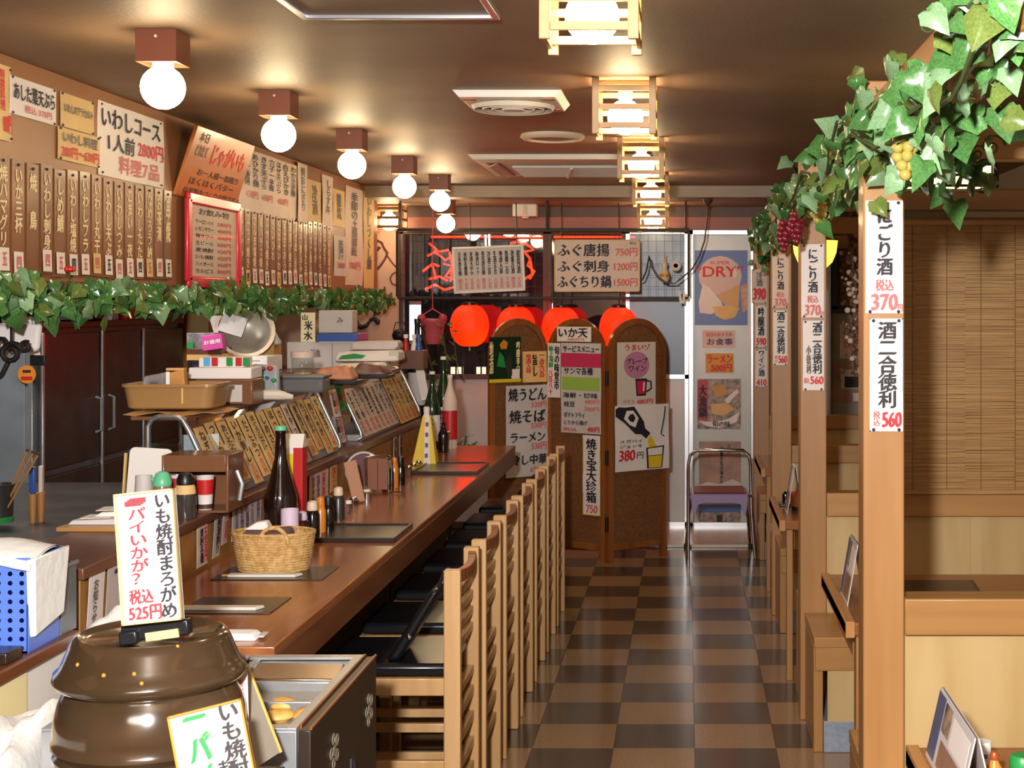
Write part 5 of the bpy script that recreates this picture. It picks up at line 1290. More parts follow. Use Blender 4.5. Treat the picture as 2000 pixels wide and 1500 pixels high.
MB().box((0, 0, .03), (.06, .10, .06)).build('pack_body', mat('navy', '18243a', .4), t, .008)
MB().box((0, -.05, .03), (.03, .006, .02)).build('pack_label', 'blue', t)
MB().box((0, 0, -.045), (.055, .09, .088)).build('pack_base', 'amberbox', t, .004)
t = thing('snack_bag', 'colourful printed snack bag behind the papers of the first glass case', 'bag', (XD(518, 5.3), 5.3, TZ))
MB().hexa([(-.055, -.02, 0), (.055, -.02, 0), (.055, .025, 0), (-.055, .025, 0)], [(-.05, -.012, .13), (.052, -.012, .125), (.052, .012, .125), (-.05, .012, .13)]).build('bag_body', mat('snack_grey', '98a0a4', .35), t, .012)
for i in range(10):
    MB().sphere((random.uniform(-.045, .045), -.024, random.uniform(.015, .115)), random.uniform(.008, .014), 8, 5, sz=.8).build('print_mark', random.choice(['blue', 'green', 'red', 'ink_purple', 'mint']), t)
t = thing('cloth_roll', 'long pale rolled bag lying before the snack bag', 'bag', (XD(522, 5.15), 5.15, TZ))
MB().tube([(-.07, 0, .018), (-.03, 0, .024), (.04, .02, .022), (.085, .03, .014)], [.012, .018, .018, .008], 8).build('roll_body', 'offwhite', t)
MB().sphere((-.074, 0, .016), .013, 8, 6).build('roll_end', 'cap', t)
t = thing('lidded_container', 'grey transparent lidded container on the first glass case', 'container', (XD(592, 5.7), 5.7, TZ))
MB().box((0, 0, .03), (.19, .12, .06)).build('container_body', mat('smoke_plastic', '78787c', .15, alpha=.75), t, .012)
MB().box((0, 0, .064), (.20, .13, .012)).build('lid', 'steel_side', t, .004)
t = thing('clear_jar', 'clear jar with yellow contents behind the lidded container', 'jar', (XD(585, 6.0), 6.05, TZ))
MB().lathe([(.046, 0), (.048, .12), (.044, .125), (.042, .006)], 20).build('jar_wall', 'clear', t)
MB().cyl((0, 0, .006), .038, .055, 16).build('yellow_contents', 'yellow', t)
MB().cyl((0, 0, .125), .05, .025, 20).build('lid', 'paper_pink', t)
t = thing('meat_pack', 'salmon coloured wrapped pack between the two glass cases', 'package', (XD(652, 6.2), 6.25, TZ + .02))
MB().hexa([(-.10, -.07, 0), (.09, -.07, 0), (.09, .07, 0), (-.10, .07, 0)], [(-.07, -.05, .05), (.06, -.05, .065), (.06, .05, .065), (-.07, .05, .05)]).build('wrapped_body', 'salmon', t, .015)
MB().box((0, 0, -.01), (.2, .15, .018)).build('tray', 'blackplastic', t, .004)
t = thing('meat_pack', 'dark red and grey wrapped pack on the farther glass case', 'package', (XD(722, 6.7), 6.75, TZ + .018))
MB().hexa([(-.09, -.08, 0), (.09, -.08, 0), (.09, .08, 0), (-.09, .08, 0)], [(-.05, -.05, .06), (.05, -.05, .045), (.05, .05, .045), (-.05, .05, .06)]).build('wrapped_body', mat('dark_pack', '6a3c38', .35, c2='8c7c74', scale=18), t, .015)
MB().box((0, 0, -.008), (.19, .17, .018)).build('tray', 'blackplastic', t, .004)
for k, (px0, px1, py0, py1, d, m, lab) in enumerate(((664, 760, 714, 735, 7.15, 'paper', 'white plastic bag lowest in the pile on the farther glass case'), (660, 786, 692, 713, 7.2, 'paper', 'white bag with a green print in the pile on the farther glass case'), (690, 782, 674, 691, 7.25, 'paper_grey', 'white bag topmost in the pile on the farther glass case'))):
    x0, x1 = XD(px0, d), XD(px1, d); zb = TZ + .002 + (0, .062, .118)[k]
    t = thing('plastic_bag', lab, 'bag', ((x0 + x1) / 2, d, zb)); h = (.06, .055, .045)[k]; w = x1 - x0
    MB().hexa([(-w / 2, -.1, 0), (w / 2, -.1, 0), (w / 2, .1, 0), (-w / 2, .1, 0)], [(-w * .46, -.08, h * .9), (w * .48, -.08, h), (w * .48, .08, h), (-w * .46, .08, h * .9)]).build('bag_body', m, t, .014)
    if k == 1: MB().prism([(-.14, .01), (-.02, .015), (.0, .03), (-.06, .04), (-.12, .03)], -.098, -.094).build('green_print', 'green', t)
    if k == 0: MB().box((-.04, -.097, .03), (.1, .004, .02)).build('yellow_print', 'yellow', t)
    MB().box((w * .42, -.085, h * .6), (.05, .01, h * .6)).build('bag_edge', 'offwhite', t, .003)
t = thing('wooden_crate', 'small brown wooden crate with red and blue caps at the end of the glass cases', 'crate', (XD(806, 7.7), 7.72, TZ))
for s_ in (-1, 1):
    MB().box((0, s_ * .06, .05), (.13, .012, .10)).build('side_board', 'ledge', t, .002)
    MB().box((s_ * .062, 0, .05), (.012, .108, .10)).build('end_board', 'ledge', t, .002)
MB().box((0, 0, .008), (.11, .108, .014)).build('bottom_board', 'ledge', t)
for k, (x, m, lab) in enumerate(((-.035, 'red', 'red capped bottle standing in the small wooden crate'), (.035, 'blue', 'blue capped bottle standing in the small wooden crate'), (.0, 'paper', 'white capped bottle standing in the small wooden crate'))):
    b = thing('small_bottle', lab, 'bottle', (XD(806, 7.7) + x, 7.70 + (.04 if k == 2 else -.01), TZ + .016))
    MB().lathe([(.018, 0), (.018, .10), (.010, .13), (.010, .15)], 14).build('bottle_body', m, b)
    MB().cyl((0, 0, .15), .013, .02, 12).build('cap', 'paper' if k != 1 else 'blue', b)
# bottles standing on the far end of the ledge
def bottle(px, d, zb, h, r, m, label, cap='cap', lbl=None, neck=.38, lean=0, name='sake_bottle', txt=None):
    t = thing(name, label, 'bottle', (XD(px, d), d, zb))
    if lean: t.rotation_euler = (0, lean, 0)
    hs = h * (1 - neck)
    MB().lathe([(r * .96, 0), (r, .008), (r, hs * .86), (r * .92, hs * .96), (r * .62, hs + (h - hs) * .22), (r * .36, hs + (h - hs) * .5), (r * .30, h * .93), (r * .34, h * .94), (r * .34, h * .965)], 24).build('bottle_body', m, t)
    MB().cyl((0, 0, h * .965), r * .36, h * .035, 16).build('cap', cap, t)
    if lbl:
        l = MB()
        n = 12; vs = []; fs = []
        for z in (hs * .18, hs * .74):
            for i in range(n + 1):
                a = R(-170 + 160 * i / n); vs.append((math.cos(a) * (r + .0008), math.sin(a) * (r + .0008), z))
        for i in range(n): fs.append((i, i + 1, n + 2 + i, n + 1 + i))
        l.add(vs, fs, 0, True).build('label', lbl, t)
        if txt: write(t, txt, 'ink', (-r * .35, hs * .22, r * .35, hs * .70), True, y=-r - .0015)
    return t
bottle(548, 4.57, CT, .397, .053, 'bottle', 'tall dark brown sake bottle with mint cap on the counter', 'mint', None, .52)
bottle(844, 7.70, CT, .42, .045, 'greenbottle', 'shorter dark green sake bottle with white label behind the yellow bag', 'white', 'paper', .4, txt='大吟醸')
bottle(866, 7.84, CT, .62 * .8, .045, 'greenbottle', 'tall green bottle with white label at the far end of the counter', 'paper', 'paper', .4, txt='銘酒')
bottle(815, 7.965, LT + .0, .54, .05, 'blackplastic', 'tallest black bottle behind the glass case end', 'blackplastic', 'paper_grey', .4, .0)
bottle(879, 7.74, CT, .40, .04, 'paper_pink', 'white and red bottle at the far counter end', 'paper', 'red', .3)
bottle(866, 7.55, CT, .16, .028, 'soy', 'small black bottle near the far counter end right of the yellow bag', 'blackplastic', None, .35)
bottle(876, 7.45, CT, .12, .022, 'clear', 'small clear bottle beside the small black one at the far counter end', 'white', None, .35)
t = thing('price_slip', 'slanted white price slip leaning on the dark bottles at the ledge end', 'price slip', (XD(824, 7.86), 7.862, LT + .10))
MB().box((0, 0, .10), (.045, .002, .22), rot=(0, -.18, 0)).build('slip', 'paper', t)
# trailing plant at the window end
t = thing('potted_plant', 'low leafy plant standing in the gap between counter end and window panel', 'plant', (XD(878, 8.4), 8.4, 0))
MB().lathe([(.07, 0), (.10, .22), (.11, .24), (.09, .24)], 18).build('pot', 'ledge', t)
for i in range(7):
    a = random.uniform(0, 6.28); MB().tube([(0, 0, .2), (.04 * math.cos(a), .04 * math.sin(a), .5), (.10 * math.cos(a), .10 * math.sin(a), .80 + .06 * random.random())], .005, 5).build('stem', 'stem', t)
lf = MB()
def leaf_pts(): return [(0, 0, 0), (.25, .03, .18), (.5, .0, .16), (.8, -.05, .07), (1, -.12, 0), (.8, -.05, -.07), (.5, 0, -.16), (.25, .03, -.18)]
simple = MB().add([(x, y + .03, z) for x, y, z in leaf_pts()] + [(.5, .06, 0)], [(0, 1, 8), (1, 2, 8), (2, 3, 8), (3, 4, 8), (4, 5, 8), (5, 6, 8), (6, 7, 8), (7, 0, 8)]).mesh('leaf', 'leaf3')
for i in range(40):
    a = random.uniform(0, 6.28); rr = random.uniform(.02, .16)
    o = link(simple, 'leaf', t, loc=(rr * math.cos(a), rr * math.sin(a), random.uniform(.42, .86)), rot=(random.uniform(0, 6), random.uniform(-.8, .8), a)); s_ = random.uniform(.06, .10); o.scale = (s_, s_, s_)

# ================================================================== THINGS ON THE COUNTER
# wicker basket with handle
d = 4.22; bx = XD(535, d)
t = thing('wicker_basket', 'oval straw basket with a loop handle on the counter', 'basket', (bx, d, CT))
prof = [(.80, 0), (.86, .012), (.96, .06), (1.02, .112), (.98, .112), (.90, .06), (.8, .016)]
T0 = Matrix.Diagonal((.118, .085, 1, 1))
rows = MB()
for i in range(14):
    z = .005 + i * .0078; r = .84 + .17 * (z / .112) ** .8
    rows.tube([(.118 * r * math.cos(a * .2618), .085 * r * math.sin(a * .2618), z + .0012 * (-1) ** a) for a in range(24)], .0046, 6, closed=True)
o = rows.build('woven_coils', 'wicker', t); o['kind'] = 'stuff'
MB().add([], [])
MB().lathe([(1e-5, .006), (.8, .006), (.86, .03), (.97, .108), (.95, .108), (.84, .03), (.78, .012), (1e-5, .012)], 24, T=T0).build('basket_wall', 'wicker', t)
MB().tube([(.022 + .042 * math.cos(a), -.082, .09 + .048 * math.sin(a)) for a in [math.pi * i / 10 for i in range(11)]], .006, 8).build('handle', 'wicker', t)
MB().tube([(.118 * 1.01 * math.cos(a * .2618), .085 * 1.01 * math.sin(a * .2618), .113) for a in range(24)], .006, 6, closed=True).build('rim', 'wicker', t)
t = thing('folded_cloth', 'mauve folded cloth lying in the straw basket', 'cloth', (bx - .015, d, CT + .085))
MB().hexa([(-.085, -.05, 0), (.07, -.055, 0), (.07, .05, 0), (-.085, .05, 0)], [(-.08, -.045, .022), (.06, -.05, .032), (.06, .045, .04), (-.07, .045, .035)]).build('cloth_fold', 'mauve', t, .008)
t = thing('napkin', 'white napkin corner sticking out of the straw basket', 'napkin', (bx - .045, d + .02, CT + .118))
MB().hexa([(-.045, -.02, 0), (.03, -.02, 0), (.03, .03, 0), (-.045, .03, 0)], [(-.01, -.015, .022), (.02, -.015, .026), (.02, .02, .026), (-.01, .02, .022)]).build('fold', 'paper', t, .004)
# paper roll cup in front of the bottle
t = thing('paper_roll', 'lilac white paper cylinder standing before the brown bottle', 'cylinder', (XD(566, 4.40), 4.40, CT))
MB().lathe([(.027, 0), (.027, .155), (.0245, .155), (.0245, .004)], 24).build('roll_wall', 'lilac', t)
MB().box((.0, -.0272, .08), (.002, .001, .15)).build('seam', 'offwhite', t)
# carton behind the bottle
t = thing('drink_carton', 'narrow white yellow and red carton behind the brown bottle', 'carton', (XD(578, 4.86), 4.86, CT))
MB().box((0, 0, .15), (.062, .062, .30)).build('carton_body', 'red', t, .003)
MB().hexa([(-.031, -.031, .30), (.031, -.031, .30), (.031, .031, .30), (-.031, .031, .30)], [(-.031, -.006, .345), (.031, -.006, .345), (.031, .006, .345), (-.031, .006, .345)]).build('gable_top', 'white', t)
MB().prism([(-.0305, .18), (-.004, .08), (.0, .28), (-.0305, .28)], -.033, -.0315).build('yellow_print', 'yellow', t)
MB().prism([(-.0305, .28), (.0, .28), (.0, .30), (-.0305, .30)], -.033, -.0315).build('white_print', 'paper', t)
MB().lathe([(1e-5, 0), (.018, 0), (.018, .001), (1e-5, .001)], 14, T=Matrix.Translation((.005, -.0315, .07)) @ Matrix.Rotation(R(90), 4, 'X')).build('pale_print', 'paper_pink', t)
# placemats and trays
def mat_tray(x0, x1, y0, y1, label, m='tray', h=.012, name='serving_tray'):
    t = thing(name, label, 'tray', ((x0 + x1) / 2, (y0 + y1) / 2, CT))
    w, l = x1 - x0, y1 - y0
    MB().span((-w / 2 + .008, -l / 2 + .008, .001), (w / 2 - .008, l / 2 - .008, h * .6)).build('tray_base', m, t)
    for s_ in (-1, 1):
        MB().span((-w / 2, s_ * (l / 2 - .005) - .005, 0), (w / 2, s_ * (l / 2 - .005) + .005, h)).build('rim', m, t, .002)
        MB().span((s_ * (w / 2 - .005) - .005, -l / 2 + .0101, 0), (s_ * (w / 2 - .005) + .005, l / 2 - .0101, h)).build('rim', m, t, .002)
    return t
mat_tray(-1.30, -.965, 4.70, 5.02, 'dark lacquer tray on the counter right of the brown bottle', h=.016)
mat_tray(-1.27, -.965, 6.55, 6.95, 'dark tray on the counter near the yellow wrapped bag', h=.016)
def setting(y0, x0, x1, label):
    t = thing('placemat', label + ' dark placemat on the counter', 'placemat', ((x0 + x1) / 2, y0, CT))
    MB().box((0, 0, .0015), (x1 - x0, .20, .003)).build('mat_sheet', 'tray', t, .001)
    c = thing('chopstick_packet', label + ' paper chopstick packet on its dark placemat', 'chopsticks', ((x0 + x1) / 2 - .02, y0 - .055, CT + .0032))
    MB().hexa([(-.10, -.017, 0), (.095, -.017, 0), (.11, .017, 0), (-.10, .017, 0)], [(-.10, -.015, .008), (.093, -.015, .008), (.107, .015, .008), (-.10, .015, .008)]).build('packet', 'paper_tan' if False else 'offwhite', c, .002)
    MB().hexa([(-.12, -.005, .001), (-.10, -.005, .001), (-.10, .005, .001), (-.12, .005, .001)], [(-.12, -.004, .006), (-.10, -.004, .006), (-.10, .004, .006), (-.12, .004, .006)]).build('chopstick_ends', 'kraft', c)
setting(3.72, -1.30, -1.06, 'nearest the tall white sign,')
setting(4.16, -1.36, -1.04, 'under the straw basket,')
t = thing('wet_towel', 'white folded wet towel in its bag at the near counter end', 'towel', (XD(470, 3.36), 3.36, CT))
MB().hexa([(-.05, -.03, 0), (.045, -.03, 0), (.05, .03, 0), (-.05, .03, 0)], [(-.045, -.022, .016), (.03, -.02, .014), (.035, .022, .018), (-.045, .022, .018)]).build('towel_roll', 'cloth', t, .006)
MB().box((.052, .004, .008), (.016, .045, .005)).build('bag_edge', 'paper_grey', t, .002)
# condiment sets
def small_bottle(px, d, h, r, m, cap, label, capm='cap', dz=0, name='condiment_bottle'):
    t = thing(name, label, 'bottle', (XD(px, d), d, CT + dz))
    MB().lathe([(r, 0), (r, h * .62), (r * .8, h * .72), (r * .55, h * .78)], 16).build('bottle_body', m, t)
    MB().lathe([(r * .75, h * .74), (r * .8, h * .80), (r * .7, h * .96), (r * .3, h)], 14).build('cap', capm, t)
    return t
small_bottle(610, 4.80, .125, .024, 'soy', 0, 'soy bottle with white cap, nearest condiment group on the counter')
small_bottle(626, 4.86, .13, .019, 'orange', 0, 'orange sauce bottle of the nearest condiment group on the counter', 'orange')
small_bottle(641, 4.92, .125, .021, 'soy', 0, 'all black sauce bottle of the nearest condiment group on the counter', 'blackplastic')
small_bottle(590, 4.66, .11, .022, 'clear', 0, 'glass toothpick holder left of the nearest condiment group', 'lilac')
small_bottle(661, 5.2, .12, .022, 'steel_dark', 0, 'dark shaker with cream cap beyond the nearest condiment group')
small_bottle(680, 5.35, .05, .018, 'clear', 0, 'little white salt shaker before the leaning tan card', 'white')
small_bottle(690, 5.42, .055, .018, 'clear', 0, 'little chrome shaker before the leaning tan card', 'chrome')
small_bottle(716, 5.75, .04, .022, 'chrome', 0, 'small shiny chrome shaker at the foot of the wire stand', 'white')
small_bottle(758, 6.02, .125, .024, 'soy', 0, 'soy bottle with white cap, middle condiment group')
small_bottle(770, 6.10, .13, .019, 'orange', 0, 'orange sauce bottle of the middle condiment group', 'orange')
small_bottle(782, 6.18, .125, .021, 'soy', 0, 'all black sauce bottle of the middle condiment group', 'blackplastic')
for k, (px, d) in enumerate(((798, 6.5), (808, 6.6), (818, 6.7))):
    small_bottle(px, d, .05, .017, 'clear', 0, ['left', 'middle', 'right'][k] + ' little clear shaker in the row before the yellow bag', 'chrome')
t = thing('leaning_card', 'plain tan wooden card leaning against the riser beside the wire stand', 'card', (XD(690, 5.6), 5.62, CT))
MB().box((0, 0, .085), (.05, .008, .17), rot=(.06, -.22, .3)).build('card_board', mat('tan_card', 'b88866', .5), t, .003)
MB().box((-.005, .01, .004), (.05, .02, .008)).build('foot', 'ledge', t)
c = thing('wire_stand', 'chrome wire menu stand on the counter', 'stand', (XD(735, 5.9), 5.9, CT))
p = [(-.05, 0, .004), (-.05, 0, .14), (-.042, 0, .152), (.042, 0, .152), (.05, 0, .14), (.05, 0, .004)]
MB().tube(p, .004, 8).build('wire_loop', 'chrome', c)
MB().tube([(x, y + .06, z) for x, y, z in p], .004, 8).build('wire_loop', 'chrome', c)
for s_ in (-1, 1): MB().tube([(s_ * .05, 0, .006), (s_ * .05, .06, .006)], .004, 8).build('wire_foot', 'chrome', c)
MB().tube([(.05, -.0, .006), (.10, .02, .006)], .003, 6).build('wire_foot', 'chrome', c)
k = thing('menu_booklet', 'reddish brown booklet held in the chrome wire stand', 'booklet', (XD(735, 5.9), 5.93, CT + .012))
MB().box((0, 0, .066), (.085, .014, .13)).build('cover', mat('booklet_brown', '8a5440', .5), k, .002)
MB().box((.0, -.0082, .066), (.003, .002, .12)).build('fold_line', 'darkbrown', k)
t = thing('round_fan', 'round clear and blue plastic fan leaning behind the wire stand', 'fan', (XD(708, 6.0), 6.02, CT))
MB().lathe([(.07, -.004), (.078, -.004), (.078, .004), (.07, .004)], 24, ring=True, T=Matrix.Translation((0, 0, .085)) @ Matrix.Rotation(R(80), 4, 'X')).build('rim', 'paper_grey', t)
MB().lathe([(1e-5, -.001), (.07, -.001), (.07, .001), (1e-5, .001)], 24, T=Matrix.Translation((0, 0, .085)) @ Matrix.Rotation(R(80), 4, 'X')).build('face', 'mauve', t)
MB().box((0, 0, .005), (.05, .03, .01)).build('foot', 'blackplastic', t, .002)
# yellow wrapped bag
d = 6.95
t = thing('yellow_bag', 'tall tapering yellow and white paper bag with purple marks on the counter', 'bag', (XD(838, d) - .012, d, CT))
MB().hexa([(-.068, -.04, 0), (.055, -.04, 0), (.055, .04, 0), (-.068, .04, 0)], [(-.018, -.012, .24), (.022, -.012, .24), (.022, .012, .24), (-.018, .012, .24)]).build('bag_body', 'yellow', t, .004)
MB().hexa([(-.006, -.043, .004), (.024, -.043, .004), (.024, -.0405, .004), (-.006, -.0405, .004)], [(-.004, -.0145, .24), (.016, -.0145, .24), (.016, -.0123, .24), (-.004, -.0123, .24)]).build('white_band', 'paper', t)
for i in range(4): MB().box((.006, -.042 + .007 * i, .05 + .05 * i), (.014, .003, .02), rot=(-.12, 0, 0)).build('purple_mark', 'ink_purple', t)
MB().lathe([(.02, .235), (.014, .25), (.016, .28), (.008, .285)], 12).build('white_tip', 'paper', t)

# ================================================================== THINGS ON THE LEDGE
def ledge(px, d): return XD(px, d), d, LT
t = thing('condiment_cabinet', 'open brown amber box on the near ledge end with cups inside', 'box', (XD(384, 4.28), 4.34, LT))
w, dp_, h = .192, .15, .172
for s_ in (-1, 1): MB().span((s_ * w / 2 - .004, -dp_ / 2, 0), (s_ * w / 2 + .004, dp_ / 2, h)).build('side_wall', 'amberbox', t, .002)
MB().span((-w / 2 + .0041, dp_ / 2 - .008, 0), (w / 2 - .0041, dp_ / 2, h)).build('back_wall', 'amberbox', t)
MB().span((-w / 2 + .0041, -dp_ / 2, h - .05), (w / 2 - .0041, -dp_ / 2 + .006, h)).build('front_board', 'amberbox', t, .002)
MB().span((-w / 2 + .0041, -dp_ / 2 + .0061, h - .006), (w / 2 - .0041, dp_ / 2 - .0081, h)).build('top_board', 'amberbox', t)
MB().span((-w / 2 + .0041, -dp_ / 2, 0), (w / 2 - .0041, dp_ / 2 - .0081, .006)).build('bottom_board', 'amberbox', t)
MB().tube([(w / 2 + .02, -.02, .03), (w / 2 + .028, -.02, .08), (w / 2 + .012, -.02, .12)], .007, 8).build('side_handle', 'steel', t)
def cup(px, d, label):
    t = thing('paper_cup', label, 'cup', (XD(px, d), d, LT + .0065))
    MB().lathe([(.020, 0), (.026, .098), (.028, .10), (.024, .098), (.019, .004)], 20).build('cup_wall', 'paper', t)
    MB().lathe([(.0233, .045), (.0262, .09)], 20).build('red_band', 'red', t)
    MB().lathe([(.0206, .002), (.0214, .016)], 20).build('dark_base', 'darkbrown', t)
cup(346, 4.34, 'red and white paper cup in the amber box, left of the dark jar')
cup(401, 4.30, 'red and white paper cup in the amber box, right of the dark jar')
t = thing('sauce_jar', 'dark soy jar with a round black lid before the amber box', 'jar', (XD(362, 4.16), 4.16, LT))
MB().lathe([(.030, 0), (.0315, .01), (.030, .075), (.027, .09), (.024, .098)], 22).build('jar_body', mat('dark_jar', '3c3634', .12, coat=.4), t)
MB().lathe([(.0275, .072), (.0305, .072), (.0275, .092), (.0245, .099)], 22).build('shoulder_band', 'paper_tan', t)
MB().lathe([(.025, .098), (.026, .112), (.018, .13), (1e-5, .135)], 20).build('lid', 'blackplastic', t)
t = thing('sauce_jar', 'clear brown jar with a mint green lid beside the white sign', 'jar', (XD(317, 4.22), 4.22, LT))
MB().lathe([(.027, 0), (.028, .08), (.026, .09)], 20).build('jar_body', mat('pale_jar', '8a7a5c', .15, coat=.4), t)
MB().lathe([(.027, .088), (.028, .10), (.018, .125), (.008, .13)], 20).build('lid', 'mint', t)
MB().sphere((-.028, 0, .104), .007, 8, 6).build('lid_tab', 'mint', t)
t = thing('sauce_cup', 'pale pinkish plastic cup left of the mint lidded jar', 'cup', (XD(281, 4.24), 4.24, LT))
MB().lathe([(.024, 0), (.026, .075), (.024, .115), (.022, .115), (.022, .004)], 18).build('cup_wall', 'paper_grey', t)
MB().lathe([(.0252, .012), (.0268, .07)], 18).build('pink_label', 'paper_pink', t)
t = thing('cutting_board', 'white plastic cutting board standing upright at the near end of the glass case', 'cutting board', (XD(287, 4.40), 4.40, LT))
T = Matrix.Rotation(.06, 4, 'Y') @ Matrix.Rotation(-.06, 4, 'X')
pts = rrect(.066, .09, .018)
MB().prism([(x, z + .09) for x, z in pts], -.006, .006, T=T).build('board', 'white', t, .002)
MB().box((-.069, 0, .09), (.006, .012, .15), rot=(0, .06, 0)).build('worn_edge', 'paper_tan', t)
# menus on a wooden board at the near ledge end
t = thing('wooden_board', 'wooden board holding pale papers on the near ledge end', 'board', (XD(190, 3.98), 3.98, LT))
MB().span((-.085, -.07, 0), (.095, .11, .012)).build('board', 'honeyx', t, .002)
for k, lab in enumerate(('lower pale paper sheaf on the wooden board of the ledge', 'upper white paper sheaf on the wooden board of the ledge')):
    s = thing('paper_sheaf', lab, 'papers', (XD(195 + 18 * k, 4.0), 4.0 + .04 * k, LT + .0125 + .0165 * k))
    MB().hexa([(-.07 + .03 * k, -.05, 0), (.07, -.05, 0), (.07, .06, 0), (-.07 + .03 * k, .06, 0)], [(-.06 + .04 * k, -.045, .012), (.068, -.045, .016), (.068, .055, .016), (-.06 + .04 * k, .055, .012)]).build('sheets', 'paper_grey' if k == 0 else 'paper', s, .003)
    MB().box((0, .0, .017), (.08, .08, .0015), rot=(0, -.02, .1)).build('loose_sheet', 'paper', s)
# kitchen utensils at the left edge
d = 5.2
t = thing('utensil_holder', 'dark steel utensil holder at the left edge of the photo', 'holder', (XD(-4, d), d, ZD(1020, d)))
MB().lathe([(.05, 0), (.055, .13), (.058, .14), (.052, .14), (.048, .006)], 20).build('holder_wall', 'steel_dark', t)
MB().lathe([(.052, .0), (.055, .018), (.05, .022)], 20).build('base_ring', 'green', t)
zt = ZD(1020, d)
for k in range(3):
    u = thing('chopstick', ['left brown', 'middle brown', 'right brown'][k] + ' wooden stick slanting from the utensil holder', 'chopstick', (XD(-4, d) + .012 * k, d - .01 * k, zt + .02))
    u.rotation_euler = (0, .42 + .05 * k, 0)
    MB().lathe([(.003, 0), (.0055, .27)], 8).build('stick', 'woodhandle', u)
    MB().lathe([(.0057, .262), (.0057, .272)], 8).build('end', 'darkbrown', u)
kitchen_table = thing('work_table', 'steel kitchen work table behind the ledge at the left', 'table', (-2.45, 4.9, 0))
ZK = ZD(1030, d)
MB().span((-.75, -1.3, ZK - .03), (.62, 1.6, ZK)).build('table_top', 'steel_dark', kitchen_table, .003)
for x in (-.7, .57):
    for y in (-1.25, 1.55): MB().span((x - .02, y - .02, 0), (x + .02, y + .02, ZK - .03)).build('leg', 'steel', kitchen_table)
for k, (px, m, lab) in enumerate(((64, 'blue', 'brush with a blue top and wooden handle left of the refrigerator trim'), (73, 'paper_pink', 'brush with a pale top and wooden handle left of the refrigerator trim'))):
    u = thing('kitchen_brush', lab, 'brush', (XD(px, 5.3), 5.3 + .03 * k, ZK))
    MB().lathe([(.010, 0), (.014, .05), (.016, .11)], 10).build('handle', 'woodhandle', u)
    MB().box((0, 0, .16), (.020 if k == 0 else .014, .02, .10)).build('top', m, u, .004)
t = thing('hanging_ladle', 'dark ironwork scroll ornament with curls at the left edge', 'ornament', P(22, 690, 4.5))
def curl(cx, cz, r, a0, n=14, turns=1.3): return [(cx + r * (1 - .6 * i / n) * math.cos(a0 + turns * 6.28 * i / n), 0, cz + r * (1 - .6 * i / n) * math.sin(a0 + turns * 6.28 * i / n)) for i in range(n + 1)]
MB().tube(curl(.0, .0, .035, .4), .009, 8).build('scroll', 'blackiron', t)
MB().tube(curl(-.035, .03, .03, 2), .008, 8).build('scroll', 'blackiron', t)
MB().tube(curl(.045, .02, .018, 1), .007, 8).build('scroll', 'blackiron', t)
MB().tube([(-.01, 0, -.03), (-.03, 0, -.07), (-.055, 0, -.09)], .008, 8).build('scroll', 'blackiron', t)
MB().tube([(0, 0, .03), (.0, 0, .12), (.0, 0, SZ - .03 - ZD(690, 4.5))], .004, 6).build('hanging_rod', 'blackiron', t)
t = thing('hanging_bag', 'white plastic bag hanging behind the ironwork scroll at the left edge', 'bag', P(28, 650, 4.66))
MB().hexa([(-.075, 0, -.08), (.075, 0, -.06), (.075, .03, -.06), (-.075, .03, -.08)], [(-.06, 0, .03), (.085, 0, .03), (.085, .03, .03), (-.06, .03, .03)]).build('bag_body', 'paper', t, .012)
MB().tube([(-.03, .01, .03), (.01, .01, .14), (.05, .01, .03)], .005, 6).build('handle', 'paper', t)
MB().tube([(.01, .01, .13), (.01, .01, SZ - .03 - ZD(650, 4.66))], .003, 5).build('hanging_string', 'cord', t)
t = thing('paper_slip', 'narrow pale paper slip hanging beside the white bag at the left edge', 'paper', P(62, 640, 4.78))
MB().box((0, 0, -.02), (.035, .002, .19), rot=(0, -.16, 0)).build('slip', 'paper_pink', t)
MB().box((.02, .002, -.11), (.05, .012, .035)).build('clip', 'blackplastic', t, .002)
MB().tube([(-.015, .004, .07), (-.015, .004, SZ - .03 - ZD(640, 4.78))], .002, 5).build('hanging_string', 'cord', t)
# ================================================================== FOREGROUND AT THE LEFT
t = thing('side_table', 'low red brown table under the big ceramic jar', 'table', (-.98, 2.26, 0))
MB().span((-.225, -.40, .66), (.36, .38, .70)).build('tabletop', 'ledge', t, .004)
for sx in (-.20, .32):
    for sy in (-.36, .34): MB().span((sx - .02, sy - .02, 0), (sx + .02, sy + .02, .66)).build('leg', 'ledge', t, .003)
JX, JD, JZ = -.903, 2.40, .70
t = thing('ceramic_jar', 'big brown glazed ceramic jar with a wide lid in the foreground', 'jar', (JX, JD, JZ))
MB().lathe([(.095, 0), (.115, .02), (.132, .06), (.143, .12), (.147, .168), (.1475, .181), (.154, .187), (.154, .195), (.148, .201), (.1525, .207), (.158, .213), (.157, .220), (.153, .227), (.1545, .236), (.152, .258), (.146, .280), (.137, .301), (.128, .315), (.118, .315), (.118, .30)], 56).build('body', 'jar', t)
lug = MB()
for s_ in (-107, 73):
    a0 = R(s_)
    MB().tube([(.150 * math.cos(a0 + R(q)), .150 * math.sin(a0 + R(q)), .158 - .0006 * q * q * .12) for q in range(-20, 21, 5)], [.006, .011, .014, .015, .016, .015, .014, .011, .006], 10).build('lug_handle', 'jar', t)
lid = MB().lathe([(.136, .305), (.151, .312), (.155, .320), (.153, .330), (.145, .336), (.138, .352), (.129, .374), (.122, .386), (.115, .389), (.108, .384), (.100, .380), (1e-5, .378)], 56).build('lid', 'jar', t)
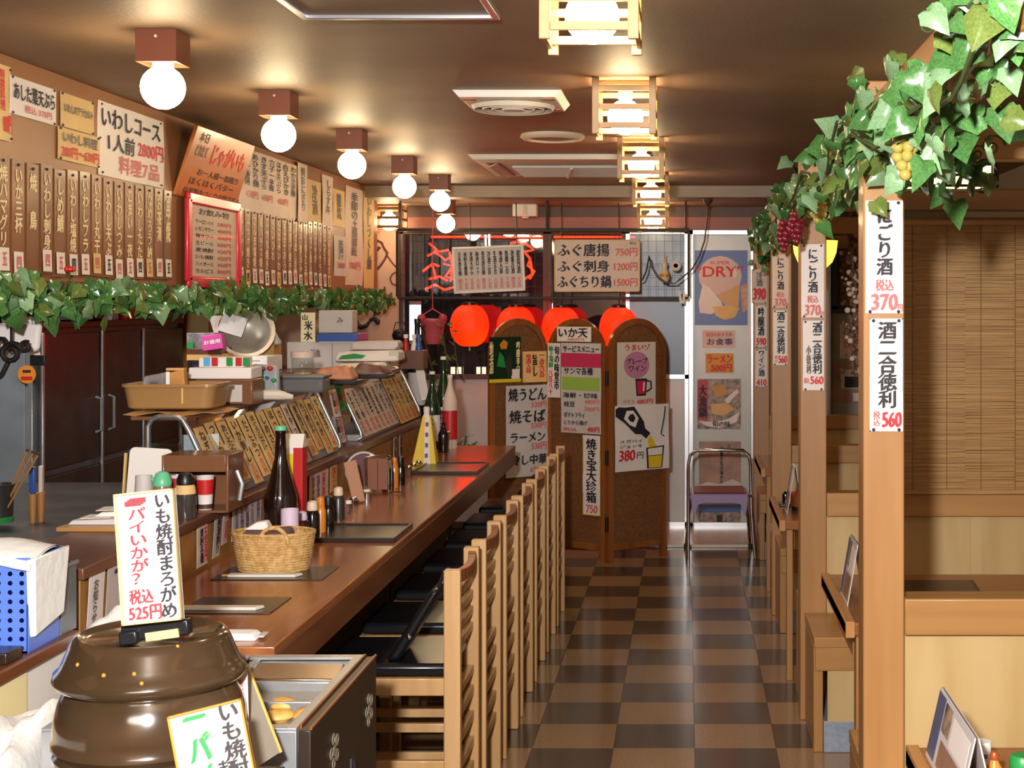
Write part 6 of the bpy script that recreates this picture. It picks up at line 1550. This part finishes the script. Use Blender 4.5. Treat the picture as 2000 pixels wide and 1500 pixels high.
for k, (a, z, r) in enumerate(((-100, .35, .139), (-80, .352, .138), (-75, .338, .145), (-50, .385, .12), (-125, .36, .134))):
    MB().sphere((r * math.cos(R(a)), r * math.sin(R(a)), z), .0035, 8, 5).build('glaze_fleck', 'orange', lid)
# black stand and tall white sign on the lid
LZ = JZ + .378
t = thing('sign_stand', 'black plastic sign stand on the jar lid', 'stand', (XD(300, 2.36), 2.36, LZ))
T = Matrix.Rotation(R(-6), 4, 'Y')
MB().box((0, .0, .0), (.02, .02, .001)).build('base_pad', 'blackplastic', t)
MB().box((.0, .012, .004), (.112, .06, .008)).build('foot', 'clear', t, .002)
MB().box((.004, .004, .022), (.112, .022, .026), rot=(0, R(-6), 0)).build('clamp', 'blackplastic', t, .003)
MB().box((-.036, -.004, .012), (.03, .03, .022), rot=(0, R(-6), 0)).build('clamp_jaw', 'blackplastic', t, .003)
MB().box((.018, -.010, .016), (.055, .003, .014), rot=(0, R(-8), 0)).build('pale_label', 'paper_tan', t)
d = 2.34
c = P(290, 1087, d)
o = sheet_thing(frame(c, (1, 0, 0), (0, .10, 1)) @ Matrix.Rotation(R(-6), 4, 'Y'), .0975, .214, 'white', 'standing_sign', 'tall white sign with bold red and black brush writing on the jar lid', 'sign',
    [('一', 'ink_red', (.20, .055, .48, .095)), ('パイいかが？', 'ink_red', (.20, .12, .50, .70), 1), ('税込', 'ink_red', (.14, .74, .54, .85)), ('525円', 'ink_red', (.12, .865, .66, .975)), ('いも焼酎まろがめ', 'ink', (.66, .04, .93, .975), 1)], curl=0, th=.010, border=('paper_yellow', .003))
# lower cream sign in front of the jar
d = 2.22
c = P(424, 1510, d)
o = sheet_thing(frame(c, (1, .12, 0), (0, .16, 1)) @ Matrix.Rotation(R(-12.5), 4, 'Y'), .114, .205, mat('cream_sign', 'f4e4bc', .5), 'standing_sign', 'cream sign with green and black brush writing leaning before the jar', 'sign',
    [('一パイ', 'ink_green', (.2, .045, .48, .62), 1), ('いも焼酎', 'ink', (.66, .02, .93, .58), 1), ('まろがめ', 'ink', (.52, .42, .68, .9), 1), ('525円', 'ink_green', (.12, .72, .5, .9))], curl=0, th=.008, border=('orange', .003))
t = thing('sign_stand', 'black sign stand holding the cream sign before the jar', 'stand', (c.x, c.y - .01, JZ))
MB().box((.01, .02, .006), (.10, .08, .012)).build('foot', 'blackplastic', t, .003)
MB().box((.015, .0, .014), (.07, .02, .02)).build('clamp', 'blackplastic', t, .003)
# side board between jar and oden pan
d = 2.52
c = P(486, 1400, d)
mt = frame(c, (.20, 1, 0), (-.46, -.1, 1))
o = sheet_thing(mt @ Matrix.Rotation(R(180), 4, 'Z'), .085, .165, mat('board_grey', 'a49a8c', .6), 'standing_sign', 'grey board sign seen almost edge on between the jar and the oden pan', 'sign', curl=0, th=.006)
for s_ in (-1, 1): MB().box((s_ * .045, .003, 0), (.006, .010, .168)).build('wooden_edge', mat('edge_yellow', 'e8b860', .5) if s_ < 0 else bpy.data.materials['edge_yellow'], o, .001)
MB().box((0, .003, .083), (.084, .010, .006)).build('wooden_edge', 'honeyx', o, .001)
o2 = sheet_thing(frame(P(468, 1372, 2.46), (1, .55, 0), (-.26, .05, 1)), .030, .10, 'paper_pink', 'paper_card', 'curled pinkish white card hanging beside the jar rim', 'card', [('焼酎', 'ink_pink', (.2, .1, .7, .5), 1)], curl=2, th=.001)
t = thing('sign_stand', 'black stand with a speckled foot under the grey board sign', 'stand', (XD(515, 2.5), 2.52, .70))
MB().box((0, 0, .012), (.07, .07, .024)).build('foot', 'blackplastic', t, .004)
MB().box((0, .0, .06), (.02, .03, .085)).build('stem', 'blackplastic', t, .003)
MB().box((.0, 0, .108), (.055, .035, .018)).build('clamp', 'blackplastic', t, .003)
# ---- oden pan
OX0, OX1, OY0, OY1, OZ = -1.22, -.71, 2.69, 3.255, .836
t = thing('oden_cooker', 'stainless oden cooker with open compartments and dark wooden side carrying flower emblems', 'cooker', (OX1, OY0, 0))
W, L = OX1 - OX0, OY1 - OY0
MB().span((-W, 0, .50), (-.028, .004, OZ - .004)).build('front_plate', 'steel', t, .001)
MB().span((-W, L - .004, .50), (-.028, L, OZ - .004)).build('rear_plate', 'steel', t)
MB().span((-W, .0041, .50), (-W + .004, L - .0041, OZ - .004)).build('left_plate', 'steel', t)
MB().span((-.032, .0041, .50), (-.0281, L - .0041, OZ - .004)).build('right_plate', 'steel', t)
MB().span((-W + .004, .004, .70), (-.0322, L - .004, .704)).build('bottom_plate', 'steel', t)
for a, b in (((-W, 0), (-.028, .028)), ((-W, L - .03), (-.028, L)), ((-W, .0281), (-W + .02, L - .0301)), ((-.048, .0281), (-.028, L - .0301))):
    MB().span((a[0], a[1], OZ - .0039), (b[0], b[1], OZ + .002)).build('rim', 'steel', t, .001)
MB().span((-.27, .0281, .75), (-.255, L - .0301, OZ - .001)).build('divider', 'steel', t, .002)
for y in (.19, .34): MB().span((-.2549, y, .75), (-.0481, y + .012, OZ - .001)).build('divider', 'steel', t, .002)
MB().span((-W + .006, .006, .705), (-.033, L - .006, .815)).build('broth', 'broth', t)
MB().box((-.36, .42, OZ + .006), (.18, .2, .004), rot=(.02, 0, .05)).build('pan_lid', 'steel', t, .002)
MB().tube([(-.36, .37, OZ + .01), (-.36, .39, OZ + .03), (-.36, .45, OZ + .03), (-.36, .47, OZ + .01)], .005, 8).build('lid_handle', 'steel', t)
MB().box((-.15, .45, .824), (.19, .12, .014), rot=(.03, .04, .1)).build('drop_lid', mat('tan_steel', '9a8068', .25, .8), t, .003)
MB().span((-.022, -.002, .46), (0, L, OZ - .002)).build('wooden_side', 'odenwood', t, .002)
MB().span((-.0275, .02, OZ - .05), (-.0225, L, OZ + .004)).build('wooden_lip', 'counter_edge', t, .001)
MB().span((-.004, -.001, OZ - .0019), (.002, L, OZ + .003)).build('edge_bead', 'chairtop', t, .001)
MB().span((-.022, .0, .40), (-.002, L, .459)).build('lower_board', 'darkbrown', t, .002)
MB().span((-W + .02, .02, 0), (-.04, L - .02, .499)).build('stand_body', 'steel_dark', t, .003)
for (yy, zz) in ((DX(720, OX1) - OY0, .735), (DX(652, OX1) - OY0, .742)):
    T = Matrix.Translation((.0012, yy, zz)) @ Matrix.Rotation(R(90), 4, 'Y')
    e = MB().lathe([(1e-5, 0), (.011, 0), (.011, .0016), (1e-5, .0016)], 14, T=T).build('flower_emblem', 'emblem', t)
    for k in range(5):
        a = R(72 * k + 36)
        MB().lathe([(.007, 0), (.0125, 0), (.0125, .0015), (.007, .0015)], 12, ring=True, T=Matrix.Translation((.0012, yy + .026 * math.cos(a), zz + .026 * math.sin(a))) @ Matrix.Rotation(R(90), 4, 'Y')).build('petal', 'emblem', e)
for k, (px, py, r, lab) in enumerate(((553, 1376, .030, 'rear tan fishcake floating in the front oden compartment'), (545, 1398, .030, 'front left tan fishcake in the front oden compartment'), (600, 1394, .030, 'right tan fishcake in the front oden compartment'))):
    z = .818; d = DZ(py + 6, z)
    f = thing('fishcake', lab, 'fishcake', (XD(px, d), d, z - .004), rz=.5 * k, group='fishcakes in the oden cooker')
    MB().lathe([(1e-5, 0), (.022, .001), (.030, .008), (.029, .014), (.020, .021), (1e-5, .0225)], 20, sx=1.05, sy=.8).build('cake', 'fishcake', f)
    MB().tube([(-.018, 0, .021), (0, .004, .0232), (.018, 0, .021)], .0012, 5).build('crease', 'orange', f)
t = thing('paper_bag', 'white paper bag hanging low on the side of the oden cooker', 'bag', (OX1 + .008, 2.95, .52))
MB().hexa([(0, -.05, 0), (.03, -.05, 0), (.03, .05, 0), (0, .05, 0)], [(.002, -.03, .13), (.018, -.03, .13), (.018, .03, .15), (.002, .03, .15)]).build('bag_body', 'paper', t, .006)
MB().tube([(.01, -.02, .135), (.008, -.01, .18), (.008, .01, .18), (.01, .02, .145)], .003, 5).build('handle', 'ink', t)
# ---- white cabinet at the left edge with basket and cloths
t = thing('white_cabinet', 'white cabinet with brown edged top at the left edge of the photo', 'cabinet', (-1.41, 3.275, 0))
MB().span((-.60, -1.3, .86), (.012, 0, .89)).build('cabinet_top', 'counter_edge', t, .004)
MB().span((-.58, -1.28, .10), (0, -.01, .859)).build('cabinet_body', 'white', t, .003)
MB().span((-.56, -1.25, 0), (-.03, -.04, .10)).build('plinth', 'blackplastic', t)
MB().span((.0005, -.70, .52), (.006, -.245, .858)).build('cream_door', mat('cream_door', 'ecdca8', .5), t, .002)
o = MB().box((0, 0, 0), (.0012, .001, .001)).build('door_mark', 'cream', t)
pl_ = thing('door_notice', 'cream paper with a green letter on the white cabinet at the left edge', 'notice', (-1.4035, 2.90, .62), rz=R(90))
MB().box((0, -.0012, .07), (.10, .001, .16)).build('notice_paper', bpy.data.materials['cream_door'], pl_)
write(pl_, 'て', 'ink_green', (-.03, .03, .04, .10), y=-.003)
# blue basket
t = thing('plastic_basket', 'blue perforated plastic basket under a white cloth at the left edge', 'basket', (-1.64, 3.13, .8905))
bw, bd, bh = .225, .075, .20
mb = MB()
for i in range(18):
    for j in range(10):
        x0_, x1_ = -bw + 2 * bw * i / 18, -bw + 2 * bw * (i + 1) / 18; z0_, z1_ = bh * j / 10, bh * (j + 1) / 10
        cx, cz, r = (x0_ + x1_) / 2, (z0_ + z1_) / 2, .0055
        sl = .0 
        # wall cell with a round hole: outer square to inner octagon
        sq = [(x0_, z0_), (cx, z0_), (x1_, z0_), (x1_, cz), (x1_, z1_), (cx, z1_), (x0_, z1_), (x0_, cz)]
        oc = [(cx + r * math.cos(R(-135 + 45 * q)), cz + r * math.sin(R(-135 + 45 * q))) for q in range(8)]
        o_ = len(mb.v)
        mb.add([(x, -bd, z) for x, z in sq] + [(x, -bd, z) for x, z in oc], [(q, (q + 1) % 8, 8 + (q + 1) % 8, 8 + q) for q in range(8)])
mb.build('front_wall', 'bluebasket', t)
MB().span((-bw, bd - .003, 0), (bw, bd, bh)).build('back_wall', 'bluebasket', t)
for s_ in (-1, 1): MB().span((s_ * bw - .002, -bd, 0), (s_ * bw + .002, bd, bh)).build('side_wall', 'bluebasket', t)
MB().span((-bw, -bd, 0), (bw, bd, .004)).build('bottom', 'bluebasket', t)
for y in (-bd, bd): MB().span((-bw - .006, y - .005, bh - .008), (bw + .006, y + .005, bh + .004)).build('rim', 'bluebasket', t, .003)
# draped cloth: top pad and diagonal front flap
def cloth_mesh(fn, nu, nv, th=.004):
    vs = [fn(i / nu, j / nv) for j in range(nv + 1) for i in range(nu + 1)]
    q = len(vs); vs2 = [(x, y + th, z - th) for x, y, z in vs]
    fs = []
    for j in range(nv):
        for i in range(nu):
            a = j * (nu + 1) + i; fs += [(a, a + 1, a + nu + 2, a + nu + 1), (q + a + nu + 1, q + a + nu + 2, q + a + 1, q + a)]
    return MB().add(vs + vs2, fs, 0, True)
t = thing('white_cloth', 'white cloth draped over the blue basket at the left edge', 'cloth', (-1.64, 3.13, .8905))
def drape(u, v):
    x = -.26 + .50 * u
    wob = .004 * math.sin(u * 17) + .003 * math.sin(u * 31 + v * 7)
    if v < .45:                                    # over the top, back to front
        f = v / .45
        return (x, .10 - .185 * f + wob, .212 + .020 * math.sin(math.pi * f) - .016 * max(0, u - .8) * 5)
    f = (v - .45) / .55                            # hanging flap, deep at the left and shallow at the right
    dep = .17 * max(0.06, 1 - u * 1.12)
    return (x, -.087 - .01 * f + wob, .210 - dep * f - .016 * max(0, u - .8) * 5)
cloth_mesh(drape, 28, 20).build('cloth_sheet', 'cloth', t)
MB().hexa([(.222, -.07, .03), (.236, -.06, .03), (.25, .05, .06), (.235, .06, .06)], [(.225, -.085, .20), (.245, -.085, .205), (.245, .09, .205), (.225, .09, .20)]).build('hanging_corner', 'cloth', t, .004)
t = thing('steel_container', 'grey steel container standing behind the blue basket', 'container', (-1.62, 3.255, .8905))
for a, b in (((-.22, -.04, 0), (.207, -.037, .155)), ((-.22, .037, 0), (.207, .04, .155)), ((.204, -.0369, 0), (.207, .0369, .155)), ((-.22, -.0369, 0), (-.217, .0369, .155))): MB().span(a, b).build('wall', 'steel_side', t)
MB().span((-.217, -.0369, 0), (.204, .0369, .003)).build('bottom', 'steel_side', t)
MB().span((.2072, -.042, .150), (.212, .042, .158)).build('rim', 'steel', t)
t = thing('black_tray_box', 'dark box with white paper on top on the cabinet at the left edge', 'box', (-1.56, 2.985, .8905))
MB().box((0, 0, .0125), (.30, .07, .025)).build('box_body', 'tray', t, .003)
MB().box((-.02, .0, .032), (.24, .055, .012)).build('white_paper', 'paper', t, .002)
def mound(name, label, c, w, l, h, seed):
    t = thing(name, label, 'cloth', c)
    random.seed(seed); ph = [random.uniform(0, 6) for _ in range(6)]
    def fn(u, v):
        x, y = (u - .5) * w, (v - .5) * l
        e = max(0, 1 - (abs(u - .5) * 2) ** 3) * max(0, 1 - (abs(v - .5) * 2) ** 3)
        b = .72 + .16 * math.sin(u * 11 + ph[0] + v * 4) + .12 * math.sin(v * 13 + ph[1] - u * 6) + .08 * math.sin(u * 23 + v * 19 + ph[2])
        return (x + .008 * math.sin(v * 9), y + .008 * math.sin(u * 8), .004 + h * e * b)
    cloth_mesh(fn, 26, 22, .003).build('cloth_folds', 'cloth', t)
    return t
mound('white_cloth', 'white crumpled cloth at the near counter end behind the tall sign', (-1.315, 3.385, CT + .001), .24, .17, .065, 3)
t = thing('low_stand', 'low red brown stand under the crumpled cloth at the lower left corner', 'stand', (-1.31, 2.82, 0))
MB().span((-.078, -.40, .70), (.08, .38, .735)).build('top', 'ledge', t, .003)
MB().span((-.07, -.38, 0), (.07, .36, .70)).build('body', 'darkbrown', t)
for q in (0,): pass
mound('white_cloth', 'large white crumpled cloth at the lower left corner of the photo', (-1.315, 2.82, .736), .14, .62, .10, 5)
# ================================================================== THINGS ON THE BOOTH TABLES
TB = .70
t = thing('placemat', 'black placemat on the second booth table right of the nearest post', 'placemat', (.80, 4.71, TB))
MB().hexa([(-.18, -.105, .0005), (.155, -.105, .0005), (.17, .105, .0005), (-.18, .105, .0005)], [(-.18, -.105, .004), (.155, -.105, .004), (.17, .105, .004), (-.18, .105, .004)]).build('mat_sheet', 'blackplastic', t, .001)
MB().hexa([(-.17, -.095, .0041), (.145, -.095, .0041), (.158, .095, .0041), (-.17, .095, .0041)], [(-.17, -.095, .0046), (.145, -.095, .0046), (.158, .095, .0046), (-.17, .095, .0046)]).build('inner_field', 'tray', t)
def tent_menu(x, y0, y1, h, label, m1='photofood'):
    t = thing('menu_stand', label, 'menu stand', (x, (y0 + y1) / 2, TB))
    L = (y1 - y0) / 2
    for s_ in (-1, 1):
        MB().hexa([(s_ * .035 - .0015, -L, 0), (s_ * .035 + .0015, -L, 0), (s_ * .035 + .0015, L, 0), (s_ * .035 - .0015, L, 0)], [(s_ * .003 - .0015, -L, h), (s_ * .003 + .0015, -L, h), (s_ * .003 + .0015, L, h), (s_ * .003 - .0015, L, h)]).build('page', 'paper_grey', t)
    def face(a, b, z0_, z1_, m, n):
        f = lambda z: -.035 + .032 * z / h - .0022
        MB().hexa([(f(z0_) - .0006, a, z0_), (f(z0_), a, z0_), (f(z0_), b, z0_), (f(z0_) - .0006, b, z0_)], [(f(z1_) - .0006, a, z1_), (f(z1_), a, z1_), (f(z1_), b, z1_), (f(z1_) - .0006, b, z1_)]).build(n, m, t)
    face(L * .55, L * .97, .01, h * .97, mat('dull_blue', '5c6080', .4) if 'dull_blue' not in bpy.data.materials else bpy.data.materials['dull_blue'], 'blue_photo'); face(L * .1, L * .5, h * .55, h * .95, m1, 'food_photo'); face(-L * .9, L * .4, .012, h * .45, 'brownphoto', 'pale_photo'); face(-L * .9, -.0, h * .5, h * .9, 'paper', 'white_field')
    MB().tube([(0, -L, h), (0, L, h)], .002, 6).build('fold', 'clear', t)
    return t
tent_menu(.535, 2.62, 2.97, .140, 'folded photo menu standing on the front table at the lower right')
tent_menu(.535, 4.42, 4.62, .19, 'folded menu standing on the second booth table behind the nearest post')
tent_menu(.485, 6.35, 6.5, .21, 'folded menu standing on the third booth table')
t = thing('sauce_bottle', 'small orange pear shaped sauce bottle on the front table', 'bottle', (XD(1942, 2.75), 2.75, TB))
MB().lathe([(.016, 0), (.0205, .006), (.0215, .025), (.017, .042), (.009, .055), (.007, .062)], 20).build('bottle_body', 'orange', t)
MB().lathe([(.0085, .060), (.0095, .068), (.006, .075), (1e-5, .077)], 14).build('cap', mat('red_cap', 'a04820', .3), t)
t = thing('salt_cup', 'white cup with grey print on the front table left of the orange bottle', 'cup', (XD(1918, 2.88), 2.88, TB))
MB().lathe([(.016, 0), (.019, .052), (.018, .056), (.015, .056)], 18).build('cup_wall', 'white', t)
MB().box((0, -.019, .03), (.014, .002, .008)).build('grey_print', 'ink_grey', t)
t = thing('red_box', 'small dark red box on the front table between the menu and the orange bottle', 'box', (XD(1915, 2.72), 2.72, TB))
MB().box((0, 0, .018), (.036, .04, .036)).build('box_body', 'red', t, .003)
MB().box((0, 0, .0375), (.037, .041, .003)).build('lid', 'redpanel', t)
t = thing('seasoning_jar', 'dark jar with a green lid on the front table at the right edge', 'jar', (XD(1998, 2.78), 2.78, TB))
MB().lathe([(.024, 0), (.026, .03), (.024, .036)], 20).build('jar_body', 'soy', t)
MB().lathe([(.0265, .034), (.027, .052), (.022, .060), (1e-5, .062)], 20).build('lid', 'green', t)
t = thing('seasoning_jar', 'black round jar beside the green lidded jar on the front table', 'jar', (XD(1972, 2.68), 2.68, TB))
MB().lathe([(.016, 0), (.018, .03), (.016, .038)], 16).build('jar_body', 'soy', t)
MB().lathe([(.0165, .037), (.017, .046), (1e-5, .05)], 16).build('lid', 'blackplastic', t)
t = thing('round_pot', 'dark brown round pot at the bottom edge of the front table', 'pot', (XD(1838, 2.55), 2.55, TB))
MB().lathe([(.018, 0), (.028, .014), (.028, .03), (.02, .042), (1e-5, .046)], 18).build('pot_body', mat('pot_brown', '4a2c1e', .3), t)
MB().sphere((0, 0, .048), .006, 8, 6).build('knob', 'ledge', t)
d = 6.45
t = thing('sauce_bottle', 'amber brown round bottle on the third booth table', 'bottle', (XD(1562, d), d, TB))
MB().lathe([(.03, 0), (.036, .02), (.034, .06), (.02, .085), (.010, .10), (.010, .125), (.014, .13), (1e-5, .14)], 18).build('bottle_body', mat('amber_glass', '8a4c1c', .15, coat=.4), t)
MB().lathe([(.034, .002), (.037, .004), (.037, .02), (.034, .022)], 18).build('base_band', 'blackplastic', t)
t = thing('condiment_tray', 'small dark tray with jars on the third booth table', 'tray', (.50, 6.62, TB))
MB().box((0, 0, .006), (.14, .10, .012)).build('tray_base', 'tray', t, .003)
for x in (-.04, .0, .04): MB().lathe([(.014, .012), (.016, .05), (.012, .06), (1e-5, .066)], 12).build('jar', 'soy' if x else 'red', t, loc=(x, 0, 0))
# ================================================================== IVY GARLANDS
half = [(0, .08), (.15, .19), (.36, .20), (.43, .03), (.52, -.12), (.38, -.30), (.25, -.54), (0, -.90)]
def ivy_mesh(m, bend, fold):
    out = half + [(-x, z) for x, z in half[-2:0:-1]]
    def y(x, z): return fold * abs(x) ** 1.3 + bend * max(0, -z) ** 1.6 + .04 * math.sin(9 * x + 5 * z)
    rim = [(x, y(x, z), z) for x, z in out]
    mid = [(x * .5, y(x * .5, z * .5 - .04) - .03, z * .5 - .04) for x, z in out]
    vs = [(0, -.04, -.06)] + mid + rim; n = len(out)
    fs = [(0, 1 + i, 1 + (i + 1) % n) for i in range(n)]
    fs += [(1 + i, 1 + n + i, 1 + n + (i + 1) % n, 1 + (i + 1) % n) for i in range(n)]
    mb = MB().add(vs, fs, 0, True)
    mb.tube([(0, -.02, 0), (.02, .06, .14), (0, .16, .22)], .018, 4)
    return mb
kinds = [ivy_mesh(m, b, f) for m, b, f in (('leaf', .25, .25), ('leaf2', .5, .18), ('leaf3', .1, .4), ('leaf', .6, -.1))]
kmat = ['leaf', 'leaf2', 'leaf3', 'leaf']
leaf_me = [k.mesh('leaf', kmat[i]) for i, k in enumerate(kinds)]
def leaf_matrix(p, face, s):
    yaw = math.atan2(face[1], face[0]) + math.pi / 2 + random.gauss(0, .6)
    return Matrix.Translation(p) @ Euler((random.gauss(-.15, .45), random.gauss(0, .7), yaw), 'XYZ').to_matrix().to_4x4() @ Matrix.Scale(s, 4)
def garland(name, label, spots, smin, smax, n_obj, n_stuff, sx, sz, face, vines, weights):
    """spots: list of (point, weight) centre line samples"""
    t = thing(name, label, 'garland', spots[0])
    base = Matrix.Translation(-Vector(spots[0]))
    for v in vines: MB().tube([Vector(p) - Vector(spots[0]) for p in v], .0045, 5).build('vine', 'stem', t)
    pts = []
    L = len(spots)
    for i in range(n_obj + n_stuff):
        f = (i + random.random()) / (n_obj + n_stuff) * (L - 1); k = min(int(f), L - 2); q = f - k
        p = Vector(spots[k]).lerp(Vector(spots[k + 1]), q)
        p += Vector((random.gauss(0, sx), random.gauss(0, .04), random.gauss(0, sz)))
        pts.append(p)
    pts.sort(key=lambda p: p.y)
    st = MB()
    for i, p in enumerate(pts):
        s_ = random.uniform(smin, smax); k = random.choices(range(4), weights)[0]
        mt = base @ leaf_matrix(p, face, s_)
        if i < n_obj:
            o = link(leaf_me[k], 'leaf', t); o.matrix_local = mt
        else:
            src = kinds[k]; st.add(src.v[:29], [f for f in src.f if max(f) < 29], (0, 1, 2, 0)[k], True, mt)
    if st.v:
        o = st.build('leaf_mass', ['leaf', 'leaf2', 'leaf3'], t); o['kind'] = 'stuff'
    return t
random.seed(21)
# right: along the beam over the posts
sp_ = []
for i in range(40):
    d = 1.95 + (9.0 - 1.95) * (i / 39) ** 1.3
    sp_.append((.450 + .02 * math.sin(d * 3), d, 2.055 + .03 * math.sin(d * 4.1) - .02 * max(0, (d - 6) / 3)))
v1 = [(x - .045, d, z + .03 * math.sin(d * 9)) for x, d, z in sp_]; v2 = [(x - .03, d, z - .05 + .03 * math.cos(d * 7)) for x, d, z in sp_]
g = garland('ivy_garland', 'bright green plastic ivy garland with grapes winding over the post tops', sp_, .042, .070, 290, 260, .035, .058, (-.55, -.85, .1), [v1, v2], (4, 5, 2, 3))
org = Vector(sp_[0])
def grapes(px, py, d, n, m, r, label):
    c = P(px, py, d)
    b = MB().tube([(0, 0, .0), (.004, 0, -.03), (0, 0, -.05)], .003, 5).build('grape_bunch', 'stem', g, label=label); b.location = c - org
    me = MB().sphere((0, 0, 0), r, 12, 8).mesh('grape', m)
    k = 0
    for row, cnt in enumerate((3, 4, 4, 3, 2, 1)):
        for q in range(cnt):
            if k >= n: break
            a = 6.28 * q / cnt + row * .9; rr = r * (1.25 if cnt > 2 else .6) * (1 if cnt > 1 else 0)
            link(me, 'grape', b, loc=(rr * math.cos(a), rr * math.sin(a), -.015 - row * r * 1.45)); k += 1
grapes(1768, 238, 2.85, 17, 'grape_green', .0125, 'golden green grape bunch nearest the first post')
grapes(1752, 185, 2.95, 12, 'grape_green', .0115, 'smaller golden green grape bunch higher on the garland')
grapes(1532, 428, 5.3, 17, 'grape_red', .0135, 'dark red grape bunch at the second post')
grapes(1556, 410, 5.1, 17, 'grape_red', .0135, 'dark red grape bunch, upper one at the second post')
grapes(1600, 375, 4.7, 17, 'grape_green', .0135, 'dull golden grape bunch left of the nearest post')
for (px, py, d, r) in ((1815, 48, 2.9, .02), (1875, 105, 2.95, .018), (1940, 285, 3.5, .03), (1912, 298, 3.5, .02)):
    c = P(px, py, d) - org
    MB().tube([c + Vector((r * (1 - i / 20) * math.cos(i * .6), .002 * i, r * (1 - i / 20) * math.sin(i * .6))) for i in range(16)], .0022, 5).build('tendril', 'stem', g)
# branch along the crosswise beam at the first post
random.seed(4)
sp2 = [(.44 + .30 * i / 11, 3.50 + .02 * math.sin(i), 2.045 - .05 * (i / 11) + .02 * math.sin(i * 1.7)) for i in range(12)]
garland('ivy_garland', 'short ivy branch hanging across the top of the nearest post and its crosswise beam', sp2, .042, .068, 70, 0, .03, .05, (-.3, -1, .1), [[(x, d - .01, z) for x, d, z in sp2]], (5, 3, 2, 3))
# left: along the lower edge of the menu wall
random.seed(11)
sp3 = []
for i in range(44):
    d = 4.1 + (9.92 - 4.1) * (i / 43) ** 1.12
    sp3.append((SX + .055, d, EY + .022 + .010 * math.sin(d * 5)))
garland('ivy_garland', 'dark green plastic ivy garland along the lower edge of the menu wall', sp3, .042, .074, 285, 300, .018, .030, (.75, -.7, .1), [[(x - .03, d, z + .02 * math.sin(d * 8)) for x, d, z in sp3], [(x - .02, d, z - .03 + .02 * math.cos(d * 7)) for x, d, z in sp3]], (5, 2, 4, 3))
t = thing('red_flower', 'single red artificial bloom on the left garland under the menu strips', 'flower', P(119, 526, 4.78) + Vector((.03, 0, 0)))
for k in range(6): MB().sphere((.010 * math.cos(k * 1.047), .010 * math.sin(k * 1.047) , 0), .010, 8, 6).build('petal', 'red', t)
MB().sphere((0, -.004, .004), .008, 8, 6).build('centre', 'ink_red', t)
MB().tube([(0, 0, -.005), (-.01, .01, -.05)], .003, 5).build('stem', 'stem', t)
flush_texts()
